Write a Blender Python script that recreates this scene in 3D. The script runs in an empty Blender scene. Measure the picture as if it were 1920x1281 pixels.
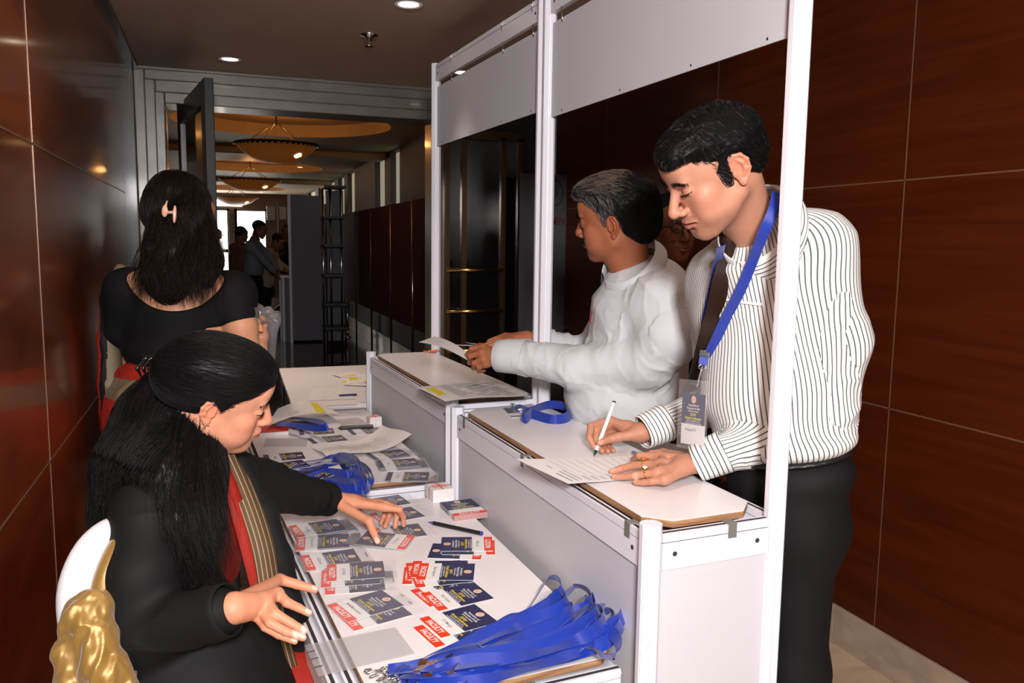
import bpy, bmesh, math, random
import numpy as np
from mathutils import Vector, Matrix, Euler
from mathutils import noise as mnoise

sc = bpy.context.scene
col = sc.collection
R = math.radians

# ------------------------------------------------------------------ camera
CX, CY, F, H0 = 960.0, 640.5, 1540.0, 1.58
_p, _r = R(6.85), R(0.72)
_d = np.array([0, math.cos(_p), math.sin(_p)])
_d = np.array([[math.cos(_r), -math.sin(_r), 0], [math.sin(_r), math.cos(_r), 0], [0, 0, 1]]) @ _d
_x = 400 - CX
_y = -(_d[0] * _x + _d[2] * F) / _d[1]
_F = np.array([_x, _y, F]); _F /= np.linalg.norm(_F)
_U = -_d
_Rt = np.cross(_F, _U)
if _Rt[0] < 0: _Rt = -_Rt
CM = np.array([_Rt, _F, _U])          # rows: world X, Y, Z in camera axes (right, down, forward)
CAM = np.array([0, 0, H0])
cam_d = bpy.data.cameras.new('camera'); cam_d.sensor_width = 36; cam_d.sensor_fit = 'HORIZONTAL'
cam_d.lens = F / 1920 * 36; cam_d.clip_start = .02; cam_d.clip_end = 200
cam = bpy.data.objects.new('camera', cam_d); col.objects.link(cam)
mw = Matrix.Identity(4)
for i in range(3):
    mw[i][0] = CM[i, 0]; mw[i][1] = -CM[i, 1]; mw[i][2] = -CM[i, 2]; mw[i][3] = CAM[i]
cam.matrix_world = mw
sc.camera = cam

def ray(x, y): return CM @ np.array([x - CX, y - CY, F])
def pz(x, y, z):                      # where the sight line meets a height
    r = ray(x, y); return Vector(CAM + r * ((z - H0) / r[2]))
def py_(x, y, Y):                     # ... a depth along the corridor
    r = ray(x, y); return Vector(CAM + r * (Y / r[1]))
def px_(x, y, X):
    r = ray(x, y); return Vector(CAM + r * (X / r[0]))
def pd(x, y, d):                      # ... a distance along the view direction
    return Vector(CAM + ray(x, y) * (d / F))

# ------------------------------------------------------------------ light
w = bpy.data.worlds.new('world'); sc.world = w; w.use_nodes = True
w.node_tree.nodes['Background'].inputs[0].default_value = (1, .95, .92, 1)
w.node_tree.nodes['Background'].inputs[1].default_value = .05
sc.view_settings.view_transform = 'Standard'; sc.view_settings.look = 'None'
sc.view_settings.gamma = 1; sc.view_settings.exposure = 0
sc.view_settings.use_curve_mapping = False
def area(name, loc, target, size, power, colr, spread=180, sy=None):
    l = bpy.data.lights.new(name, 'AREA'); l.size = size; l.energy = power; l.color = colr; l.spread = R(spread)
    if sy: l.shape = 'RECTANGLE'; l.size_y = sy
    o = bpy.data.objects.new(name, l); col.objects.link(o); o.location = loc
    o.rotation_euler = (Vector(target) - Vector(loc)).to_track_quat('-Z', 'Y').to_euler(); return o
area('camera_flash', (-.05, -.80, 2.15), (.75, 2.6, 1.05), .34, 125, (1, .965, .955), 180)
area('daylight_doors', (.3, 23.2, 1.4), (.5, 0, 1.2), 2.2, 55, (1, .93, .8))

# ------------------------------------------------------------------ materials
MATS = {}
def new_mat(name):
    m = bpy.data.materials.new(name); m.use_nodes = True; MATS[name] = m
    nt = m.node_tree; b = nt.nodes['Principled BSDF']; return m, nt, b
def pm(name, colr, rough=.5, metal=0, spec=.5, coat=0, emis=None, es=0, alpha=1, trans=0, sheen=0, bump=0, bscale=300, var=0, vscale=8, sss=0, ior=None, aniso=0):
    m, nt, b = new_mat(name)
    I = b.inputs
    I['Base Color'].default_value = (*colr, 1); I['Roughness'].default_value = rough; I['Metallic'].default_value = metal
    I['Specular IOR Level'].default_value = spec; I['Coat Weight'].default_value = coat; I['Coat Roughness'].default_value = .08
    I['Alpha'].default_value = alpha; I['Transmission Weight'].default_value = trans; I['Sheen Weight'].default_value = sheen
    if ior: I['IOR'].default_value = ior
    if aniso: I['Anisotropic'].default_value = aniso
    if emis: I['Emission Color'].default_value = (*emis, 1); I['Emission Strength'].default_value = es
    if sss:
        I['Subsurface Weight'].default_value = sss; I['Subsurface Radius'].default_value = (1, .35, .2); I['Subsurface Scale'].default_value = .006
    N = nt.nodes; L = nt.links
    if bump or var: tc = N.new('ShaderNodeTexCoord')
    if var:
        n = N.new('ShaderNodeTexNoise'); n.inputs['Scale'].default_value = vscale; n.inputs['Detail'].default_value = 6
        L.new(tc.outputs['Object'], n.inputs['Vector'])
        mx = N.new('ShaderNodeMix'); mx.data_type = 'RGBA'
        L.new(n.outputs['Fac'], mx.inputs[0])
        mx.inputs[6].default_value = (*[c * (1 - var) for c in colr], 1); mx.inputs[7].default_value = (*[min(1, c * (1 + var)) for c in colr], 1)
        L.new(mx.outputs[2], I['Base Color'])
    if bump:
        n = N.new('ShaderNodeTexNoise'); n.inputs['Scale'].default_value = bscale; n.inputs['Detail'].default_value = 4
        L.new(tc.outputs['Object'], n.inputs['Vector'])
        bp = N.new('ShaderNodeBump'); bp.inputs['Strength'].default_value = bump; bp.inputs['Distance'].default_value = .002
        L.new(n.outputs['Fac'], bp.inputs['Height']); L.new(bp.outputs['Normal'], I['Normal'])
    return m
def wood(name, c1, c2, scale=(1, 1, 14), rough=.22, coat=.6, crough=.1, mix=(.35, .7)):
    m, nt, b = new_mat(name); N = nt.nodes; L = nt.links
    tc = N.new('ShaderNodeTexCoord'); mp = N.new('ShaderNodeMapping'); mp.inputs['Scale'].default_value = scale
    n = N.new('ShaderNodeTexNoise'); n.inputs['Scale'].default_value = 1.6; n.inputs['Detail'].default_value = 8; n.inputs['Distortion'].default_value = .6
    cr = N.new('ShaderNodeValToRGB'); cr.color_ramp.elements[0].position = mix[0]; cr.color_ramp.elements[1].position = mix[1]
    cr.color_ramp.elements[0].color = (*c1, 1); cr.color_ramp.elements[1].color = (*c2, 1)
    L.new(tc.outputs['Object'], mp.inputs[0]); L.new(mp.outputs[0], n.inputs['Vector']); L.new(n.outputs['Fac'], cr.inputs[0]); L.new(cr.outputs[0], b.inputs['Base Color'])
    b.inputs['Roughness'].default_value = rough; b.inputs['Coat Weight'].default_value = coat; b.inputs['Coat Roughness'].default_value = crough
    return m
M_woodL = wood('left_wall_veneer', (.085, .012, .0025), (.20, .045, .007), (1, .9, 3.5), .32, .38, .10, (.3, .75))
M_woodR = wood('right_wall_veneer', (.058, .0085, .0018), (.098, .0165, .003), (1, 1.0, 16), .38, .15, .2, (.3, .8))
for _m in (M_woodL, M_woodR): _m.node_tree.nodes['Principled BSDF'].inputs['Specular IOR Level'].default_value = .2
M_seam = pm('panel_joint', (.22, .12, .07), .35, .3)
M_ceil = pm('ceiling_paint', (.38, .27, .20), .55, var=.18, vscale=1.2)
M_ceil2 = pm('far_ceiling_paint', (.34, .27, .20), .6, var=.1, vscale=2)
M_floor = wood('beige_marble', (.50, .36, .24), (.62, .46, .32), (2, 7, 1), .25, .2, .1)
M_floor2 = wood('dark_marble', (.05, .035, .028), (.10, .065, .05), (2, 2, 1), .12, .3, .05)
M_skirt = wood('stone_skirting', (.36, .27, .2), (.48, .37, .28), (2, 5, 9), .35, .1)
M_stone = pm('grey_portal_stone', (.145, .128, .105), .32, coat=.3, var=.35, vscale=9, bump=.15, bscale=40)
M_stoneD = pm('dark_grey_pilaster', (.035, .032, .03), .25, coat=.3, var=.3, vscale=5)
M_dark = pm('dark_lacquer', (.012, .010, .009), .25, coat=.3)
M_glassD = pm('dark_glass', (.006, .006, .006), .04, spec=.7, coat=.5)
M_brass = pm('brass', (.75, .45, .12), .22, 1)
M_chrome = pm('chrome', (.75, .75, .76), .15, 1)
M_white = pm('white_enamel', (.80, .80, .875), .33, spec=.4)
M_panel = pm('grey_white_laminate', (.62, .62, .665), .42, spec=.4, var=.02, vscale=3)
M_top = pm('white_worktop_laminate', (.80, .78, .80), .30, spec=.45)
M_ply = wood('raw_ply_edge', (.22, .10, .045), (.50, .28, .13), (3, 3, 60), .7, 0)
M_groove = pm('rail_groove', (.03, .03, .035), .6)
M_clip = pm('grey_clip', (.17, .17, .15), .5)
M_maroon = pm('maroon_board', (.085, .006, .012), .8)
M_gpanel = pm('grey_partition', (.16, .16, .19), .7)
M_black = pm('black_plastic', (.010, .010, .011), .4)
M_amber = pm('amber_glass', (.30, .10, .022), .5, emis=(1, .30, .04), es=.06)
M_amberhot = pm('amber_glass_hot', (.9, .5, .2), .5, emis=(1, .55, .2), es=5)
M_lamp = pm('lamp_lens', (1, .9, .7), .5, emis=(1, .80, .55), es=9)
M_day = pm('daylight_glazing', (1, 1, .95), .5, emis=(1, .95, .84), es=5)
M_cream = pm('lit_curtain', (.5, .46, .33), .8, emis=(.9, .85, .62), es=.28)
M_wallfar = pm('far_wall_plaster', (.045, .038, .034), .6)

# ------------------------------------------------------------------ mesh builder
def mesh_obj(name, verts, faces, mats, parent=None, midx=None, smooth=False, bevel=0, seg=2, angle=40):
    loc = Vector((0, 0, 0))
    if parent is not None: loc = WL.get(parent.name, Vector((0, 0, 0)))
    me = bpy.data.meshes.new(name)
    me.from_pydata([tuple(Vector(v) - loc) for v in verts] if loc.length else [tuple(v) for v in verts], [], faces)
    if not isinstance(mats, (list, tuple)): mats = [mats]
    for m in mats: me.materials.append(m)
    if midx is not None: me.polygons.foreach_set('material_index', midx)
    if smooth: me.polygons.foreach_set('use_smooth', [True] * len(me.polygons))
    me.update()
    o = bpy.data.objects.new(name, me); col.objects.link(o)
    if parent is not None: o.parent = parent; WL[o.name] = loc
    if bevel:
        b = o.modifiers.new('bevel', 'BEVEL'); b.width = bevel; b.segments = seg; b.limit_method = 'ANGLE'; b.angle_limit = R(angle)
    return o
WL = {}
def empty(name, loc, label=None, cat=None, group=None):
    o = bpy.data.objects.new(name, None); col.objects.link(o); o.location = loc; o.empty_display_size = .1
    WL[o.name] = Vector(loc); tag(o, label, cat, group); return o
def tag(o, label=None, cat=None, group=None, kind=None):
    if label: o['label'] = label
    if cat: o['category'] = cat
    if group: o['group'] = group
    if kind: o['kind'] = kind
    return o
class MB:
    def __init__(s): s.v = []; s.f = []; s.m = []
    def add(s, vs, fs, m=0):
        n = len(s.v); s.v += [Vector(v) for v in vs]; s.f += [[i + n for i in f] for f in fs]; s.m += [m] * len(fs); return s
    def hexa(s, p, m=0):     # 8 points: bottom ring then top ring
        return s.add(p, [(3, 2, 1, 0), (4, 5, 6, 7), (0, 1, 5, 4), (1, 2, 6, 5), (2, 3, 7, 6), (3, 0, 4, 7)], m)
    def box(s, a, b, m=0):
        x0, x1 = sorted((a[0], b[0])); y0, y1 = sorted((a[1], b[1])); z0, z1 = sorted((a[2], b[2]))
        return s.hexa([(x0, y0, z0), (x1, y0, z0), (x1, y1, z0), (x0, y1, z0), (x0, y0, z1), (x1, y0, z1), (x1, y1, z1), (x0, y1, z1)], m)
    def quadslab(s, pts, z0, z1, m=0):
        return s.prism([(p[0], p[1]) for p in pts], z0, z1, m)
    def prism(s, pts, z0, z1, m=0, mside=None):
        a = sum(pts[i][0] * pts[(i + 1) % len(pts)][1] - pts[(i + 1) % len(pts)][0] * pts[i][1] for i in range(len(pts)))
        if a < 0: pts = pts[::-1]
        n = len(pts); vs = [(p[0], p[1], z0) for p in pts] + [(p[0], p[1], z1) for p in pts]
        k = len(s.v); s.v += [Vector(v) for v in vs]
        s.f.append([k + i for i in range(n)][::-1]); s.m.append(m); s.f.append([k + n + i for i in range(n)]); s.m.append(m)
        for i in range(n):
            j = (i + 1) % n; s.f.append([k + i, k + j, k + n + j, k + n + i]); s.m.append(m if mside is None else mside)
        return s
    def beam(s, a, b, w, z0, z1, m=0, off=0):   # vertical-walled beam between plan points, w thick, off sideways
        a = Vector((a[0], a[1])); b = Vector((b[0], b[1])); d = (b - a).normalized(); n = Vector((d.y, -d.x))
        p = [a + n * (off - w / 2), b + n * (off - w / 2), b + n * (off + w / 2), a + n * (off + w / 2)]
        return s.prism([tuple(q) for q in p], z0, z1, m)
    def tube(s, path, r, n=8, m=0, closed=False, cap=True):
        path = [Vector(p) for p in path]; k0 = len(s.v); N = len(path)
        rs = r if isinstance(r, (list, tuple)) else [r] * N
        up = None
        for i, p in enumerate(path):
            a = path[(i - 1) % N] if (i > 0 or closed) else path[0]; b = path[(i + 1) % N] if (i < N - 1 or closed) else path[-1]
            t = (b - a).normalized() if (b - a).length > 1e-9 else Vector((0, 0, 1))
            if up is None:
                up = Vector((0, 0, 1)) if abs(t.z) < .9 else Vector((1, 0, 0))
            u = (up - t * up.dot(t)); u = u.normalized() if u.length > 1e-6 else t.orthogonal().normalized(); up = u
            v = t.cross(u)
            for j in range(n):
                an = 2 * math.pi * j / n; s.v.append(p + (u * math.cos(an) + v * math.sin(an)) * rs[i])
        seg = N if closed else N - 1
        for i in range(seg):
            for j in range(n):
                a = k0 + i * n + j; b = k0 + i * n + (j + 1) % n; c = k0 + ((i + 1) % N) * n + (j + 1) % n; d = k0 + ((i + 1) % N) * n + j
                s.f.append([a, b, c, d]); s.m.append(m)
        if cap and not closed:
            s.f.append([k0 + j for j in range(n)][::-1]); s.m.append(m); s.f.append([k0 + (N - 1) * n + j for j in range(n)]); s.m.append(m)
        return s
    def lathe(s, prof, c, n=32, m=0, sx=1, sy=1):
        k0 = len(s.v)
        for (r, z) in prof:
            for j in range(n):
                a = 2 * math.pi * j / n; s.v.append(Vector((c[0] + r * sx * math.cos(a), c[1] + r * sy * math.sin(a), c[2] + z)))
        for i in range(len(prof) - 1):
            for j in range(n):
                a = k0 + i * n + j; b = k0 + i * n + (j + 1) % n; s.f.append([a, b, b + n, a + n]); s.m.append(m)
        return s
    def build(s, name, mats, parent=None, smooth=False, bevel=0, **k):
        return mesh_obj(name, s.v, s.f, mats, parent, s.m, smooth, bevel, **k)
def structure(o): o['kind'] = 'structure'; return o

# ------------------------------------------------------------------ room shell
LX, RX, PY, CZ, FZ, EY = -.42, 2.31, 5.5, 2.6, 2.8, 23.5
structure(MB().box((LX - .3, -2.5, -.1), (RX + .3, PY + .35, 0)).build('floor', M_floor))
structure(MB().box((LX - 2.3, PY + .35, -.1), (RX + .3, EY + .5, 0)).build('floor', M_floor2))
structure(MB().box((LX - .3, -2.5, CZ), (RX + .3, PY, CZ + .12)).build('ceiling', M_ceil))
structure(MB().box((LX - .3, -2.6, 0), (RX + .3, -2.5, CZ)).build('wall_front', pm('brown_wall_behind', (.06, .03, .02), .6)))
def wall_panels(name, X, sgn, y0, y1, seams_h, seams_v, mat, z0=0):
    b = MB().box((X, y0, z0), (X + sgn * .12, y1, CZ)); o = structure(b.build(name, mat))
    j = MB()
    for z in seams_h: j.box((X - sgn * .0015, y0, z - .0028), (X + sgn * .01, y1, z + .0028))
    for y in seams_v: j.box((X - sgn * .0015, y - .002, z0), (X + sgn * .01, y + .002, CZ))
    structure(j.build('trim_1' if sgn < 0 else 'trim_2', M_seam))
wall_panels('wall_left', LX, -1, -2.5, 4.72, (.995, 1.812), (0.0, 1.2, 2.39), M_woodL)
structure(MB().box((LX, 4.725, 0), (LX - .12, PY + .1, CZ)).build('wall_left_pilaster', M_stoneD))
wall_panels('wall_right', RX, 1, -2.5, PY, (.995, 1.818), (1.1, 2.31, 3.5, 4.7), M_woodR, .15)
b = MB()
ys = [-1.2, .05, 1.30, 2.51, 3.74, 4.98]
for a, c in zip([-2.5] + ys, ys + [PY]): b.box((RX - .014, a + .001, 0), (RX + .02, c - .001, .155))
structure(b.build('baseboard_right', M_skirt, bevel=.002))
structure(MB().box((LX, -2.5, 0), (LX + .012, 4.7, .1)).build('baseboard_left', M_skirt))
# dark strip stands in for the shadow line between left wall and ceiling
structure(MB().box((LX, -2.5, CZ - .028), (LX + .03, PY, CZ)).build('shade_line_strip', M_dark))
# portal in the end wall
JL, JR, JZ = -.27, 1.44, 2.43
b = MB()
for i, (dx, dy) in enumerate(((.0, 0), (.05, .035), (.095, .07))):
    x0 = LX if i == 0 else LX + dx - .03 * 0
    b.box((LX + dx * 1.1, PY + dy, 0), (LX + dx * 1.1 + .06, PY + .35, CZ - dx * 1.3))
    b.box((LX + dx * 1.1 + .0601, PY + dy + .0005, CZ - dx * 1.3 - .075), (JR + .1 - i * .002, PY + .35, CZ - dx * 1.3 - .0003 * i))
b.box((LX, PY - .02, CZ - .022), (JR + .1, PY + .02, CZ))
b.box((JR, PY + .02, 0), (JR + .06, PY + .35, CZ))
structure(b.build('door_1', M_stone, bevel=.006))
structure(MB().box((JR + .06, PY + .05, 0), (RX, PY + .2, CZ)).build('wall_back', M_dark))
# framed dark glass door right of the portal, brass rails across it
b = MB()
for x in (JR + .07, JR + .19, JR + .475, JR + .60): b.box((x - .018, PY - .01, .02), (x + .018, PY + .05, 2.30))
b.box((JR + .06, PY - .01, 2.28), (JR + .62, PY + .05, 2.34))
door = structure(b.build('door_2', pm('bronze_frame', (.10, .06, .03), .3, .7)))
MB().box((JR + .07, PY + .012, .02), (JR + .60, PY + .03, 2.3)).build('glass_pane', M_glassD, door)
for z in (1.39, 1.105, .83):
    h = MB().tube([(JR + .05, PY - .06, z), (JR + .46, PY - .06, z)], .011, 10)
    for x in (JR + .1, JR + .2, JR + .41, JR + .44): h.tube([(x, PY - .06, z), (x, PY, z)], .007, 8)
    h.build('door_handle', M_brass, door, smooth=True)

# corridor beyond the portal
structure(MB().box((LX - 2.3, PY + .35, FZ + .14), (RX + .3, EY + .5, FZ + .3)).build('ceiling', M_ceil2))
BOWLS = [(.66, 9.2, 2.58, .43), (.62, 14.8, 2.58, .50), (.55, 21.0, 2.58, .5)]
# ceiling plane with round recesses over the bowl lamps
bm = bmesh.new()
def ceil_with_holes():
    segs = []
    y_prev = PY + .35
    b = MB()
    for (x, y, z, r) in BOWLS:
        Rr = 1.12; n = 40; y0, y1 = y - 2.2, y + 2.2
        b.box((LX - 2.3, y_prev, FZ), (RX + .3, y0, FZ + .14)); y_prev = y1
        cx = x + .08
        ring = [(cx + Rr * math.cos(2 * math.pi * i / n), y + Rr * math.sin(2 * math.pi * i / n)) for i in range(n)]
        outer = []
        xa, xb = LX - 2.3, RX + .3
        for i in range(n):
            a = 2 * math.pi * i / n; dx, dy = math.cos(a), math.sin(a)
            t = min([(xb - cx) / dx if dx > 1e-6 else 1e9, (xa - cx) / dx if dx < -1e-6 else 1e9, (y1 - y) / dy if dy > 1e-6 else 1e9, (y0 - y) / dy if dy < -1e-6 else 1e9])
            outer.append((cx + dx * t, y + dy * t))
        corners = [(xb, y1), (xa, y1), (xa, y0), (xb, y0)]
        k = len(b.v)
        for p in ring: b.v.append(Vector((p[0], p[1], FZ)))
        for p in outer: b.v.append(Vector((p[0], p[1], FZ)))
        for p in ring: b.v.append(Vector((p[0], p[1], FZ + .14)))
        for i in range(n):
            j = (i + 1) % n
            b.f.append([k + i, k + n + i, k + n + j, k + j]); b.m.append(0)
            b.f.append([k + i, k + j, k + 2 * n + j, k + 2 * n + i]); b.m.append(0)
            # corner fill
            for cpt in corners:
                a0, a1 = outer[i], outer[j]
                if abs(a0[0] - a1[0]) > 1e-6 and abs(a0[1] - a1[1]) > 1e-6 and min(a0[0], a1[0]) - 1e-6 <= cpt[0] <= max(a0[0], a1[0]) + 1e-6 and min(a0[1], a1[1]) - 1e-6 <= cpt[1] <= max(a0[1], a1[1]) + 1e-6:
                    q = len(b.v); b.v.append(Vector((cpt[0], cpt[1], FZ))); b.f.append([k + n + i, q, k + n + j]); b.m.append(0)
    b.box((LX - 2.3, y_prev, FZ), (RX + .3, EY + .5, FZ + .14))
    structure(b.build('ceiling', M_ceil2))
ceil_with_holes()
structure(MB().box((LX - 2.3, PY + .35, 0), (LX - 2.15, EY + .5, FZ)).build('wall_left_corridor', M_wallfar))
structure(MB().box((LX - 2.3, PY + .2, 0), (LX - .1, PY + .35, FZ + .1)).build('wall_left_return', M_dark))
# beams across the far ceiling and coves along it
b = MB()
for y in (6.4, 11.8, 17.6): b.box((LX - 2.15, y - .18, FZ - .09), (RX, y + .18, FZ))
structure(b.build('trim_4', M_ceil2, bevel=.02))
# right corridor wall, tall lit windows with posts between
b = MB()
wins = [(10.75, 11.35), (11.75, 12.5), (14.4, 15.2), (15.6, 16.4), (16.9, 17.9), (18.4, 19.6), (20.2, 21.8)]
prev = PY + .35
for (a, c) in wins:
    b.box((RX, prev, 0), (RX + .14, a, FZ)); b.box((RX, a, 0), (RX + .14, c, 1.9)); b.box((RX, a, FZ - .02), (RX + .14, c, FZ)); prev = c
b.box((RX, prev, 0), (RX + .14, EY, FZ))
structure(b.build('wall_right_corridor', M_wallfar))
for i, (a, c) in enumerate(wins):
    o = structure(MB().box((RX + .08, a, 1.9), (RX + .1, c, FZ - .02)).build('window_%d' % (i + 3), M_cream))
structure(MB().box((RX - .02, PY + .4, 0), (RX, EY, .22)).build('baseboard_right_corridor', M_skirt))
# end wall with two bright doors
b = MB()
for (x0, x1) in ((LX - 2.3, -.35), (.42, .56), (1.40, RX + .3)): b.box((x0, EY, 0), (x1, EY + .15, 2.4))
b.box((LX - 2.3, EY, 2.4), (RX + .3, EY + .15, FZ))
structure(b.build('wall_end', pm('end_wall_wood', (.09, .055, .035), .5)))
for i, (x0, x1) in enumerate(((-.35, .42), (.56, 1.40))):
    g = structure(MB().box((x0, EY + .06, .05), (x1, EY + .07, 2.4)).build('window_%d' % (i + 1), M_day))
    f = MB()
    for x in (x0 + .03, (x0 + .33 if i == 0 else x0 + .02), x1 - .03): f.box((x - .03, EY + .0, 0), (x + .03, EY + .05, 2.4))
    f.box((x0, EY, 2.34), (x1, EY + .05, 2.4)); f.box((x0, EY, 0), (x1, EY + .05, .12)); f.build('window_frame', M_dark, g)
structure(MB().box((-.3, EY - .04, 2.46), (.75, EY, 2.62)).build('window_10', M_day))

# open door leaf standing in the portal
leaf = empty('door_3', (-.02, 4.78, 0)); structure(leaf)
A, B = Vector((.0, 4.78)), Vector((-.175, 5.92))
dirv = (B - A).normalized()
f = MB(); f.beam(A, A + dirv * .12, .05, .01, 2.43); f.beam(B - dirv * .12, B, .05, .01, 2.43)
f.beam(A + dirv * .12, B - dirv * .12, .05, .01, .25); f.beam(A + dirv * .12, B - dirv * .12, .05, 2.31, 2.43)
f.build('leaf_frame', pm('black_door_frame', (.009, .008, .008), .35, .1, coat=.1), leaf, bevel=.004)
MB().beam(A + dirv * .12, B - dirv * .12, .012, .25, 2.31).build('glass_pane', M_glassD, leaf)

# bowl lamps
for i, (x, y, z, r) in enumerate(BOWLS):
    e = empty('pendant_bowl_lamp', (x, y, z), ('nearest of the amber glass bowl lamps hanging in the corridor', 'middle amber bowl lamp hanging over the corridor', 'farthest amber bowl lamp before the bright doors')[i], 'ceiling lamp', 'amber bowl lamps in a row')
    prof = [(r * math.cos(a), -.17 * math.sin(a) * (r / .43)) for a in [math.pi / 2 * k / 10 for k in range(11)]]
    prof = [(r, 0)] + [(r * (1 - t) ** .62 + .10 * t, -.19 * t) for t in [k / 9 for k in range(1, 10)]] + [(0.001, -.19)]
    MB().lathe(prof, (x, y, z), 40).build('glass_bowl', M_amber, e, smooth=True)
    rim = MB()
    for k in range(44):
        a0 = 2 * math.pi * k / 44; a1 = a0 + math.pi / 44 * 1.1
        rim.add([(x + rr * math.cos(aa), y + rr * math.sin(aa), z + zz) for (rr, zz) in ((r * 1.005, .0), (r * .955, -.026)) for aa in (a0, a1)], [(0, 1, 3, 2)])
    rim.tube([(x + r * math.cos(2 * math.pi * k / 40), y + r * math.sin(2 * math.pi * k / 40), z) for k in range(40)], .014, 6, closed=True)
    rim.build('rim', M_black, e)
    rd = MB()
    for k in range(4):
        a = 2 * math.pi * k / 4 + .5; rd.tube([(x + r * .8 * math.cos(a), y + r * .8 * math.sin(a), z), (x + .03 * math.cos(a), y + .03 * math.sin(a), z + .22)], .006, 6)
    rd.tube([(x, y, z + .2), (x, y, FZ + .14)], .01, 6)
    rd.build('hanging_rod', M_black, e)
    l = bpy.data.lights.new('bowl_bulb', 'POINT'); l.energy = 17; l.color = (1, .42, .11); l.shadow_soft_size = .06
    lo = bpy.data.objects.new('bowl_bulb', l); col.objects.link(lo); lo.location = (x, y, z + .06)
    bl = MB().lathe([(.001, .05), (.05, .03), (.06, 0), (.05, -.03), (.001, -.05)], (x + r * .42, y - r * .45, z - .10), 12); bl.build('bulb', M_amberhot, e, smooth=True)

def downlight(x, y, z, label, parts=True):
    e = empty('recessed_downlight', (x, y, z), label, 'ceiling light', 'recessed ceiling spots')
    MB().lathe([(.062, -.004), (.058, -.008), (.045, -.004), (.042, .0)], (x, y, z), 28).build('trim_ring', M_white, e, smooth=True)
    MB().lathe([(.043, -.003), (.03, -.006), (.001, -.007)], (x, y, z), 24).build('lens', M_lamp, e, smooth=True)
for (a, c, z, lb) in ((.822, 3.632, CZ, 'lit recessed spot nearest the top edge of the photo'), (.118, 5.09, CZ, 'lit recessed spot in front of the open dark door leaf'),
                      (1.442, 4.916, CZ, 'lit recessed spot seen through the hooks of the far fascia board'), (1.40, 14.4, FZ, 'lit recessed spot right of the nearest amber bowl lamp'),
                      (1.27, 18.4, FZ, 'small lit recessed spot right of the middle amber bowl lamp'), (1.2, 22.4, FZ, 'smallest lit recessed spot near the far bright doors')):
    downlight(a, c, z, lb)
for (x, y, pw, cone) in ((.822, 3.632, 40, 66), (.118, 5.09, 105, 105), (1.442, 4.916, 22, 70), (.60, 1.2, 30, 110), (-.05, 2.3, 22, 110), (1.75, 2.3, 14, 110)):  # spots without a fixture are added out of view to brighten the tops
    l = bpy.data.lights.new('seen_or_added_spot', 'SPOT'); l.energy = pw; l.color = (1, .76, .62); l.spot_size = R(cone); l.spot_blend = 1; l.shadow_soft_size = .06
    lo = bpy.data.objects.new('seen_or_added_spot', l); col.objects.link(lo); lo.location = (x, y, CZ - .02)
s_ = empty('sprinkler', (.758, 4.234, CZ), 'small brass sprinkler head under the ceiling left of the booth', 'sprinkler')
MB().lathe([(.045, 0), (.045, -.006), (.02, -.012), (.012, -.03), (.001, -.03)], (.758, 4.234, CZ), 20).build('base_plate', M_chrome, s_, smooth=True)
MB().tube([(.758, 4.234, CZ - .03), (.758, 4.234, CZ - .055)], .006, 8).lathe([(.001, -.055), (.022, -.055), (.022, -.058), (.001, -.058)], (.758, 4.234, CZ), 16).build('deflector', M_chrome, s_)
# ------------------------------------------------------------------ exhibition booths
def post_profile(c, r=.0235):
    pts = []
    for k in range(8):
        a = math.pi / 4 * k
        for da, rr in ((-.30, 1.0), (.30, 1.0), (.33, .84), (.455, .84)):
            aa = a + da if da < .4 else a + math.pi / 4 - .33
            pts.append((c[0] + r * rr * math.cos(aa), c[1] + r * rr * math.sin(aa)))
    return pts
def post(c, h, parent, r=.0235, name='post'):
    return MB().prism(post_profile(c, r), 0, h).build(name, M_white, parent)
def lerp(a, b, t): return Vector((a[0] + (b[0] - a[0]) * t, a[1] + (b[1] - a[1]) * t))
def rail(a, b, zt, parent, r=.024, screws=True):
    a = Vector((a[0], a[1])); b = Vector((b[0], b[1])); d = (b - a).normalized(); A = a + d * r; B = b - d * r
    m = MB().beam(A, B, .020, zt - .018, zt).beam(A, B, .020, zt - .078, zt - .0205).beam(A, B, .014, zt - .021, zt - .0175, 1).beam(A, B, .008, zt - .001, zt + .0003, 1)
    n = Vector((d.y, -d.x))
    if screws:
        for q in (A + d * .03, B - d * .03):
            for s in (1, -1):
                c = q + n * s * .0104
                m.tube([(c.x, c.y, zt - .045), (c.x + n.x * s * .0006, c.y + n.y * s * .0006, zt - .045)], .0055, 10, 1)
    return m.build('rail', [M_white, M_groove], parent)
def clip(p, d, zt, parent):
    d = Vector(d).normalized(); n = Vector((d.y, -d.x)); p = Vector(p)
    m = MB(); m.beam(p - d * .011, p + d * .011, .024, zt - .03, zt + .004)
    return m.build('clip', M_clip, parent, bevel=.001)
def inset(quad, e):
    c = sum((Vector(q) for q in quad), Vector((0, 0))) / len(quad)
    return [Vector(q) + (c - Vector(q)).normalized() * e for q in quad]
def chamfer(quad, e, which=(0, 1, 2, 3)):
    out = []
    n = len(quad)
    for i, q in enumerate(quad):
        q = Vector(q)
        if i in which:
            a = (Vector(quad[i - 1]) - q).normalized(); b = (Vector(quad[(i + 1) % n]) - q).normalized(); out += [q + a * e, q + b * e]
        else: out.append(q)
    return out
def worktop(quad, z0, z1, parent, ch=.045, which=(0, 1, 2, 3)):
    pts = [tuple(p) for p in chamfer(quad, ch, which)]
    m = MB().prism(pts, z0, z1 - .0015, 1).prism(pts, z1 - .0015, z1, 0)
    return m.build('worktop', [M_top, M_ply], parent)

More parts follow.
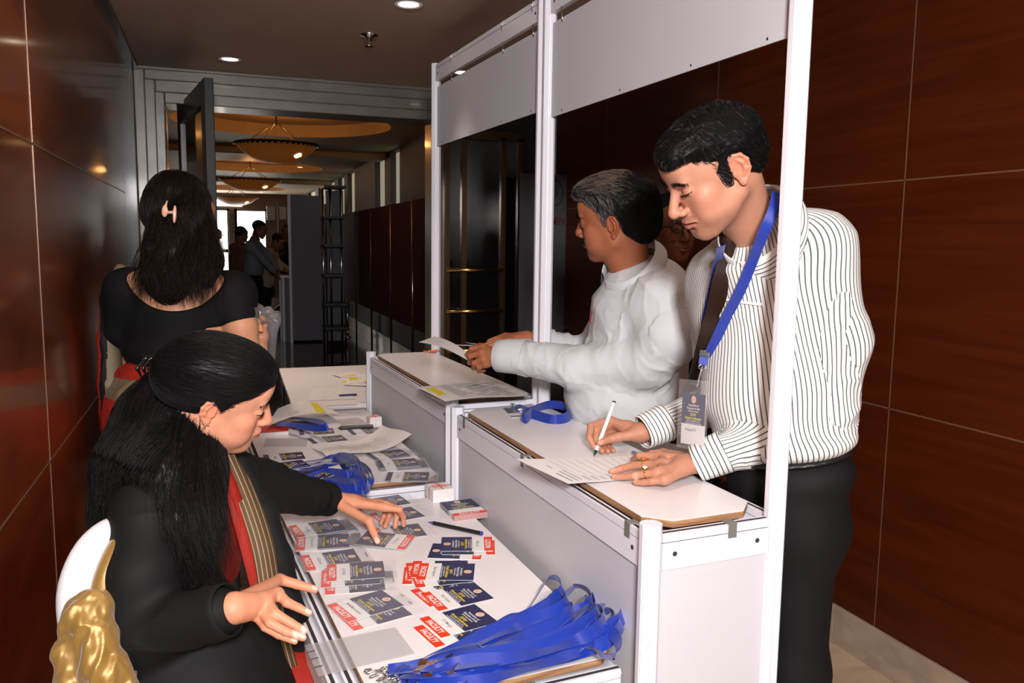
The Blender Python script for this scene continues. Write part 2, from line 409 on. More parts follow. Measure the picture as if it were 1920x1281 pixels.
def booth(nm, A, C, D, E_, ztop, label, zb, tall=(2.46, 2.46), end=True, hooks=(), toph=2.44, fascia=((0, 2.03, 2.35),)):
    """A near left short post, C far left short post, D near right tall post, E_ far right tall post"""
    e = empty(nm, (*lerp(A, E_, .5), 0), label, 'booth counter', 'white exhibition counters')
    post(A, ztop + .012, e); post(C, ztop + .012, e)
    post(D, tall[0], e); post(E_, tall[1], e)
    for a, b in ((A, C), (A, D), (C, E_), (D, E_)): rail(a, b, ztop - .012, e)
    for a, b in ((A, C), (A, D), (C, E_)):
        d = (Vector(b) - Vector(a)).normalized(); MB().beam(Vector(a) + d * .02, Vector(b) - d * .02, .008, .06, ztop - .088).build('side_panel', M_panel, e)
        MB().beam(Vector(a) + d * .02, Vector(b) - d * .02, .018, .0, .062).build('rail', M_white, e)
    q = [lerp(A, D, .052), lerp(D, A, .07), lerp(E_, C, .07), lerp(C, E_, .052)]
    MB().prism([tuple(p) for p in (A, D, E_, C)], ztop - .050, ztop - .046).build('shelf_ledge', M_panel, e)
    dv = (Vector(C) - Vector(A)).normalized() * .017
    q = [q[0] + dv, q[1] + dv, q[2] - dv, q[3] - dv]
    worktop(q, ztop - .012, ztop + .004, e, .05)
    # header: rail and hanging fascia
    dr = (Vector(E_) - Vector(D)).normalized()
    rail(D, E_, toph, e)
    for (t, z0, z1) in fascia:
        a = Vector(D) + dr * .028; b = Vector(E_) - dr * .028
        fp = MB().beam(a, b, .004, z0, z1).build('fascia_board', M_panel, e)
        n_ = Vector((dr.y, -dr.x))
        for tt in (.06, .3, .93, .6): 
            for zz in (z0 + .012,):
                c = a.lerp(b, tt); h = MB(); h.tube([(*(c + n_ * .0021), zz), (*(c + n_ * .0026), zz)], .0035, 8); h.tube([(*(c - n_ * .0021), zz), (*(c - n_ * .0026), zz)], .0035, 8); h.build('rivet_hole', M_groove, fp)
        for tt in hooks:
            c = a.lerp(b, tt); n2 = n_ * .013
            pts = [(*(c - n2), toph - .035), (*(c - n2), toph + .004), (*(c + n2 * .2), toph + .008), (*(c + n2 * .9), toph + .004), (*(c + n2), toph - .02)]
            MB().tube(pts, .0022, 6).build('hook', M_chrome, e, smooth=True)
            z_ = z1 - .012
            MB().tube([(*(c - n_ * .010 ), toph - .077), (*(c - n_ * .008), z_ + .01), (*(c - n_ * .006), z_), (*(c + n_ * .001), z_ - .004), (*(c + n_ * .006), z_ + .006)], .0022, 6).build('hook', M_chrome, e, smooth=True)
    return e
NA, NC, ND, NE = (.828, 1.433), (.783, 2.705), (1.149, 1.452), (1.118, 2.735)
FA, FC, FD, FE = (.778, 2.765), (.722, 4.05), (1.118, 2.792), (1.056, 4.06)
near_b = booth('registration_counter', NA, NC, ND, NE, 1.0, 'nearest white shell counter with tall posts, the striped-shirt man writes on it', .72, tall=(2.5, 2.5), hooks=(.93, .12), fascia=((0, 2.015, 2.33),))
far_b = booth('registration_counter', FA, FC, FD, FE, 1.02, 'farther white shell counter with tall posts, carrying the stack of stapled lists', .75, tall=(2.5, 2.45), hooks=(.04, .28, .80), fascia=((0, 2.05, 2.335),))
for t in (.06, .52, .92): clip(lerp(NA, NC, t), Vector(NC) - Vector(NA), .988, near_b)
clip(lerp(NA, ND, .62), Vector(ND) - Vector(NA), .988, near_b)
# low working tables on the staff side
def low_table(label, q, z, posts, clips=()):
    e = empty('low_staff_table', (*((q[0] + q[2]) / 2), 0), label, 'table', 'low tables behind the counters')
    q2 = inset(q, .022); sh_ = Vector((.040, .002)); q2[0] = q2[0] + sh_; q2[3] = q2[3] + sh_
    rail(q[0] + Vector((.030, .012)), q[3] + Vector((.030, -.012)), z - .012, e, r=.02, screws=False)
    for a, b in ((0, 1), (1, 2), (2, 3), (3, 0)):
        if a == 1: continue
        rail(q[a], q[b], z - .016, e, r=.02, screws=False)
    MB().prism([tuple(p) for p in inset(q, .012)], z - .040, z - .036).build('shelf_ledge', M_panel, e)
    for p in posts: post(q[p], z - .006, e, .021)
    worktop(q2, z - .016, z, e, .04, (0, 1))
    d = (q[2] - q[3]).normalized()
    MB().beam(q[3] + d * .03, q[2] - d * .03, .008, .06, z - .09).build('side_panel', M_panel, e)
    d = (q[1] - q[0]).normalized()
    MB().beam(q[0] + d * .03, q[1] - d * .03, .008, .06, z - .09).build('side_panel', M_panel, e)
    for (a, b, t) in clips: clip(lerp(q[a], q[b], t), q[b] - q[a], z - .016, e)
    return e
TN, TF = .717, .752
qn = [Vector((.212, 1.408)), Vector((.792, 1.452)), Vector((.752, 2.665)), Vector((.125, 2.63))]
qf = [Vector((.115, 2.70)), Vector((.744, 2.735)), Vector((.690, 4.03)), Vector((.055, 3.98))]
tab_n = low_table('nearest low white table spread with conference badges and blue lanyards', qn, TN, (0, 3), ((0, 1, .62), (3, 0, .3), (3, 0, .05)))
tab_f = low_table('second low white table beyond the first, with curled list and badge rows', qf, TF, (3,), ((0, 1, .95),))
# plain desk farther back
e = empty('white_desk', (.7, 4.75, 0), 'plain white desk with loose papers standing behind the counters near the doorway', 'desk')
MB().prism([(.345, 4.12), (1.0, 4.12), (1.0, 5.42), (.375, 5.42)], .735, .76).build('desktop', [M_top], e, bevel=.002)
for (x, y) in ((.39, 4.16), (.96, 4.16), (.96, 5.38), (.41, 5.38)): MB().tube([(x, y, 0), (x, y, .736)], .018, 10).build('leg', M_chrome, e, smooth=True)
MB().box((.40, 4.2, .15), (.41, 5.35, .735)).build('side_panel', M_gpanel, e)
# ------------------------------------------------------------------ implicit surfaces for people and cloth
def NV(v): return np.array(v, dtype=np.float64)
_rng = np.random.RandomState(7)
_LAT = _rng.rand(32, 32, 32).astype(np.float32) * 2 - 1
def vnoise(p):
    p = np.asarray(p, dtype=np.float64); i = np.floor(p).astype(int); f = p - i; f = f * f * (3 - 2 * f); i &= 31; j = (i + 1) & 31
    L = _LAT
    x0, y0, z0 = i[..., 0], i[..., 1], i[..., 2]; x1, y1, z1 = j[..., 0], j[..., 1], j[..., 2]; fx, fy, fz = f[..., 0], f[..., 1], f[..., 2]
    a = L[x0, y0, z0] * (1 - fx) + L[x1, y0, z0] * fx; b = L[x0, y1, z0] * (1 - fx) + L[x1, y1, z0] * fx
    c = L[x0, y0, z1] * (1 - fx) + L[x1, y0, z1] * fx; d = L[x0, y1, z1] * (1 - fx) + L[x1, y1, z1] * fx
    return (a * (1 - fy) + b * fy) * (1 - fz) + (c * (1 - fy) + d * fy) * fz
def fbm(p, o=3):
    s = 0; a = 1.0; t = 0
    for k in range(o): s = s + a * vnoise(np.asarray(p) * (2 ** k) + 17.3 * k); t += a; a *= .5
    return s / t
def frame(fwd, up):
    f = NV(fwd); f /= np.linalg.norm(f); r = np.cross(f, NV(up)); r /= np.linalg.norm(r); u = np.cross(r, f)
    return np.stack([r, f, u], axis=1)      # columns: right, forward, up
def rot_to(z):                              # columns with third along z
    z = NV(z); z /= np.linalg.norm(z); a = NV((1, 0, 0)) if abs(z[0]) < .9 else NV((0, 1, 0)); x = np.cross(a, z); x /= np.linalg.norm(x); return np.stack([x, np.cross(z, x), z], axis=1)
class Fld:
    def __init__(s, Rm=None, t=(0, 0, 0), sc_=1.0): s.p = []; s.R = np.eye(3) if Rm is None else Rm; s.t = NV(t); s.s = sc_
    def W(s, v): return s.R @ (NV(v) * s.s) + s.t
    def add(s, fn, lo, hi, k, op): s.p.append((fn, NV(lo), NV(hi), k, op)); return s
    def cone(s, a, b, ra, rb=None, k=.01, op='u'):
        rb = ra if rb is None else rb; a = s.W(a); b = s.W(b); ra *= s.s; rb *= s.s; k *= s.s; ab = b - a; L2 = max(ab @ ab, 1e-12)
        def fn(P):
            q = P - a; h = np.clip((q @ ab) / L2, 0, 1); return np.sqrt(((q - h[..., None] * ab) ** 2).sum(-1)) - (ra + (rb - ra) * h)
        r = max(ra, rb); return s.add(fn, np.minimum(a, b) - r, np.maximum(a, b) + r, k, op)
    def ell(s, c, r, Rl=None, k=.01, op='u'):
        c = s.W(c); r = NV(r) * s.s; k *= s.s; M_ = s.R if Rl is None else s.R @ Rl
        def fn(P):
            q = (P - c) @ M_; k0 = np.sqrt(((q / r) ** 2).sum(-1)); k1 = np.sqrt(((q / (r * r)) ** 2).sum(-1)) + 1e-9; return k0 * (k0 - 1) / k1
        m = r.max(); return s.add(fn, c - m, c + m, k, op)
    def box(s, c, r, Rl=None, k=.01, op='u', rd=.005):
        c = s.W(c); r = NV(r) * s.s; k *= s.s; rd *= s.s; M_ = s.R if Rl is None else s.R @ Rl
        def fn(P):
            q = np.abs((P - c) @ M_) - (r - rd); return np.sqrt((np.maximum(q, 0) ** 2).sum(-1)) + np.minimum(q.max(-1), 0) - rd
        m = np.linalg.norm(r); return s.add(fn, c - m, c + m, k, op)
    def poly(s, pts, k=.004, op='s', inter=False):   # prism along local x of a y-z outline
        c0 = s.t; Rm = s.R; S_ = s.s; pts = NV(pts)
        def fn(P):
            q = ((P - c0) @ Rm) / S_; y = q[..., 1]; z = q[..., 2]; d = np.full(y.shape, 1e9); sg = np.ones(y.shape)
            n = len(pts)
            for i in range(n):
                a = pts[i]; b = pts[i - 1]; ex, ez = b - a; wx = y - a[0]; wz = z - a[1]; h = np.clip((wx * ex + wz * ez) / (ex * ex + ez * ez), 0, 1)
                d = np.minimum(d, (wx - ex * h) ** 2 + (wz - ez * h) ** 2)
                c1 = z >= a[1]; c2 = z < b[1]; c3 = ex * wz > ez * wx
                fl = (c1 & c2 & c3) | (~c1 & ~c2 & ~c3); sg = np.where(fl, -sg, sg)
            return sg * np.sqrt(d) * S_
        return s.add(fn, NV((-1e3,) * 3), NV((1e3,) * 3), k * s.s, op)
    def chain(s, pts, rs, k=.01, op='u'):
        for i in range(len(pts) - 1): s.cone(pts[i], pts[i + 1], rs[i], rs[i + 1], k, op)
        return s
    def eval(s, P):
        D = np.full(P.shape[:-1], .5)
        for fn, lo, hi, k, op in s.p: D = comb(D, fn(P), k, op)
        return D
    def mesh(s, h, disp=None):
        lo = np.min([p[1] for p in s.p if p[4] == 'u'], axis=0) - 3 * h - .01; hi = np.max([p[2] for p in s.p if p[4] == 'u'], axis=0) + 3 * h + .01
        n = np.ceil((hi - lo) / h).astype(int) + 1
        ax = [lo[i] + h * np.arange(n[i]) for i in range(3)]
        D = np.full(n, .5, dtype=np.float32)
        for fn, a, b, k, op in s.p:
            m = k + 2 * h + (.01 if op == 'u' else .004)
            i0 = np.maximum(0, np.floor((a - m - lo) / h).astype(int)); i1 = np.minimum(n, np.ceil((b + m - lo) / h).astype(int) + 1)
            if (i1 <= i0).any(): continue
            G = np.stack(np.meshgrid(*[ax[q][i0[q]:i1[q]] for q in range(3)], indexing='ij'), -1)
            sl = tuple(slice(i0[q], i1[q]) for q in range(3)); D[sl] = comb(D[sl], fn(G), k, op)
        return surfnet(D, lo, h)
def comb(D, d, k, op):
    if op == 'u':
        h = np.maximum(k - np.abs(D - d), 0) / k if k > 0 else 0; return np.minimum(D, d) - h * h * k * .25
    if op == 's': d = -d
    h = np.maximum(k - np.abs(D - d), 0) / k if k > 0 else 0; return np.maximum(D, d) + h * h * k * .25
def surfnet(D, lo, h):
    S = D < 0; sh = [slice(None, -1), slice(1, None)]
    cnt = np.zeros([q - 1 for q in D.shape], np.uint8)
    for a in (0, 1):
        for b in (0, 1):
            for c in (0, 1): cnt += S[sh[a], sh[b], sh[c]]
    act = np.argwhere((cnt > 0) & (cnt < 8)); idx = -np.ones(cnt.shape, np.int64); idx[tuple(act.T)] = np.arange(len(act))
    acc = np.zeros((len(act), 3)); nn = np.zeros(len(act))
    corners = [(a, b, c) for a in (0, 1) for b in (0, 1) for c in (0, 1)]
    val = {c: D[act[:, 0] + c[0], act[:, 1] + c[1], act[:, 2] + c[2]] for c in corners}
    for c in corners:
        for ax in range(3):
            if c[ax] == 0:
                e = list(c); e[ax] = 1; e = tuple(e); da, db = val[c], val[e]; m = (da < 0) != (db < 0)
                t = np.where(m, da / np.where(m, da - db, 1), 0); pos = np.array(c, float)[None].repeat(len(act), 0); pos[:, ax] += t
                acc += pos * m[:, None]; nn += m
    V = lo + (act + acc / nn[:, None]) * h
    Fs = []
    for ax in range(3):
        u, v = (ax + 1) % 3, (ax + 2) % 3
        s0 = [slice(None)] * 3; s1 = [slice(None)] * 3; s0[ax] = slice(None, -1); s1[ax] = slice(1, None); A = S[tuple(s0)]; B = S[tuple(s1)]
        e = np.argwhere(A != B); e = e[(e[:, u] > 0) & (e[:, v] > 0) & (e[:, u] < D.shape[u] - 1) & (e[:, v] < D.shape[v] - 1)]
        q = []
        for du, dv in ((-1, -1), (0, -1), (0, 0), (-1, 0)):
            c = e.copy(); c[:, u] += du; c[:, v] += dv; q.append(idx[c[:, 0], c[:, 1], c[:, 2]])
        q = np.stack(q, 1); ins = A[e[:, 0], e[:, 1], e[:, 2]]; q[~ins] = q[~ins][:, ::-1]; Fs.append(q)
    return V, np.concatenate(Fs)
def vnormals(V, Q):
    n = np.cross(V[Q[:, 2]] - V[Q[:, 0]], V[Q[:, 3]] - V[Q[:, 1]]); N = np.zeros_like(V)
    for i in range(4): np.add.at(N, Q[:, i], n)
    return N / (np.linalg.norm(N, axis=1)[:, None] + 1e-12)
def smooth_mesh(V, Q, it=1, lam=.5):
    for _ in range(it):
        A = np.zeros_like(V); c = np.zeros(len(V))
        for i in range(4):
            a = Q[:, i]; b = Q[:, (i + 1) % 4]; np.add.at(A, a, V[b]); np.add.at(c, a, 1); np.add.at(A, b, V[a]); np.add.at(c, b, 1)
        V = V * (1 - lam) + lam * A / np.maximum(c, 1)[:, None]
    return V
def qobj(name, V, Q, mat, parent=None, colr=None, attrs=None, smooth=True, midx=None):
    loc = np.array(WL[parent.name]) if parent is not None else np.zeros(3)
    V = np.asarray(V, float) - loc; Q = np.asarray(Q); k = Q.shape[1]
    me = bpy.data.meshes.new(name); me.vertices.add(len(V)); me.vertices.foreach_set('co', V.astype(np.float32).ravel())
    me.loops.add(Q.size); me.loops.foreach_set('vertex_index', Q.astype(np.int32).ravel())
    me.polygons.add(len(Q)); me.polygons.foreach_set('loop_start', np.arange(0, Q.size, k, dtype=np.int32))
    try: me.polygons.foreach_set('loop_total', np.full(len(Q), k, dtype=np.int32))
    except Exception: pass
    for m in (mat if isinstance(mat, (list, tuple)) else [mat]): me.materials.append(m)
    if midx is not None: me.polygons.foreach_set('material_index', np.asarray(midx, dtype=np.int32))
    me.update(calc_edges=True)
    if smooth: me.polygons.foreach_set('use_smooth', np.ones(len(Q), dtype=bool))
    if colr is not None:
        a = me.color_attributes.new('Col', 'FLOAT_COLOR', 'POINT'); c = np.ones((len(V), 4), np.float32); c[:, :3] = colr; a.data.foreach_set('color', c.ravel())
    for kx, vals in (attrs or {}).items():
        a = me.attributes.new(kx, 'FLOAT', 'POINT'); a.data.foreach_set('value', np.asarray(vals, np.float32))
    o = bpy.data.objects.new(name, me); col.objects.link(o)
    if parent is not None: o.parent = parent; WL[o.name] = Vector(loc)
    return o
def merge(parts):
    Vs, Qs, Cs, n = [], [], [], 0
    for V, Q, C in parts: Vs.append(V); Qs.append(Q + n); Cs.append(np.broadcast_to(C, V.shape)); n += len(V)
    return np.concatenate(Vs), np.concatenate(Qs), np.concatenate(Cs)
def lin(r, g, b): return NV([((c / 255 + .055) / 1.055) ** 2.4 if c > 10 else c / 255 / 12.92 for c in (r, g, b)])

def attr_mat(name, rough=.5, sss=0, spec=.4, bump=0, bscale=600, coat=0, sheen=0):
    m, nt, b = new_mat(name); a = nt.nodes.new('ShaderNodeVertexColor'); a.layer_name = 'Col'
    nt.links.new(a.outputs['Color'], b.inputs['Base Color']); b.inputs['Roughness'].default_value = rough; b.inputs['Specular IOR Level'].default_value = spec
    b.inputs['Coat Weight'].default_value = coat; b.inputs['Sheen Weight'].default_value = sheen
    if sss:
        b.inputs['Subsurface Weight'].default_value = sss; b.inputs['Subsurface Radius'].default_value = (1, .35, .2); b.inputs['Subsurface Scale'].default_value = .008
    if bump:
        tc = nt.nodes.new('ShaderNodeTexCoord'); n = nt.nodes.new('ShaderNodeTexNoise'); n.inputs['Scale'].default_value = bscale; n.inputs['Detail'].default_value = 3
        nt.links.new(tc.outputs['Object'], n.inputs['Vector']); bp = nt.nodes.new('ShaderNodeBump'); bp.inputs['Strength'].default_value = bump; bp.inputs['Distance'].default_value = .001
        nt.links.new(n.outputs['Fac'], bp.inputs['Height']); nt.links.new(bp.outputs['Normal'], b.inputs['Normal'])
    return m
M_skin = attr_mat('skin', .50, .18, .40, .3, 600)
M_hair = attr_mat('hair', .42, 0, .14)
M_hair.node_tree.nodes['Principled BSDF'].inputs['Anisotropic'].default_value = .6

# head: local x = the person's right, y = forward, z = up, origin between the ears
def head_field(f, male=True, nose=1.0, open_mouth=0, fat=0.0, jaw=0.0, ear=1.0):
    f.ell((0, -.018, .040), (.072, .096, .078), k=.02)
    f.ell((0, .030, .035), (.064, .060, .062), k=.03)
    f.ell((0, .028, -.030), (.056 + fat, .062, .070), k=.03)
    for s in (-1, 1):
        f.cone((s * .052, -.004, -.045), (s * (.024 + jaw), .062, -.093), .018 + fat * .6, .016, k=.03)
        f.ell((s * .042, .058, -.018), (.020 + fat * .5, .022, .020), k=.02)
        f.ell((s * .036, .055, -.052), (.020 + fat, .026, .026), k=.025)
    f.cone((-.010, .075, -.099), (.010, .075, -.099), .0155, k=.018)
    f.ell((0, .070, -.072), (.026, .024, .026), k=.02)
    f.ell((0, .078, .052), (.040, .018, .026), k=.02)
    bz = .026 if male else .028
    f.cone((-.034, .081, bz), (.034, .081, bz), .0100 if male else .007, k=.014)
    # eye sockets, eyeballs with lids
    for s in (-1, 1):
        f.ell((s * .031, .101, .010), (.017, .013, .0105), k=.010, op='s')
        f.ell((s * .0315, .0755, .009), (.0155, .0150, .0125), k=.004)
        f.cone((s * .019, .090, .001), (s * .041, .085, .0035), .0028, k=.006)
    # nose
    f.cone((0, .087, .020), (0, .1125 * nose + .095 * (1 - nose), -.027), .0068, .0108, k=.011)
    f.ell((0, .1085 * nose + .095 * (1 - nose) + .003, -.031), (.0108, .0105, .0098), k=.006)
    for s in (-1, 1):
        f.ell((s * (.0125 if male else .0108), .100 if male else .096, -.034), (.0075 if male else .0066, .0115, .0075 if male else .0066), k=.005)
        f.ell((s * .0065, .1065, -.042), (.0035, .005, .003), k=.002, op='s')
    if not male: f.ell((0, .094, -.0625), (.015, .0105, .0105), k=.008)
    # lips
    f.ell((0, .087, -.054), (.019, .013, .010), k=.012)
    for s in (-1, 1):
        f.cone((s * .005, .1000, -.0582), (s * .0225, .0890, -.0592), .0052, .0028, k=.004)
        f.cone((s * .004, .0985, -.0695), (s * .0205, .0885, -.0618), .0060, .0030, k=.004)
    f.box((0, .101, -.0638), (.024, .014, .0007 + .0016 * open_mouth), k=.0025, op='s', rd=.0004)
    f.ell((0, .0935, -.0795), (.013, .005, .0035), k=.006, op='s')
    # ears
    for s in (-1, 1):
        Re = np.array(Euler((0, 0, s * R(22))).to_matrix())
        def E(y, z, o=0): return (s * (.0725 + o - .38 * y * ear), -.004 + y * ear, .002 + z * ear)
        f.ell(E(-.012, .001, -.001), (.0050, .0175 * ear, .0290 * ear), Re, k=.005)
        f.ell(E(-.010, .004, .006), (.0045, .0105 * ear, .0190 * ear), Re, k=.003, op='s')
        f.chain([E(.004, .004, .003), E(.002, .022, .002), E(-.008, .031, .002), E(-.020, .028, .003), E(-.028, .014, .004), E(-.027, -.004, .004), E(-.020, -.018, .003), E(-.011, -.028, .002)], [.0030, .0030, .0034, .0036, .0034, .0030, .0028, .0030], k=.003)
        f.chain([E(-.010, .022, .003), E(-.018, .012, .004), E(-.019, -.002, .004), E(-.012, -.012, .003)], [.0022, .0026, .0028, .0026], k=.004)
        f.ell(E(-.008, -.026, .002), (.0045, .0078, .0082), Re, k=.005)
        f.ell(E(.001, -.006, .001), (.004, .0045, .0065), Re, k=.003)
def head_color(f, V, base, stubble=0, lips=(150, 80, 70), brow=None, browc=(18, 14, 12), lash=.8, blush=.1, brow_th=.0042):
    q = ((V - f.t) @ f.R) / f.s; x, y, z = np.abs(q[:, 0]), q[:, 1], q[:, 2]
    C = np.tile(base, (len(V), 1))
    def mixc(w, c):
        nonlocal C; w = np.clip(w, 0, 1)[:, None]; C = C * (1 - w) + np.asarray(c) * w
    n = fbm(q * 60, 3)
    C = C * (1 + .06 * n)[:, None]
    ww = np.exp(-((x - .042) ** 2 + (y - .07) ** 2 + (z + .025) ** 2) / .0006) + np.exp(-(x ** 2 + (y - .118) ** 2 + (z + .03) ** 2) / .0003)
    mixc(ww * blush, base * NV((1.12, .72, .66)))
    mixc(.45 * (np.abs(x - .080) < .012) * (np.abs(y + .014) < .03) * (np.abs(z) < .034), base * NV((1.15, .75, .68)))
    if stubble:
        st = (np.clip((-.052 - z) / .02, 0, 1) * np.clip((y - .0) / .04, 0, 1) + np.exp(-((z + .05) / .0055) ** 2) * (x < .028) * (y > .08) * 1.2)
        mixc(st * stubble, base * NV((.52, .50, .50)))
    lw = np.clip(1 - np.sqrt((x / .022) ** 2 + ((z + .0635) / .0105) ** 2), 0, 1) * 4 * (y > .082)
    mixc(np.clip(lw, 0, 1) * .8, lin(*lips))
    mixc((np.abs(z + .0638) < .0012) * (x < .022) * (y > .08) * .8, lin(60, 25, 22))
    # brows and lash line
    bx = np.clip((x - .012) / .036, 0, 1); bz = (.0245 if brow is None else brow) + .008 * np.sin(bx * 2.0) - .006 * bx ** 3
    bt = brow_th * (1.25 - .7 * bx) * (1 + .25 * vnoise(q * NV((500, 200, 200))))
    mixc(np.clip((bt - np.abs(z - bz)) / .0012, 0, 1) * (x > .0105) * (x < .050) * (y > .055) * .93, lin(*browc))
    ez = .0015 + .0035 * np.clip((x - .018) / .026, 0, 1) ** 2 * 1.2
    mixc(np.clip((.0019 - np.abs(z - ez)) / .0008, 0, 1) * (x > .0175) * (x < .0465) * (y > .07) * lash, lin(25, 16, 14))
    mixc(.35 * np.clip(1 - np.abs(z - .020) / .0018, 0, 1) * (x > .018) * (x < .045) * (y > .07), base * .55)
    return np.clip(C, 0, 1)

def strands(f, starts, comb_dir, n_seg, length, rad, color, lift=.0008, grav=None, jitter=.25, seed=1, tipshrink=.25, follow=True, sides=3):
    rs = np.random.RandomState(seed); P = starts.copy(); n = len(P); path = [P.copy()]; step = np.asarray(length) / n_seg
    if np.ndim(step) == 0: step = np.full(n, step)
    off = rs.rand(n) * lift * 3 + lift; ph = rs.rand(n, 3) * 40
    def grad(X):
        e = 1e-3; return np.stack([f.eval(X + NV(v) * e) - f.eval(X - NV(v) * e) for v in np.eye(3)], -1) / (2 * e)
    jd = rs.randn(n, 3) * jitter
    for k in range(n_seg):
        d = comb_dir(P, k / n_seg) + jd + .5 * jitter * np.stack([vnoise(P * 30 + ph[:, i:i + 1]) for i in range(3)], -1)
        if follow:
            g = grad(P); g /= np.linalg.norm(g, axis=1)[:, None] + 1e-9; d -= g * (d * g).sum(1)[:, None]
        d /= np.linalg.norm(d, axis=1)[:, None] + 1e-9; P = P + d * step[:, None]
        if follow:
            D = f.eval(P); g = grad(P); g /= np.linalg.norm(g, axis=1)[:, None] + 1e-9; P = P - g * (D - off)[:, None]
        path.append(P.copy())
    return strand_mesh(np.stack(path, 1), rad, color, tipshrink, sides)
def strand_mesh(path, rad, color, tipshrink=.25, sides=3):
    n, m, _ = path.shape; T = np.gradient(path, axis=1); T /= np.linalg.norm(T, axis=2)[..., None] + 1e-9
    ref = np.where(np.abs(T[..., 2:3]) < .9, NV((0, 0, 1)), NV((1, 0, 0))); U = np.cross(T, ref); U /= np.linalg.norm(U, axis=2)[..., None] + 1e-9; W_ = np.cross(T, U)
    t = np.linspace(0, 1, m)[None, :, None]; r = (np.asarray(rad).reshape(-1, 1, 1) if np.ndim(rad) else rad) * (1 - (1 - tipshrink) * t ** 2)
    V = np.stack([path + (U * math.cos(2 * math.pi * s / sides) + W_ * math.sin(2 * math.pi * s / sides)) * r for s in range(sides)], 2)
    idx = np.arange(n * m * sides).reshape(n, m, sides); Q = []
    for s in range(sides):
        s2 = (s + 1) % sides; Q.append(np.stack([idx[:, :-1, s], idx[:, :-1, s2], idx[:, 1:, s2], idx[:, 1:, s]], -1).reshape(-1, 4))
    C = np.repeat(np.asarray(color).reshape(-1, 3) if np.ndim(color) > 1 else np.tile(color, (n, 1)), m * sides, 0)
    return V.reshape(-1, 3), np.concatenate(Q), C

HS = 1.10
FR = (.0098, .0090, .0080, .0068)
def hand(f, wrist, fore, fingers, thumb, fat=1.0, wr=.028, palm_k=.012, rs=FR):
    """all points are world positions; fingers = four lists of 4 joints, thumb = 4 joints"""
    g = Fld(); g.p = f.p
    w = NV(wrist); fo = NV(fore); S = HS * fat
    g.cone(fo, w, wr * 1.12 * S, wr * .80 * S, k=.01)
    ks = [NV(q[0]) for q in fingers]
    for i, kx in enumerate(ks):
        a = w + (kx - w) * .12; g.cone(a, kx, .0150 * S, .0112 * S, k=palm_k * 1.5)
    c = (w + ks[0] + ks[3]) / 3; g.cone(w * .55 + ks[1] * .45, w * .55 + ks[2] * .45, .0150 * S, k=.02)
    g.cone(w + (NV(thumb[0]) - w) * .2, NV(thumb[1]), .0160 * S, .0112 * S, k=.014)
    for i in (0, 1, 2): g.cone(ks[i] * .92 + w * .08, ks[i + 1] * .92 + w * .08, .0098 * S, k=.010)
    for i, q in enumerate(fingers):
        z = (1.0, 1.03, .98, .86)[i] * S
        g.cone(q[0], q[1], rs[0] * 1.10 * z, rs[1] * z, k=.007); g.cone(q[1], q[2], rs[1] * 1.04 * z, rs[2] * z, k=.0025); g.cone(q[2], q[3], rs[2] * z, rs[3] * z, k=.0025)
    g.cone(thumb[1], thumb[2], .0112 * S, .0098 * S, k=.006); g.cone(thumb[2], thumb[3], .0102 * S, .0080 * S, k=.003)
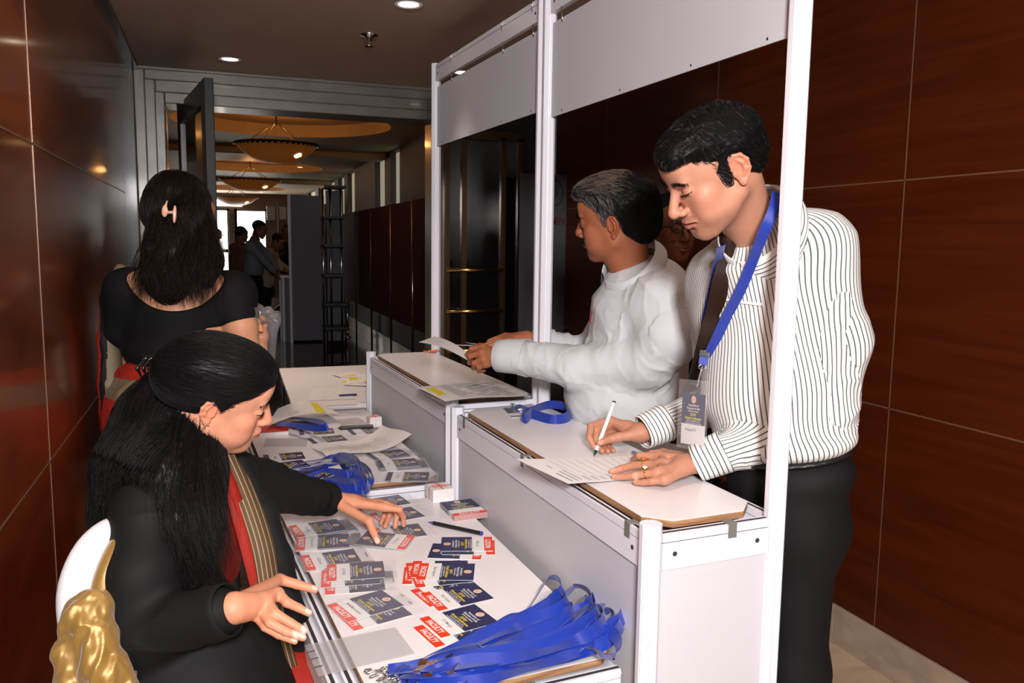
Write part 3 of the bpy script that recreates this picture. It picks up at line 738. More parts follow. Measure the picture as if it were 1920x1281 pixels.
def face_hair(root, f, brow_c=(14, 11, 10), th=.0042, n=330, seed=1, lash=True, rad=.00034, lift=0, moust=0, hl=1.0, ll=.0055):
    """eyebrows as short hairs, and the dark lash lines, standing on the face"""
    rs = np.random.RandomState(seed); pts = []; dirs = []
    def surf(x, z):
        y = .125
        for _ in range(40):
            d = float(f.eval((f.R @ (NV((x, y, z)) * f.s) + f.t)[None])[0]) / f.s
            if d < .0003: break
            y -= max(d * .8, .0003)
        return y
    for s in (-1, 1):
        for i in range(n // 2):
            u = rs.rand(); x = .0105 + .037 * u; zc_ = .0245 + lift + .008 * math.sin(u * 2.0) - .007 * u ** 3; t = th * (1.25 - .75 * u); z = zc_ + (rs.rand() * 2 - 1) * t
            y = surf(s * x, z); pts.append((s * x, y, z)); dirs.append((s * (.5 + .5 * u), .10, (.9 - 1.5 * u) * .5 + rs.randn() * .15))
        for i in range(moust // 2):
            x = .002 + .020 * rs.rand(); z = -.0505 - .10 * x - rs.rand() * .007; y = surf(s * x, z); pts.append((s * x, y, z)); dirs.append((s * .5, .15, -.8))
    P_ = NV(pts); D_ = NV(dirs); D_ /= np.linalg.norm(D_, axis=1)[:, None]; L = .0065 * hl * (.7 + .6 * rs.rand(len(P_)))
    path = np.stack([P_ + D_ * (L * t)[:, None] + NV((0, .0009, 0)) * (1 + t) for t in (0, .35, .7, 1)], 1)
    W_ = path @ f.R.T * f.s + f.t
    V, Q, C = strand_mesh(W_, rad, np.tile(lin(*brow_c), (len(P_), 1)), .4)
    parts = [(V, Q, C)]
    if lash:
        for s in (-1, 1):
            ln = []
            for u in np.linspace(0, 1, 9):
                x = .0185 + .0265 * u; z = .0012 + .0030 * u ** 2 * 1.2 + .0 * u; ln.append(NV((s * x, surf(s * x, z) + .0006, z)))
            m = MB(); m.tube([f.R @ (p * f.s) + f.t for p in ln], [.0005, .0009, .0012, .0013, .0014, .0014, .0013, .0011, .0006], 6); 
            V = np.array([v[:] for v in m.v]); q4 = [q for q in m.f if len(q) == 4]; parts.append((V, np.array(q4), np.tile(lin(14, 9, 8), (len(V), 1))))
            k = []; kd = []
            for u in np.linspace(.1, 1, 22): x = .0185 + .0265 * u; z = .0012 + .0036 * u ** 2; k.append((s * x, surf(s * x, z) + .001, z)); kd.append((s * .35 * u, .75, -.45))
            k = NV(k); kd = NV(kd); pth = np.stack([k + kd * ll * t + NV((0, 0, .0022)) * t * t for t in (0, .35, .7, 1)], 1) @ f.R.T * f.s + f.t; parts.append(strand_mesh(pth, .00022, np.tile(lin(12, 9, 8), (len(k), 1)), .3))
    V, Q, C = merge(parts); qobj('eyebrows_and_lashes', V, Q, M_hair, root, colr=C)
def hand_color(V, base, tips, nailc=(214, 160, 140), knuck=()):
    C = np.tile(base, (len(V), 1)) * (1 + .05 * fbm(V * 70, 2))[:, None]
    for p in knuck:
        d = np.linalg.norm(V - NV(p), axis=1); wgt = np.clip(1 - d / .014, 0, 1)[:, None] * .25; C = C * (1 - wgt) + base * NV((.80, .62, .58)) * wgt
    for p, nrm, ax in tips:        # nail: centre on the dorsal side, along the last bone
        p = NV(p); nrm = NV(nrm); ax = NV(ax); ax = ax / np.linalg.norm(ax); nrm = nrm - ax * (nrm @ ax); nrm /= np.linalg.norm(nrm); sd = np.cross(ax, nrm)
        q = V - p; u = q @ ax; v = q @ sd; n_ = q @ nrm
        wgt = (np.clip(1.4 - np.sqrt((u / .0068) ** 2 + (v / .0060) ** 2), 0, .4) / .4) * (n_ > .0028); wgt = wgt[:, None] * .75
        C = C * (1 - wgt) + lin(*nailc) * wgt
    return np.clip(C, 0, 1)
def nails_of(fingers, thumb, dorsal, sc_=1.0):
    out = []
    for q in list(fingers) + [thumb]:
        a = NV(q[-1]) - NV(q[-2]); a /= np.linalg.norm(a); out.append((NV(q[-1]) - a * .001, dorsal if not callable(dorsal) else dorsal(q), a))
    return out
def fold(V, N, amp, freq, axis=None, stretch=.35, seed=0, sharp=2):
    """cloth wrinkles pushed along the normals; stretch < 1 lengthens the folds along axis"""
    P = V.copy()
    if axis is not None:
        a = NV(axis); a /= np.linalg.norm(a); P = P - np.outer(P @ a, a) * (1 - stretch)
    P = P * freq + seed * 3.7; P = P + .35 * np.stack([vnoise(P * .7 + 5 * i) for i in range(3)], -1)
    n = fbm(P, 2); r = (1 - np.abs(n) * 2.2); r = np.sign(r) * np.abs(r) ** sharp
    return V + N * (amp * (r - .35))[:, None]
def seg_st(V, a, b):
    ab = NV(b) - NV(a); L = np.linalg.norm(ab); h = (V - NV(a)) @ ab / L ** 2; q = V - NV(a) - np.clip(h, 0, 1)[:, None] * ab
    return h, np.linalg.norm(q, axis=1), L
def around(V, a, b, ref):
    ax = NV(b) - NV(a); ax /= np.linalg.norm(ax); r = NV(ref) - ax * (NV(ref) @ ax); r /= np.linalg.norm(r); s = np.cross(ax, r); q = V - NV(a)
    return np.arctan2(q @ s, q @ r)
# ------------------------------------------------------------------ people: helpers
def camdir(x, y, z):                 # a direction given as (right, down, away) of the photograph
    v = CM @ NV((x, y, z)); return v / np.linalg.norm(v)
def P3(t): return np.array(pd(*t))
def hit(f, x, y, d0=1.0, d1=4.0, off=.002):
    r = ray(x, y) / F; d = d0
    for _ in range(120):
        p = CAM + r * d; v = float(f.eval(p[None])[0])
        if v < .0004: return p - r / np.linalg.norm(r) * off
        d += max(v * .7, .0006)
        if d > d1: break
    return None
def hitpath(f, pts, off=.003, d0=1.2, fallback=None):
    out = []; last = None
    for (x, y) in pts:
        p = hit(f, x, y, d0, off=off)
        if p is None: p = last + (CAM + ray(x, y) / F * np.dot(last - CAM, ray(x, y)) / np.dot(ray(x, y), ray(x, y)) * F - last) if last is not None else None
        if p is not None: out.append(p); last = p
    return out
def spline(pts, n):
    pts = [NV(p) for p in pts]; P_ = [2 * pts[0] - pts[1]] + pts + [2 * pts[-1] - pts[-2]]; out = []
    m = len(pts) - 1
    for i in range(n):
        t = i / (n - 1) * m; k = min(int(t), m - 1); u = t - k; a, b, c, d = P_[k:k + 4]
        out.append(.5 * ((2 * b) + (c - a) * u + (2 * a - 5 * b + 4 * c - d) * u * u + (-a + 3 * b - 3 * c + d) * u ** 3))
    return np.array(out)
def ribbon_strip(name, pts, widths, normals, mat, parent=None, th=.0012, n=None, lens=None):
    """flat band along pts; normals = face normal at each control point"""
    n = n or len(pts) * 6; P_ = spline(pts, n); Nn = spline(normals, n); Wd = np.interp(np.linspace(0, 1, n), np.linspace(0, 1, len(widths)), widths)
    T = np.gradient(P_, axis=0); T /= np.linalg.norm(T, axis=1)[:, None] + 1e-9; Nn -= T * (Nn * T).sum(1)[:, None]; Nn /= np.linalg.norm(Nn, axis=1)[:, None] + 1e-9
    S_ = np.cross(T, Nn) * Wd[:, None] / 2
    ring = [P_ - S_ + Nn * th / 2, P_ + S_ + Nn * th / 2, P_ + S_ - Nn * th / 2, P_ - S_ - Nn * th / 2]
    V = np.stack(ring, 1).reshape(-1, 3); Q = []
    for i in range(n - 1):
        for j in range(4):
            a = i * 4 + j; b = i * 4 + (j + 1) % 4; Q.append((a, b, b + 4, a + 4))
    Q.append((3, 2, 1, 0)); q = (n - 1) * 4; Q.append((q, q + 1, q + 2, q + 3))
    if name is None: return V, np.array(Q)
    o = qobj(name, V, np.array(Q), mat, parent)
    b = o.modifiers.new('e', 'EDGE_SPLIT'); b.split_angle = R(50)
    return o
M_blue = pm('royal_blue_satin', (.006, .032, .32), .36, spec=.6, sheen=.15)
M_ribdark = M_blue
M_navy = pm('badge_navy', (.018, .022, .085), .4)
M_red = pm('badge_red', (.80, .045, .012), .45)
M_card = pm('card_white', (.80, .80, .80), .5)
M_yellow = pm('badge_yellow', (.75, .62, .02), .5)
M_ink = pm('print_grey', (.12, .12, .13), .6)
M_seal = pm('seal_orange', (.75, .25, .05), .5)
M_cream2 = pm('seal_cream', (.85, .78, .62), .5)
def plastic(name, tint, alpha, rough=.12):
    m, nt, b = new_mat(name); b.inputs['Base Color'].default_value = (*tint, 1); b.inputs['Roughness'].default_value = rough; b.inputs['Alpha'].default_value = alpha
    b.inputs['Specular IOR Level'].default_value = .6; return m
M_sleeve = plastic('clear_plastic_sleeve', (.85, .84, .88), .085)
M_sleeve2 = plastic('frosted_plastic', (.55, .55, .57), .26, .3)
def stripe_mat(name, c_base, c_line, freq, wdt, rough=.75):
    m, nt, b = new_mat(name); N = nt.nodes; L = nt.links
    a = N.new('ShaderNodeAttribute'); a.attribute_name = 'st'; a.attribute_type = 'GEOMETRY'
    mu = N.new('ShaderNodeMath'); mu.operation = 'MULTIPLY'; mu.inputs[1].default_value = freq; L.new(a.outputs['Fac'], mu.inputs[0])
    fr = N.new('ShaderNodeMath'); fr.operation = 'FRACT'; L.new(mu.outputs[0], fr.inputs[0])
    lt = N.new('ShaderNodeMath'); lt.operation = 'LESS_THAN'; lt.inputs[1].default_value = wdt; L.new(fr.outputs[0], lt.inputs[0])
    mx = N.new('ShaderNodeMix'); mx.data_type = 'RGBA'; L.new(lt.outputs[0], mx.inputs[0]); mx.inputs[6].default_value = (*c_base, 1); mx.inputs[7].default_value = (*c_line, 1)
    L.new(mx.outputs[2], b.inputs['Base Color']); b.inputs['Roughness'].default_value = rough; b.inputs['Specular IOR Level'].default_value = .2
    return m
M_stripe = stripe_mat('grey_striped_cotton', (.80, .80, .79), (.10, .115, .11), 1 / .0118, .26)
M_shirt2 = pm('white_cotton', (.56, .58, .60), .8, spec=.2, bump=.1, bscale=1500)
M_trouser = pm('black_trouser_cloth', (.006, .006, .007), .75, spec=.25)
M_tie = pm('dark_brown_satin', (.020, .009, .005), .6, spec=.2, bump=.2, bscale=900)

def tube_cuff(root, a, b, r0, r1, mat, th=.004, n=40):
    ax = NV(b) - NV(a); L = np.linalg.norm(ax); ax /= L; Bm = rot_to(ax); rows = []; st = []
    prof = [(r0, 0), (r0 + (r1 - r0) * .3, L * .3), (r0 + (r1 - r0) * .65, L * .65), (r1, L - .002), (r1 - th / 2, L), (r1 - th, L - .002), (r0 - th, 0), (r0, 0)]
    for i in range(n):
        t = 2 * math.pi * i / n; d = Bm @ NV((math.cos(t), math.sin(t), 0)); wob = 1 + .02 * math.sin(3 * t + 1)
        rows.append([NV(a) + d * r * wob + ax * z for r, z in prof]); st.append([z + .002 * math.sin(2 * t) for r, z in prof])
    m = len(prof); V = np.array(rows).reshape(-1, 3); Q = [(i * m + j, ((i + 1) % n) * m + j, ((i + 1) % n) * m + j + 1, i * m + j + 1) for i in range(n) for j in range(m - 1)]
    return qobj('cuff', V, np.array(Q), mat, root, attrs={'st': np.array(st).ravel()})
def shirt_collar(root, ca, ctop, fw, r0, r1, h, mat, point=.08, gap=.15, tilt=.0, th=.0035):
    """stand and turned-down fall of a shirt collar, open at the throat"""
    ax = NV(ctop) - NV(ca); ax = ax / np.linalg.norm(ax); ax = ax + NV((0, 0, tilt)); ax /= np.linalg.norm(ax); f = fw - ax * (fw @ ax); f /= np.linalg.norm(f); s_ = np.cross(f, ax)
    n = 48; rows = []; st = []
    for i in range(n + 1):
        a = gap + (2 * math.pi - 2 * gap) * i / n; front = (1 + math.cos(a)) / 2; d = f * math.cos(a) + s_ * math.sin(a); side = abs(math.sin(a))
        hh = h * (1 - .42 * front); L = .046 + (point - .046) * front ** 2.5; ell = 1 + .04 * math.cos(a)
        prof = [(r0 * ell, -.004), (r1 * ell, hh), (r1 * ell + .004, hh + .0035), (r1 * ell + .008, hh), (r0 * ell + .010 + .008 * front ** 3, hh - L * .55), (r0 * ell + .013 + .014 * front ** 3, hh - L),
                (r0 * ell + .011 + .014 * front ** 3, hh - L - .0008), (r0 * ell + .0065 + .008 * front ** 3, hh - L * .55), (r1 * ell + .0045, hh - .002), (r1 * ell + .0005, hh - .003), (r0 * ell - .003, -.004)]
        rows.append([NV(ca) + d * r + ax * z for r, z in prof]); st.append([z * 1.0 if k < 2 else (hh - z) + .03 for k, (r, z) in enumerate(prof)])
    m = len(rows[0]); V = np.array(rows).reshape(-1, 3); Q = []
    for i in range(n):
        for j in range(m - 1): q = i * m + j; Q.append((q, q + 1, q + m + 1, q + m))
    o = qobj('collar', V, np.array(Q), mat, root, attrs={'st': np.array(st).ravel()}); sd = o.modifiers.new('s', 'SUBSURF'); sd.levels = 1; sd.render_levels = 1
    return o
def build_hair(parent, f, cutter, comb_dir, n, length, color_fn, base, seg=6, h=.0025, seed=3, rad=.00042, lift=.0008, zmin=None, name='hair', amp=.002, jitter=.22, keep=None):
    V, Q = f.mesh(h); N = vnormals(V, Q)
    q = ((V - f.t) @ f.R) / f.s
    dn = vnoise(q * NV((260, 70, 160))) * .6 + vnoise(q * NV((90, 40, 60)))
    V = V + N * (amp * dn)[:, None]
    C = np.tile(base, (len(V), 1)) * (1 + .3 * vnoise(q * NV((700, 90, 300))))[:, None]
    rs = np.random.RandomState(seed); pick = rs.choice(len(V), n)
    if keep is not None:
        m = keep(((V[pick] - f.t) @ f.R) / f.s); pick = pick[m]
    st = V[pick]; cc = color_fn(((st - f.t) @ f.R) / f.s, rs)
    L = np.asarray(length) * (.6 + .8 * rs.rand(len(pick)))
    SV, SQ, SC = strands(f, st, comb_dir, seg, L, rad, cc, lift=lift, seed=seed, jitter=jitter)
    V, Q, C = merge([(V, Q, C), (SV, SQ, SC)])
    return qobj(name, V, Q, M_hair, parent, colr=np.clip(C, 0, 1))

# ------------------------------------------------------------------ man in the striped shirt
def striped_man():
    skin = lin(190, 136, 111)
    LS, RS = P3((1530, 468, 1.95)), P3((1345, 530, 2.22)); NB = P3((1412, 428, 1.99))
    H_ = P3((1482, 905, 2.06)); B_ = P3((1462, 770, 2.09)); C_ = P3((1438, 600, 2.09))
    root = empty('person', (H_[0], H_[1], 0), 'man in grey-striped white shirt and dark tie, bending to write on the nearest counter', 'person')
    lat = RS - LS; lat /= np.linalg.norm(lat)
    up = NB - H_; up /= np.linalg.norm(up); fw = np.cross(up, lat); fw /= np.linalg.norm(fw); Rb = frame(fw, up)
    # head
    hf = camdir(-.82, .55, -.10); hu = camdir(-.48, -.78, -.38)
    hc = P3((1338, 321, 1.84)); Rh = frame(hf, hu); S = 1.105
    f = Fld(Rh, hc, S); head_field(f, True, 1.12, .8, fat=.002, jaw=.002)
    f.R = np.eye(3); f.t = np.zeros(3); f.s = 1.0
    neck0 = hc + Rh @ NV((0, -.038, -.045)) * S; neckm = NB - up * .02
    f.cone(neck0, neckm, .056, .056, k=.03); f.cone(hc + Rh @ NV((0, .015, -.075)) * S, neckm + fw * .01, .034, .036, k=.04)
    f.R, f.t, f.s = Rh, hc, S
    V, Q = f.mesh(.0021); V = smooth_mesh(V, Q, 1, .4)
    C = head_color(f, V, skin, stubble=.55, lips=(168, 92, 84), blush=.3, brow_th=.0015)
    headp = (V, Q, C); fhead = f; face_hair(root, f, th=.0050, n=520)
    # hands
    zc = 1.004
    def T(x, y, z): return np.array(pz(x, y, z))
    g = Fld()
    wl = T(1312, 866, 1.050); fo = wl + (P3((1545, 775, 1.95)) - wl) * .35
    fl = [[T(1236, 857, 1.048), T(1199, 855, 1.044), T(1189, 862, 1.026), T(1200, 868, 1.018)],
          [T(1236, 871, 1.046), T(1189, 873, 1.032), T(1164, 879, 1.020), T(1147, 885, 1.014)],
          [T(1231, 887, 1.040), T(1192, 892, 1.027), T(1168, 894, 1.018), T(1151, 895, 1.014)],
          [T(1246, 900, 1.030), T(1222, 903, 1.023), T(1207, 905, 1.017), T(1191, 905, 1.013)]]
    th = [T(1275, 856, 1.034), T(1245, 850, 1.024), T(1222, 852, 1.018), T(1206, 858, 1.015)]
    hand(g, wl, fo, fl, th, fat=1.0, wr=.030); Vl, Ql = g.mesh(.0021); Vl = smooth_mesh(Vl, Ql, 1, .4)
    Cl = hand_color(Vl, skin * NV((.95, .92, .9)), nails_of(fl[1:], th, NV((0, 0, 1)))[:3], knuck=[q[1] for q in fl] + [q[0] for q in fl])
    gl = g; g = Fld()
    wr_ = T(1203, 812, 1.062); fo2 = P3((1300, 770, 2.32))
    fr_ = [[T(1143, 789, 1.082), T(1108, 799, 1.075), T(1105, 821, 1.048), T(1114, 838, 1.026)],
           [T(1150, 795, 1.070), T(1119, 808, 1.060), T(1116, 832, 1.030), T(1129, 846, 1.015)],
           [T(1158, 803, 1.052), T(1132, 815, 1.045), T(1127, 836, 1.020), T(1140, 846, 1.014)],
           [T(1168, 812, 1.036), T(1146, 822, 1.030), T(1140, 838, 1.016), T(1150, 845, 1.013)]]
    th2 = [T(1182, 819, 1.055), T(1160, 820, 1.052), T(1143, 824, 1.046), T(1124, 831, 1.040)]
    hand(g, wr_, wr_ + (fo2 - wr_) * .45, fr_, th2, fat=1.0, wr=.030); Vr, Qr = g.mesh(.0021); Vr = smooth_mesh(Vr, Qr, 1, .4)
    Cr = hand_color(Vr, skin * NV((.93, .9, .88)), nails_of([], th2, camdir(.1, -.4, -1)), knuck=[q[1] for q in fr_])
    # core body under the clothes
    core = Fld(); core.cone(NB - up * .05, H_, .05, .09, k=.05).cone(LS - fw * .02, RS - fw * .02, .04, k=.04)
    EL, ER = P3((1545, 772, 1.95)), P3((1348, 752, 2.36))
    core.cone(LS, EL, .045, .04).cone(EL, wl + (EL - wl) * .2, .036, .028).cone(RS, ER, .045, .04).cone(ER, wr_ + (ER - wr_) * .2, .036, .028)
    hl = P3((1498, 960, 2.02)); hr = P3((1465, 960, 2.18))
    for hp in (hl, hr): core.cone(hp, NV((hp[0], hp[1], .55)), .08, .05).cone(NV((hp[0], hp[1], .55)), NV((hp[0] + .01, hp[1] + .01, .1)), .05, .035)
    Vc, Qc = core.mesh(.014)
    qobj('body', *merge([headp, (Vl, Ql, Cl), (Vr, Qr, Cr), (Vc, Qc, np.tile(skin, (len(Vc), 1)))])[:2], M_skin, root,
         colr=merge([headp, (Vl, Ql, Cl), (Vr, Qr, Cr), (Vc, Qc, np.tile(skin, (len(Vc), 1)))])[2])
    # hair
    fh = Fld(Rh, hc, S)
    fh.ell((0, -.022, .044), (.0790, .1040, .082), k=.02); fh.ell((-.004, .030, .082), (.064, .066, .034), k=.03); fh.ell((-.02, .062, .078), (.042, .040, .026), k=.02)
    fh.ell((0, -.070, .0), (.058, .045, .055), k=.03)
    for s__ in (-1, 1): fh.ell((s__ * .0640, .012, .006), (.0115, .016, .030), k=.012)
    face = [(.3, .068), (.100, .064), (.074, .068), (.058, .066), (.052, .046), (.042, .028), (.026, .014), (.017, -.018), (.004, -.020), (.003, .016), (-.004, .036), (-.022, .036), (-.036, .014), (-.038, -.026), (-.050, -.044), (-.085, -.058), (-.3, -.06), (-.3, -.4), (.3, -.4)]
    fh.poly(face, k=.004)
    def cd(P_, t):
        q = ((P_ - hc) @ Rh) / S; top = q[:, 2] > .085
        right = np.where(q[:, 0] < -.05, 0, 1)
        d = np.stack([np.where(top & (q[:, 0] > -.05), .9, np.where(top, -.5, .02 * np.sign(q[:, 0]))), np.where(q[:, 2] > .05, -.15, -.55) + 0 * q[:, 0], np.where(top, -.2, -.8)], -1)
        d[:, 1] += np.where((q[:, 1] > .03) & (q[:, 0] > -.05), .8, 0)
        return d @ Rh.T
    def hcol(q, rs):
        grey = np.clip(1 - (q[:, 2] - .0) / .045, 0, 1) * np.clip((q[:, 1] + .03) / .05, 0, 1); g_ = (rs.rand(len(q)) < .45 * grey + .04)
        return np.where(g_[:, None], NV((.10, .095, .09)), NV((.006, .0055, .006))) * (.6 + .8 * rs.rand(len(q)))[:, None]
    build_hair(root, fh, None, cd, 5600, .024, hcol, NV((.0045, .004, .0045)), rad=.00040, jitter=.13)
    # shirt
    s = Fld(Rb, NV((0, 0, 0)), 1.0); s.R = np.eye(3)
    W_ = lambda c, v: c + Rb @ NV(v)
    s.cone(LS - lat * -.0, RS, .075, .072, k=.05)
    s.ell(W_(C_, (0, .0, .02)), (.215, .150, .21), Rb, k=.08)
    s.ell(W_(B_, (0, .01, .05)), (.200, .158, .17), Rb, k=.08)
    s.ell(W_(C_, (0, -.045, .10)), (.17, .13, .14), Rb, k=.08)
    s.ell(W_(H_, (0, .0, .115)), (.180, .148, .05), Rb, k=.05)
    s.cone(NB - up * .04, NB - up * .08, .066, .10, k=.06); s.cone(P3((1452, 425, 2.0)), LS, .060, .075, k=.05)
    arms = Fld(); 
    EL2, mid = P3((1548, 772, 1.97)), P3((1566, 640, 1.97))
    wlc = wl + (EL - wl) * .12
    for F2 in (s,):
        F2.chain([LS, mid, EL2], [.084, .076, .064], k=.035); F2.chain([EL2, P3((1440, 826, 2.0)), wl + (EL - wl) * .17], [.062, .056, .046], k=.03)
        F2.chain([RS, P3((1352, 650, 2.33)), ER], [.080, .074, .062], k=.035); F2.chain([ER, wr_ + (ER - wr_) * .22], [.060, .046], k=.03)
    V, Q = s.mesh(.0055); N = vnormals(V, Q)
    # cloth folds, by limb
    hL, dL, _ = seg_st(V, LS, EL2); h2, d2, _ = seg_st(V, EL2, wl); h3, d3, _ = seg_st(V, RS, ER); h4, d4, _ = seg_st(V, ER, wr_)
    dT = np.abs(((V - C_) @ Rb)[:, 0])
    lat_c = ((V - B_) @ Rb)
    inT = (np.abs(lat_c[:, 0]) / .21) ** 2 + (lat_c[:, 1] / .16) ** 2 < 1.15
    mT = np.sqrt((lat_c[:, 0] / .205) ** 2 + (lat_c[:, 1] / .155) ** 2)
    lab = np.argmin(np.stack([mT, dL / .078 + .02, d2 / .060, d3 / .078 + .02, d4 / .058]), axis=0)
    Vf = fold(V, N, .0045, 7, (RS - LS), .6, 3)
    e1 = np.exp(-((hL - 1) ** 2) / .05); 
    Va = fold(V, N, .0065, 13, np.cross(EL2 - LS, fw), .45, 9)
    w1 = ((lab == 1) | (lab == 2) | (lab == 3) | (lab == 4))[:, None]; V2 = np.where(w1, Va, Vf)
    q = (V - B_) @ Rb
    sts = [(np.arctan2(q[:, 0], q[:, 1] * 1.2) * .185 + .012 * vnoise(V * 6), 2 * math.pi * .185)]
    for (a, b, rr, ref) in ((LS, EL2, .078, fw), (EL2, wl, .056, NV((0, 0, 1))), (RS, ER, .075, fw), (ER, wr_, .055, NV((0, 0, 1)))): sts.append((around(V, a, b, ref) * rr + .008 * vnoise(V * 9), 2 * math.pi * rr))
    fl_ = lab[Q[:, 0]]; cv = np.zeros(Q.shape)
    for k_, (arr, per) in enumerate(sts):
        m_ = fl_ == k_; c_ = arr[Q[m_]]; c_ = np.where(c_ - c_[:, :1] > per / 2, c_ - per, np.where(c_[:, :1] - c_ > per / 2, c_ + per, c_)); cv[m_] = c_
    sh = qobj('shirt', V2, Q, M_stripe, root); at = sh.data.attributes.new('st', 'FLOAT', 'CORNER'); at.data.foreach_set('value', cv.ravel().astype(np.float32))
    M_plainwhite = pm('shirt_white_placket', (.8, .8, .79), .7)
    # cuffs: stripes run round the wrist
    for (a, b, r0, r1) in ((wl + (EL - wl) * .22, wl + (EL - wl) * -.035, .053, .047), (wr_ + (ER - wr_) * .30, wr_ + (ER - wr_) * .0, .054, .048)): tube_cuff(root, a, b, r0, r1, M_stripe)
    shirt_collar(root, P3((1430, 434, 1.945)), P3((1394, 398, 1.885)), fw, .104, .090, .056, M_stripe, point=.092, gap=.10)
    # tie
    tn = -camdir(0, 0, 1)
    pts = [hit(s, 1368, 468, 1.4, off=.012)]
    for (x, y, o_) in ((1356, 520, .012), (1343, 590, .012), (1327, 655, .014), (1308, 722, .020)): 
        h_ = hit(s, x, y, 1.4, off=o_); pts.append(h_ if h_ is not None else pts[-1] + NV((0, 0, -.08)))
    d_last = (pts[-1] - CAM) @ camdir(0, 0, 1)
    pts += [P3((1294, 780, d_last + .005)), P3((1285, 835, d_last + .015))]
    ribbon_strip('tie', pts, [.036, .048, .056, .064, .074, .084, .088], [tn] * len(pts), M_tie, root, th=.004)
    k = Fld(); k0 = P3((1366, 456, ((pts[0] - CAM) @ camdir(0, 0, 1)) - .005)); k.cone(k0 + NV((0, 0, .006)), k0 - NV((0, 0, .028)), .021, .013)
    Vk, Qk = k.mesh(.003); qobj('tie_knot', Vk, Qk, M_tie, root)
    # pocket edge and placket line
    pk = hitpath(s, [(1362, 562), (1385, 566), (1408, 569), (1428, 571)], .002)
    if len(pk) > 2: ribbon_strip('pocket', pk, [.006], [tn] * len(pk), M_plainwhite, root, th=.002)
    # trousers
    t = Fld(); t.ell(H_ + up * .03, (.165, .140, .085), Rb, k=.05)
    t.ell(H_ - NV((0, 0, .10)), (.155, .140, .14), Rb, k=.06)
    for hp, dx in ((hl, .012), (hr, .0)):
        t.chain([hp, NV((hp[0] + dx, hp[1], .52)), NV((hp[0] + dx + .01, hp[1] + .02, .07))], [.092, .078, .070], k=.04)
    V, Q = t.mesh(.010); V = fold(V, vnormals(V, Q), .006, 6, (0, 0, 1), .4, 2); qobj('trousers', V, Q, M_trouser, root)
    b_ = Fld(); b_.ell(H_ + up * .085, (.172, .146, .018), Rb); Vb, Qb = b_.mesh(.006); qobj('belt', Vb, Qb, M_black, root)
    for hp in (hl, hr):
        sh_ = Fld(); p0 = NV((hp[0] + .01, hp[1] + .02, .045)); sh_.cone(p0, p0 + NV((fw[0], fw[1], 0)) * .16, .045, .036, k=.02); sh_.box(p0 + NV((fw[0], fw[1], 0)) * .07 - NV((0, 0, .045)), (.3, .3, .012), k=.002, op='s', rd=0)
        Vs, Qs = sh_.mesh(.007); qobj('shoe', Vs, Qs, M_black, root)
    # rings
    def ring(c0, ax, r, stone, mat):
        m = MB(); B_ = rot_to(ax); m.tube([Vector(c0 + B_ @ NV((r * math.cos(a), r * math.sin(a), 0))) for a in np.linspace(0, 2 * math.pi, 20)[:-1]], .0019, 6, closed=True); m.build('ring', M_brass, root, smooth=True)
        up_ = NV((0, 0, 1)) - NV(ax) / np.linalg.norm(ax) * (ax[2] / np.linalg.norm(ax)); up_ /= np.linalg.norm(up_); p = c0 + up_ * (r + .0025)
        if stone == 'sq': MB().box(p - NV((.0090, .0074, .0022)), p + NV((.0090, .0074, .002)), 0).build('ring_setting', M_brass, root, bevel=.001); MB().box(p - NV((.0074, .0058, .001)), p + NV((.0074, .0058, .0034))).build('gemstone', pm('coral', (.75, .13, .03), .3), root, bevel=.0012)
        else:
            MB().lathe([(.001, -.001), (.0084, -.001), (.0088, .001), (.0076, .0024)], p, 20).build('ring_setting', M_brass, root, smooth=True); MB().lathe([(.0074, .001), (.0060, .0040), (.0032, .0055), (.0001, .0060)], p, 20).build('gemstone', pm('pearl', (.75, .74, .72), .15, coat=.5), root, smooth=True)
    ring(fl[1][0] * .45 + fl[1][1] * .55, fl[1][1] - fl[1][0], .0125, 'sq', None); ring(fl[2][0] * .5 + fl[2][1] * .5, fl[2][1] - fl[2][0], .0125, 'rd', None)
    return root, s, fw, up, Rb
man1, shirt1, fw1, up1, Rb1 = striped_man()
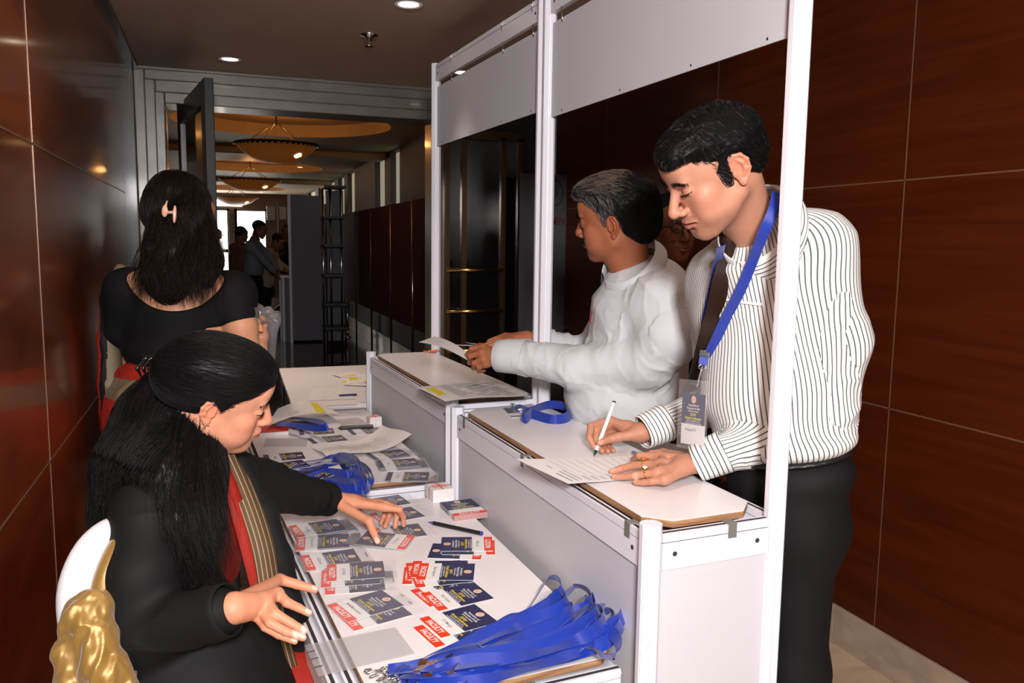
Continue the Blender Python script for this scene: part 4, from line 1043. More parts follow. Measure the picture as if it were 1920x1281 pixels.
# ------------------------------------------------------------------ man in the white shirt
def open_sleeve(nm, root, a, b, r0, r1, mat, h=.003, th=.009, attrs=False):
    c = Fld(); c.cone(a, b, r0, r1); ax = (b - a) / np.linalg.norm(b - a)
    c.box(b + ax * .08, (.1, .1, .08), rot_to(ax), k=.003, op='s', rd=0); c.box(a - ax * .08, (.1, .1, .08), rot_to(ax), k=.003, op='s', rd=0)
    c.cone(a - ax * .1, b + ax * .1, r0 - th, r1 - th, k=.001, op='s'); V, Q = c.mesh(h); return qobj(nm, V, Q, mat, root)
def white_man():
    skin = lin(158, 96, 66)
    LS, RS = P3((1240, 572, 2.56)), P3((1178, 560, 2.93)); NB = P3((1180, 500, 2.68)); H_ = P3((1215, 900, 2.78)); B_ = P3((1192, 735, 2.76)); C_ = P3((1200, 615, 2.73))
    root = empty('person', (H_[0], H_[1], 0), 'grey-haired man in plain white shirt holding papers over the farther counter, facing left', 'person')
    lat = RS - LS; lat /= np.linalg.norm(lat); up = NB - H_; up /= np.linalg.norm(up); fw = np.cross(up, lat); fw /= np.linalg.norm(fw); Rb = frame(fw, up)
    hf = camdir(-.90, .02, .42); hu = camdir(-.17, -.90, -.40); hc = P3((1154, 412, 2.62)); Rh = frame(hf, hu); S = 1.15
    f = Fld(Rh, hc, S); head_field(f, True, .95, .2, fat=.003, jaw=.001)
    neck0 = hc + Rh @ NV((0, -.036, -.045)) * S; neckm = NB - up * .03
    f.R = np.eye(3); f.t = np.zeros(3); f.s = 1.0
    f.cone(neck0, neckm, .058, .058, k=.03); f.cone(hc + Rh @ NV((0, .015, -.08)) * S, neckm + fw * .01, .038, .040, k=.04); f.R, f.t, f.s = Rh, hc, S
    V, Q = f.mesh(.0026); V = smooth_mesh(V, Q, 1, .4); parts = [(V, Q, head_color(f, V, skin, stubble=.35, lips=(110, 60, 52), blush=.25))]; face_hair(root, f, n=360, rad=.0005, moust=260)
    EL = P3((1216, 680, 2.56)); wl = P3((938, 668, 2.80)); D = lambda x, y, d: P3((x, y, d))
    fl = [[D(905, 651, 2.83), D(884, 655, 2.84), D(877, 667, 2.86), D(884, 674, 2.88)],
          [D(902, 662, 2.81), D(882, 668, 2.82), D(880, 680, 2.86), D(892, 682, 2.89)],
          [D(905, 673, 2.80), D(889, 681, 2.81), D(888, 690, 2.85), D(900, 690, 2.88)],
          [D(912, 683, 2.80), D(898, 689, 2.81), D(898, 696, 2.84), D(908, 695, 2.86)]]
    th = [D(925, 652, 2.88), D(900, 650, 2.90), D(884, 656, 2.90), D(874, 668, 2.885)]
    g = Fld(); hand(g, wl, wl + (EL - wl) * .3, fl, th, fat=1.0, wr=.030); V, Q = g.mesh(.0028); parts.append((V, Q, hand_color(V, skin * .95, [], knuck=[q[1] for q in fl])))
    ER = P3((1105, 668, 3.12)); wr_ = P3((990, 634, 3.06))
    fr_ = [[D(945, 632, 3.05), D(925, 642, 3.05), D(908, 648, 3.05), D(898, 650, 3.05)], [D(948, 636, 3.03), D(928, 645, 3.02), D(915, 650, 3.02), D(905, 653, 3.03)],
           [D(950, 640, 3.01), D(935, 650, 3.0), D(928, 656, 3.0), D(922, 660, 3.0)], [D(956, 646, 3.0), D(945, 655, 2.99), D(938, 660, 2.99), D(932, 664, 2.99)]]
    th2 = [D(968, 628, 3.06), D(948, 630, 3.08), D(930, 636, 3.08), D(917, 640, 3.07)]
    g = Fld(); hand(g, wr_, wr_ + (ER - wr_) * .45, fr_, th2, wr=.030); V, Q = g.mesh(.0028); parts.append((V, Q, hand_color(V, skin * 1.15, [], knuck=[])))
    core = Fld(); core.cone(NB - up * .05, H_, .06, .10, k=.05); core.cone(LS, EL, .04, k=.04).cone(EL, wl + (EL - wl) * .2, .034, .028).cone(RS, ER, .04).cone(ER, wr_ + (ER - wr_) * .2, .034, .028)
    hl, hr = H_ - lat * .09, H_ + lat * .09
    for hp in (hl, hr): core.cone(hp, NV((hp[0], hp[1], .1)), .08, .035)
    V, Q = core.mesh(.014); parts.append((V, Q, np.tile(skin, (len(V), 1))))
    V, Q, C = merge(parts); qobj('body', V, Q, M_skin, root, colr=C)
    # hair
    fh = Fld(Rh, hc, S); fh.ell((0, -.024, .044), (.0800, .1060, .088), k=.02); fh.ell((0, .025, .092), (.066, .074, .036), k=.03); fh.ell((0, .075, .085), (.045, .036, .020), k=.02); fh.ell((0, -.075, -.01), (.060, .052, .062), k=.03)
    face = [(.3, .080), (.108, .078), (.092, .076), (.064, .078), (.052, .056), (.050, .036), (.034, .018), (.026, -.020), (.014, -.026), (.010, .005), (.004, .026), (-.008, .036), (-.024, .034), (-.036, .012), (-.038, -.028), (-.050, -.050), (-.090, -.074), (-.3, -.078), (-.3, -.4), (.3, -.4)]
    fh.poly(face, k=.004)
    def cd(P_, t):
        q = ((P_ - hc) @ Rh) / S; top = np.clip((q[:, 2] - .07) / .03, 0, 1)
        d = np.stack([np.sign(q[:, 0]) * .15 * (1 - top) - .25 * top, -.25 - .5 * top + 0 * q[:, 0] - .3 * (q[:, 1] > .03), -1.0 * (1 - top)], -1); return d @ Rh.T
    def hcol(q, rs):
        brown = np.clip((q[:, 2] - .095) / .02, 0, 1) * np.clip((q[:, 1] + .06) / .04, 0, 1); grey = np.clip((q[:, 2] + .0) / .04, 0, 1) * np.clip((q[:, 1] + .05) / .06, 0, 1)
        r = rs.rand(len(q)); c = np.tile(NV((.010, .009, .009)), (len(q), 1)); c[r < .55 * grey] = (.20, .19, .19); c[(r > .35) & (rs.rand(len(q)) < .8 * brown)] = (.22, .125, .065)
        return c * (.6 + .8 * rs.rand(len(q)))[:, None]
    build_hair(root, fh, None, cd, 9000, .034, hcol, NV((.009, .008, .008)), rad=.00040, h=.003, seed=5, jitter=.18)
    s = Fld(); W_ = lambda c, v: c + Rb @ NV(v)
    s.cone(LS, RS, .085, .08, k=.05); s.ell(W_(C_, (0, 0, 0)), (.20, .165, .20), Rb, k=.08); s.ell(W_(B_, (0, .035, .0)), (.195, .205, .20), Rb, k=.08)
    s.ell(W_(C_, (0, -.06, .08)), (.17, .12, .14), Rb, k=.08); s.ell(W_(H_, (0, .01, .08)), (.19, .185, .13), Rb, k=.06)
    s.cone(NB - up * .05, NB - up * .09, .068, .11, k=.05)
    s.chain([LS, P3((1252, 630, 2.52)), EL], [.098, .090, .076], k=.035); s.chain([EL, P3((1085, 690, 2.66)), wl + (EL - wl) * .12], [.074, .070, .056], k=.03)
    s.chain([RS, ER], [.085, .068], k=.035); s.chain([ER, wr_ + (ER - wr_) * .25], [.066, .052], k=.03)
    V, Q = s.mesh(.006); N = vnormals(V, Q)
    _, dA, _ = seg_st(V, LS, EL); hB, dB, _ = seg_st(V, EL, wl); hC, dC, _ = seg_st(V, ER, wr_); arm = (dA < .115) | (dB < .10) | (dC < .10)
    Vt = fold(V, N, .006, 5.5, NV((0, 0, 1)) + fw * .6, .5, 4); Va = fold(V, N, .0065, 11, np.cross(EL - LS, fw) + NV((0, 0, .4)), .40, 12); Va = fold(Va, N, .0024, 26, np.cross(EL - LS, fw) + NV((0, 0, .4)), .35, 31); Vt = fold(Vt, N, .0022, 17, fw + NV((0, 0, .8)), .30, 33)
    qobj('shirt', np.where(arm[:, None], Va, Vt), Q, M_shirt2, root)
    a = wl + (EL - wl) * .20; b = wl + (EL - wl) * -.015; tube_cuff(root, a, b, .062, .056, M_shirt2)
    a = wr_ + (ER - wr_) * .35; b = wr_ + (ER - wr_) * .10; tube_cuff(root, a, b, .058, .052, M_shirt2)
    shirt_collar(root, P3((1190, 504, 2.655)), P3((1171, 470, 2.61)), fw, .108, .093, .052, M_shirt2, point=.095, gap=.26)
    # collar flap (near side) as a thick leaf lying on the shirt
    def leaf(name, pix, mat, th=.004, off=.006, d0=1.6):
        pts = [hit(s, x, y, d0, off=off) for (x, y) in pix]
        if any(p is None for p in pts): return
        cen = sum(pts) / len(pts); n = -ray(*pix[0]) / np.linalg.norm(ray(*pix[0])) * th
        nn = len(pts); V = pts + [p + n * 0 - n for p in pts] ; Qf = [list(range(nn)), list(range(nn, 2 * nn))[::-1]] + [[i, nn + i, nn + (i + 1) % nn, (i + 1) % nn] for i in range(nn)]
        mesh_obj(name, V, Qf, mat, root, bevel=.001)
    leaf('pocket', [(1098, 592), (1128, 594), (1122, 640), (1095, 634)], M_shirt2, th=.003, off=.002)
    p0 = next((q_ for q_ in (hit(s, 1104 + 5 * i, 594, 1.8, off=.006) for i in range(12)) if q_ is not None), C_)
    MB().tube([p0 - NV((0, 0, .02)), p0 + NV((.006, 0, .030))], .0045, 8).build('pocket_pen', pm('dark_red_pen', (.25, .01, .015), .3), root)
    MB().tube([p0 + NV((.011, .0, -.01)), p0 + NV((.014, 0, .024))], .004, 8).build('pocket_pen', M_black, root)
    t = Fld()
    t.ell(H_ - up * .05, (.185, .17, .14), Rb, k=.05)
    for hp in (hl, hr): t.chain([hp, NV((hp[0], hp[1], .52)), NV((hp[0], hp[1], .07))], [.11, .085, .075], k=.04)
    V, Q = t.mesh(.013); qobj('trousers', V, Q, M_trouser, root)
    for hp in (hl, hr):
        sh_ = Fld(); q0 = NV((hp[0], hp[1], .045)); sh_.cone(q0, q0 + NV((fw[0], fw[1], 0)) * .16, .045, .036, k=.02); sh_.box(q0 + NV((fw[0], fw[1], 0)) * .07 - NV((0, 0, .045)), (.3, .3, .012), k=.002, op='s', rd=0)
        V, Q = sh_.mesh(.008); qobj('shoe', V, Q, M_black, root)
    # bracelet and red thread on the right wrist
    bx = (ER - wr_) / np.linalg.norm(ER - wr_); Bm = rot_to(bx)
    for o_, mt, r_ in ((.012, M_brass, .0022), (.018, M_brass, .0018), (.028, pm('red_thread', (.5, .04, .02), .8), .0032), (.034, M_maroon, .003)):
        c0 = wr_ + bx * o_; MB().tube([Vector(c0 + Bm @ NV((.037 * math.cos(a), .037 * math.sin(a), .002 * math.sin(3 * a)))) for a in np.linspace(0, 2 * math.pi, 28)[:-1]], r_, 6, closed=True).build('bracelet', mt, root, smooth=True)
    return root, s
man2, shirt2 = white_man()
def paper_sheet(name, pts4, label, cat, group=None, curl=None, n=14, mat=None, lines=None, parent=None, th=.0003):
    """a sheet bent through a bilinear patch of four corners with an optional sag function"""
    a, b, c, d = [NV(p) for p in pts4]; V = []
    for i in range(n + 1):
        for j in range(n + 1):
            u, v = i / n, j / n; p = (a * (1 - u) + b * u) * (1 - v) + (d * (1 - u) + c * u) * v
            if curl is not None: p = p + NV(curl(u, v))
            V.append(p)
    V = np.array(V); idx = np.arange((n + 1) ** 2).reshape(n + 1, n + 1); Q = np.stack([idx[:-1, :-1], idx[1:, :-1], idx[1:, 1:], idx[:-1, 1:]], -1).reshape(-1, 4)
    N = vnormals(V, Q); V2 = np.concatenate([V, V - N * th]); Q2 = np.concatenate([Q, Q[:, ::-1] + len(V)])
    o = qobj(name, V2, Q2, [mat or M_card], parent)
    if label: tag(o, label, cat, group)
    return o
M_pinkpaper = pm('white_paper', (.72, .69, .68), .6)
D_ = lambda x, y, d: P3((x, y, d))
tag(paper_sheet('paper_sheet', [D_(785, 642, 3.05), D_(815, 631, 3.14), D_(884, 668, 2.88), D_(877, 676, 2.84)], 'blank white sheet held out at the far left by the white-shirted man', 'paper', mat=M_pinkpaper,
    curl=lambda u, v: (0, 0, .012 * math.sin(math.pi * v))), 'blank white sheet held out at the far left by the white-shirted man', 'paper')
paper_sheet('paper_sheet', [D_(846, 646, 3.10), D_(848, 648, 3.02), D_(905, 650, 2.98), D_(905, 647, 3.06)], 'thin edge-on white sheet held in both hands of the white-shirted man', 'paper', mat=M_pinkpaper)
paper_sheet('paper_sheet', [D_(873, 642, 3.14), D_(874, 643, 3.05), D_(910, 649, 3.0), D_(908, 646, 3.08)], 'small edge-on sheet behind the fist of the white-shirted man', 'paper', mat=M_pinkpaper)

# ------------------------------------------------------------------ seated woman
M_jacket = pm('black_jacket_cloth', (.0045, .0045, .005), .72, spec=.25, bump=.1, bscale=1500)
M_saree = pm('red_saree_silk', (.30, .016, .008), .7, spec=.25, var=.45, vscale=14)
M_olive = stripe_mat('olive_saree_border', (.10, .06, .03), (.40, .30, .17), 1 / .011, .18, .6)
M_olive2 = pm('olive_saree_cloth', (.15, .11, .065), .6, var=.2)
def long_strands(guides, n, widths, rad, rs, colr, waves=.006, seg=26):
    """locks interpolated between guide lines (all guides: arrays of points)"""
    G = np.array([spline(g, seg) for g in guides]); m = len(G); out = []
    t = np.linspace(0, 1, seg)
    for i in range(n):
        k = rs.randint(m); j = rs.randint(m); w_ = rs.rand() * .5; p = G[k] * (1 - w_) + G[j] * w_
        off = rs.randn(3) * widths; ph = rs.rand(3) * 6; fr = 2 + rs.rand() * 3
        wv = np.stack([np.sin(t * fr * 2 * math.pi / 2 + ph[a]) for a in range(3)], -1) * waves * (t ** 1.2)[:, None]
        out.append(p + off * (.35 + .65 * np.sin(np.clip(t * 1.15, 0, 1) * math.pi / 2))[:, None] * (1 - .35 * t ** 3)[:, None] + wv)
    P_ = np.array(out); L = .72 + .28 * rs.rand(n)
    P2 = np.array([np.stack([np.interp(t * L[i], t, P_[i, :, a]) for a in range(3)], -1) for i in range(n)])
    return strand_mesh(P2, rad * (.6 + .8 * rs.rand(n)), colr(n, rs), .3)
def seated_woman():
    skin = lin(214, 152, 122); rs = np.random.RandomState(11)
    RS, LS = P3((285, 958, 1.76)), P3((440, 905, 2.10)); NB = P3((345, 880, 1.92)); C_ = P3((335, 1040, 1.93)); H_ = P3((292, 1310, 1.86))
    root = empty('person', (H_[0], H_[1], 0), 'seated woman with long dark hair and black jacket sorting badges on the low table', 'person')
    lat = RS - LS; lat /= np.linalg.norm(lat); up = NB - H_; up /= np.linalg.norm(up); fw = np.cross(up, lat); fw /= np.linalg.norm(fw); Rb = frame(fw, up)
    hf = camdir(.885, .30, .35); hu = camdir(.42, -.83, -.36); hc = P3((412, 741, 1.85)); Rh = frame(hf, hu); S = 1.085
    f = Fld(Rh, hc, S); head_field(f, False, .72, .3, fat=.006, ear=.84)
    neck0 = hc + Rh @ NV((0, -.034, -.05)) * S; neckm = NB - up * .02
    f.R = np.eye(3); f.t = np.zeros(3); f.s = 1.0
    f.cone(neck0, neckm, .052, .060, k=.03); f.cone(hc + Rh @ NV((0, .02, -.085)) * S, neckm + fw * .03, .030, .045, k=.04); f.R, f.t, f.s = Rh, hc, S
    V, Q = f.mesh(.0021); V = smooth_mesh(V, Q, 1, .4); parts = [(V, Q, head_color(f, V, skin, lips=(170, 55, 52), blush=.7, browc=(25, 18, 16), brow_th=.0014, lash=1.0))]; face_hair(root, f, th=.0026, n=420, seed=3, lift=.004, rad=.00028, hl=.7, ll=.0035)
    def T(x, y, z): return np.array(pz(x, y, z))
    ER = P3((262, 1190, 1.66)); wr_ = T(434, 1141, .865); fo = wr_ + (ER - wr_) * .25
    fr_ = [[T(521, 1113, 0.853), T(538, 1130, 0.844), T(560, 1140, 0.830), T(579, 1150, 0.820)], [T(500, 1129, 0.853), T(516, 1151, 0.844), T(544, 1168, 0.828), T(571, 1183, 0.814)],
           [T(487, 1139, 0.843), T(506, 1168, 0.834), T(535, 1184, 0.820), T(568, 1196, 0.806)], [T(476, 1149, 0.833), T(497, 1176, 0.820), T(522, 1191, 0.808), T(553, 1203, 0.798)]]
    th = [T(482, 1090, 0.838), T(524, 1087, 0.828), T(557, 1096, 0.816), T(590, 1106, 0.804)]
    g = Fld(); hand(g, wr_, fo, fr_, th, fat=.98, wr=.031, palm_k=.016); V, Q = g.mesh(.0019); V = smooth_mesh(V, Q, 1, .4)
    upn = NV((0, -.15, 1)); parts.append((V, Q, hand_color(V, skin * NV((.97, .9, .86)), nails_of(fr_, th, upn), nailc=(242, 205, 195), knuck=[q[0] for q in fr_] + [q[1] for q in fr_])))
    EL = P3((492, 915, 2.22)); wl = T(616, 937, .815); fo = wl + (EL - wl) * .3
    fl = [[T(722, 952, .800), T(749, 956, .795), T(756, 970, .765), T(757, 985, .738)], [T(722, 947, .795), T(742, 953, .788), T(744, 967, .760), T(741, 988, .732)],
          [T(716, 945, .788), T(733, 954, .778), T(730, 968, .752), T(722, 987, .732)], [T(708, 945, .780), T(722, 956, .768), T(720, 968, .748), T(714, 982, .733)]]
    th = [T(662, 953, .800), T(692, 978, .780), T(700, 998, .756), T(708, 1016, .735)]
    g = Fld(); hand(g, wl, fo, fl, th, fat=.95, wr=.031, palm_k=.015); V, Q = g.mesh(.0021); V = smooth_mesh(V, Q, 1, .4)
    parts.append((V, Q, hand_color(V, skin * NV((.99, .92, .88)), nails_of([], th, camdir(0, -.7, -.7)), nailc=(242, 200, 188), knuck=[q[1] for q in fl])))
    core = Fld(); core.cone(NB - up * .04, H_, .05, .09, k=.05); core.cone(RS, ER, .03).cone(ER, wr_ + (ER - wr_) * .3, .028, .024).cone(LS, EL, .03).cone(EL, wl + (EL - wl) * .3, .028, .024)
    kn = [H_ + NV((.50, .06 + o, .02)) for o in (-.09, .10)]; kn = [NV((min(k_[0], .36), k_[1], .52)) for k_ in kn]
    for i, k_ in enumerate(kn): core.cone(H_ + NV((0, (-.08, .08)[i], 0)), k_, .075, .055).cone(k_, NV((k_[0] + .02, k_[1], .08)), .045, .032)
    V, Q = core.mesh(.014); parts.append((V, Q, np.tile(skin, (len(V), 1)))); V, Q, C = merge(parts); qobj('body', V, Q, M_skin, root, colr=C)
    # jacket
    s = Fld(); W_ = lambda c, v: c + Rb @ NV(v)
    s.cone(LS, RS, .068, .070, k=.05); s.ell(W_(C_, (0, -.01, .02)), (.175, .130, .20), Rb, k=.08); s.ell(W_(C_, (0, -.05, .09)), (.14, .10, .12), Rb, k=.06); s.ell(H_ + up * .10, (.185, .165, .20), Rb, k=.08)
    s.ell(H_ + fw * .06, (.19, .20, .11), Rb, k=.06)
    s.chain([P3((330, 1150, 1.84)), P3((400, 1240, 1.80)), P3((440, 1330, 1.80))], [.13, .125, .14], k=.06); s.cone(P3((300, 1240, 1.76)), P3((380, 1320, 1.74)), .13, k=.06)
    s.cone(NB - up * .03, NB - up * .08, .055, .09, k=.05)
    MR = P3((262, 1080, 1.68)); s.chain([RS, MR, ER], [.080, .073, .066], k=.03); s.chain([ER, wr_ + (ER - wr_) * .16], [.064, .050], k=.03)
    s.chain([LS, EL], [.080, .072], k=.03); s.chain([EL, wl + (EL - wl) * .10], [.070, .048], k=.03)
    # open front
    s.box(W_(C_, (.0, .165, .03)), (.040, .055, .30), Rb, k=.02, op='s', rd=.01)
    V, Q = s.mesh(.0055); N = vnormals(V, Q); V = fold(V, N, .0055, 9, fw + up * .4, .5, 21); qobj('jacket', V, Q, M_jacket, root)
    for a, b, r0, r1 in ((wr_ + (ER - wr_) * .22, wr_ + (ER - wr_) * .02, .056, .052), (wl + (EL - wl) * .16, wl - (EL - wl) * .02, .052, .050)): tube_cuff(root, a, b, r0, r1, M_jacket)
    # saree blouse and drape over the chest
    b_ = Fld(); b_.ell(W_(C_, (0, .015, .02)), (.150, .125, .19), Rb, k=.05); b_.cone(NB - up * .05, C_ + up * .1, .07, .10, k=.05); b_.ell(H_ + fw * .03, (.16, .17, .14), Rb, k=.05)
    for i, k_ in enumerate(kn): b_.chain([H_ + NV((.02, (-.07, .07)[i], .0)), k_, NV((k_[0] + .0, k_[1], .12))], [.125, .105, .12], k=.08)
    V, Q = b_.mesh(.007); V = fold(V, vnormals(V, Q), .006, 9, NV((0, 0, 1)), .3, 5); qobj('saree', V, Q, M_saree, root)
    nn = -camdir(0, 0, 1)
    def drape(nm, pix, w, mat, dd, th=.004):
        pts = [P3((x, y, d)) for (x, y, d) in pix]; V, Q = ribbon_strip(None, pts, w, [nn + camdir(.5, -.1, 0)] * len(pts), mat, th=th, n=60)
        N_ = vnormals(V, Q); q_ = np.tile(NV((-1, 1, 1, -1)), len(V) // 4) * .5; st_ = q_ * np.repeat(np.interp(np.linspace(0, 1, len(V) // 4), np.linspace(0, 1, len(w)), w), 4)
        return qobj(nm, V, Q, mat, root, attrs={'st': st_ + .01}, smooth=False)
    drape('saree_drape', [(418, 868, 1.88), (432, 910, 1.86), (450, 970, 1.84), (470, 1040, 1.83), (486, 1110, 1.83), (505, 1200, 1.82), (545, 1320, 1.82)], [.020, .030, .038, .040, .036, .04, .05], M_saree, 0)
    drape('saree_border', [(428, 850, 1.90), (452, 905, 1.88), (475, 965, 1.86), (494, 1030, 1.85), (506, 1100, 1.845), (524, 1200, 1.84), (560, 1330, 1.84)], [.024, .042, .052, .054, .050, .05, .05], M_olive, 0)
    l = Fld(); l.chain([P3((450, 868, 1.98)), P3((495, 960, 1.95)), P3((520, 1050, 1.93)), P3((545, 1160, 1.92)), P3((575, 1300, 1.92))], [.02, .030, .034, .036, .04], k=.02)
    V, Q = l.mesh(.005); qobj('lapel', V, Q, M_jacket, root)
    # hair: cap swept back to the clip
    fh = Fld(Rh, hc, S); fh.ell((0, -.024, .044), (.0810, .1080, .089), k=.02); fh.ell((0, .028, .075), (.068, .066, .046), k=.03); fh.ell((0, -.085, .02), (.056, .055, .06), k=.03)
    face = [(.3, .058), (.118, .056), (.098, .068), (.082, .070), (.060, .050), (.042, .030), (.034, .004), (.022, -.022), (.012, -.016), (.008, .008), (-.002, .022), (-.016, .020), (-.024, .006), (-.030, -.028), (-.045, -.06), (-.3, -.09), (-.3, -.4), (.3, -.4)]
    fh.poly(face, k=.004)
    def cd(P_, t):
        q = ((P_ - hc) @ Rh) / S; tgt = NV((0, -.12, .03)) - q; return (tgt / np.linalg.norm(tgt, axis=1)[:, None] + NV((0, -.3, -.0))) @ Rh.T
    V, Q = fh.mesh(.0026); q = ((V - hc) @ Rh) / S; V = V + vnormals(V, Q) * (.0009 * vnoise(q * NV((160, 30, 420))))[:, None]
    C = np.tile(NV((.0055, .0050, .0055)), (len(V), 1)) * (1 + .4 * vnoise(q * NV((200, 20, 500))))[:, None]
    pick = rs.choice(len(V), 5200); SV, SQ, SC = strands(fh, V[pick], cd, 8, .07 * (.6 + .6 * rs.rand(5200)), .00042, np.tile(NV((.006, .0055, .006)), (5200, 1)) * (.5 + rs.rand(5200))[:, None], lift=.0006, seed=4, jitter=.05)
    pts = [(V, Q, C), (SV, SQ, SC)]
    # long mass down the back
    P = P3
    back = Fld(); back.chain([P((335, 720, 1.93)), P((296, 790, 1.92)), P((268, 880, 1.86)), P((262, 970, 1.84)), P((300, 1050, 1.80))], [.062, .084, .094, .088, .045], k=.05)
    back.chain([P((375, 800, 1.88)), P((358, 880, 1.82)), P((362, 970, 1.76)), P((376, 1060, 1.73))], [.042, .056, .044, .014], k=.05)
    back.chain([P((335, 800, 1.86)), P((325, 900, 1.80)), P((335, 1000, 1.76)), P((350, 1080, 1.73))], [.07, .085, .070, .02], k=.05)
    V, Q = back.mesh(.005); V = V + vnormals(V, Q) * (.006 * fbm(V * NV((45, 45, 9)), 2) + .002 * vnoise(V * NV((170, 170, 20))))[:, None]
    pts.append((V, Q, np.tile(NV((.005, .0045, .0048)), (len(V), 1))))
    pk = rs.choice(len(V), 5200)
    pts.append(strands(back, V[pk], lambda P_, t: np.tile(camdir(-.12, 1, -.05), (len(P_), 1)) + .55 * np.stack([vnoise(P_ * 13 + 9 * i) for i in range(3)], -1), 9, .13 * (.5 + rs.rand(5200)), .00055, np.tile(NV((.011, .009, .009)), (5200, 1)) * (.3 + 1.0 * rs.rand(5200))[:, None], lift=.0015, jitter=.12))
    gs = [[P((330, 690, 1.95)), P((280, 760, 1.94)), P((235, 860, 1.88)), P((222, 980, 1.84)), P((265, 1090, 1.80))],
          [P((325, 700, 1.90)), P((275, 790, 1.86)), P((255, 890, 1.80)), P((262, 1000, 1.76)), P((300, 1110, 1.74))],
          [P((345, 720, 1.86)), P((325, 820, 1.78)), P((310, 920, 1.72)), P((325, 1020, 1.69)), P((345, 1110, 1.69))],
          [P((375, 760, 1.85)), P((365, 850, 1.76)), P((365, 940, 1.70)), P((385, 1030, 1.68)), P((405, 1110, 1.68))],
          [P((385, 800, 1.83)), P((390, 870, 1.78)), P((398, 950, 1.73)), P((408, 1020, 1.71)), P((418, 1090, 1.71))]]
    pts.append(long_strands(gs, 2600, .020, .0005, rs, lambda n, r: np.tile(NV((.011, .009, .009)), (n, 1)) * (.4 + r.rand(n))[:, None], waves=.010))
    V, Q, C = merge(pts); qobj('hair', V, Q, M_hair, root, colr=np.clip(C, 0, 1))
    # claw clip
    k = Fld(); c0 = P((298, 690, 1.84))
    for i in range(6):
        a = -1 + i * .4; k.chain([c0 + camdir(-.02 + .012 * i, -.025, -.02) * 0 + NV(camdir(1, 0, 0)) * (i - 2.5) * .012 + camdir(0, -1, 0) * .022, c0 + camdir(1, 0, 0) * (i - 2.5) * .013 + camdir(0, 0, -1) * .035, c0 + camdir(1, 0, 0) * (i - 2.5) * .012 + camdir(0, 1, 0) * .020 + camdir(0, 0, -1) * .02], [.0035, .004, .002], k=.003)
    k.cone(c0 + camdir(-1, 0, 0) * .032 + camdir(0, -1, 0) * .024, c0 + camdir(1, 0, 0) * .034 + camdir(0, -1, 0) * .024, .006, k=.004)
    V, Q = k.mesh(.0022); qobj('claw_clip', V, Q, pm('glossy_black_plastic', (.006, .006, .007), .12, coat=.6), root)
    # ear stud
    es = hc + Rh @ NV((.0815, -.012, -.026)) * S; m = MB()
    for dx, dz in ((0, 0), (.006, .004), (-.005, .005), (.001, .009), (.001, -.005)): m.lathe([(.0001, -.002), (.002, -.0012), (.0026, 0), (.002, .0012), (.0001, .002)], es + Rh @ NV((.001, dx, dz)), 8)
    m.build('earring', pm('pale_gold', (.85, .75, .6), .15, 1), root, smooth=True)
    return root, s, Rb, fw
woman1, jacket1, RbW, fwW = seated_woman()
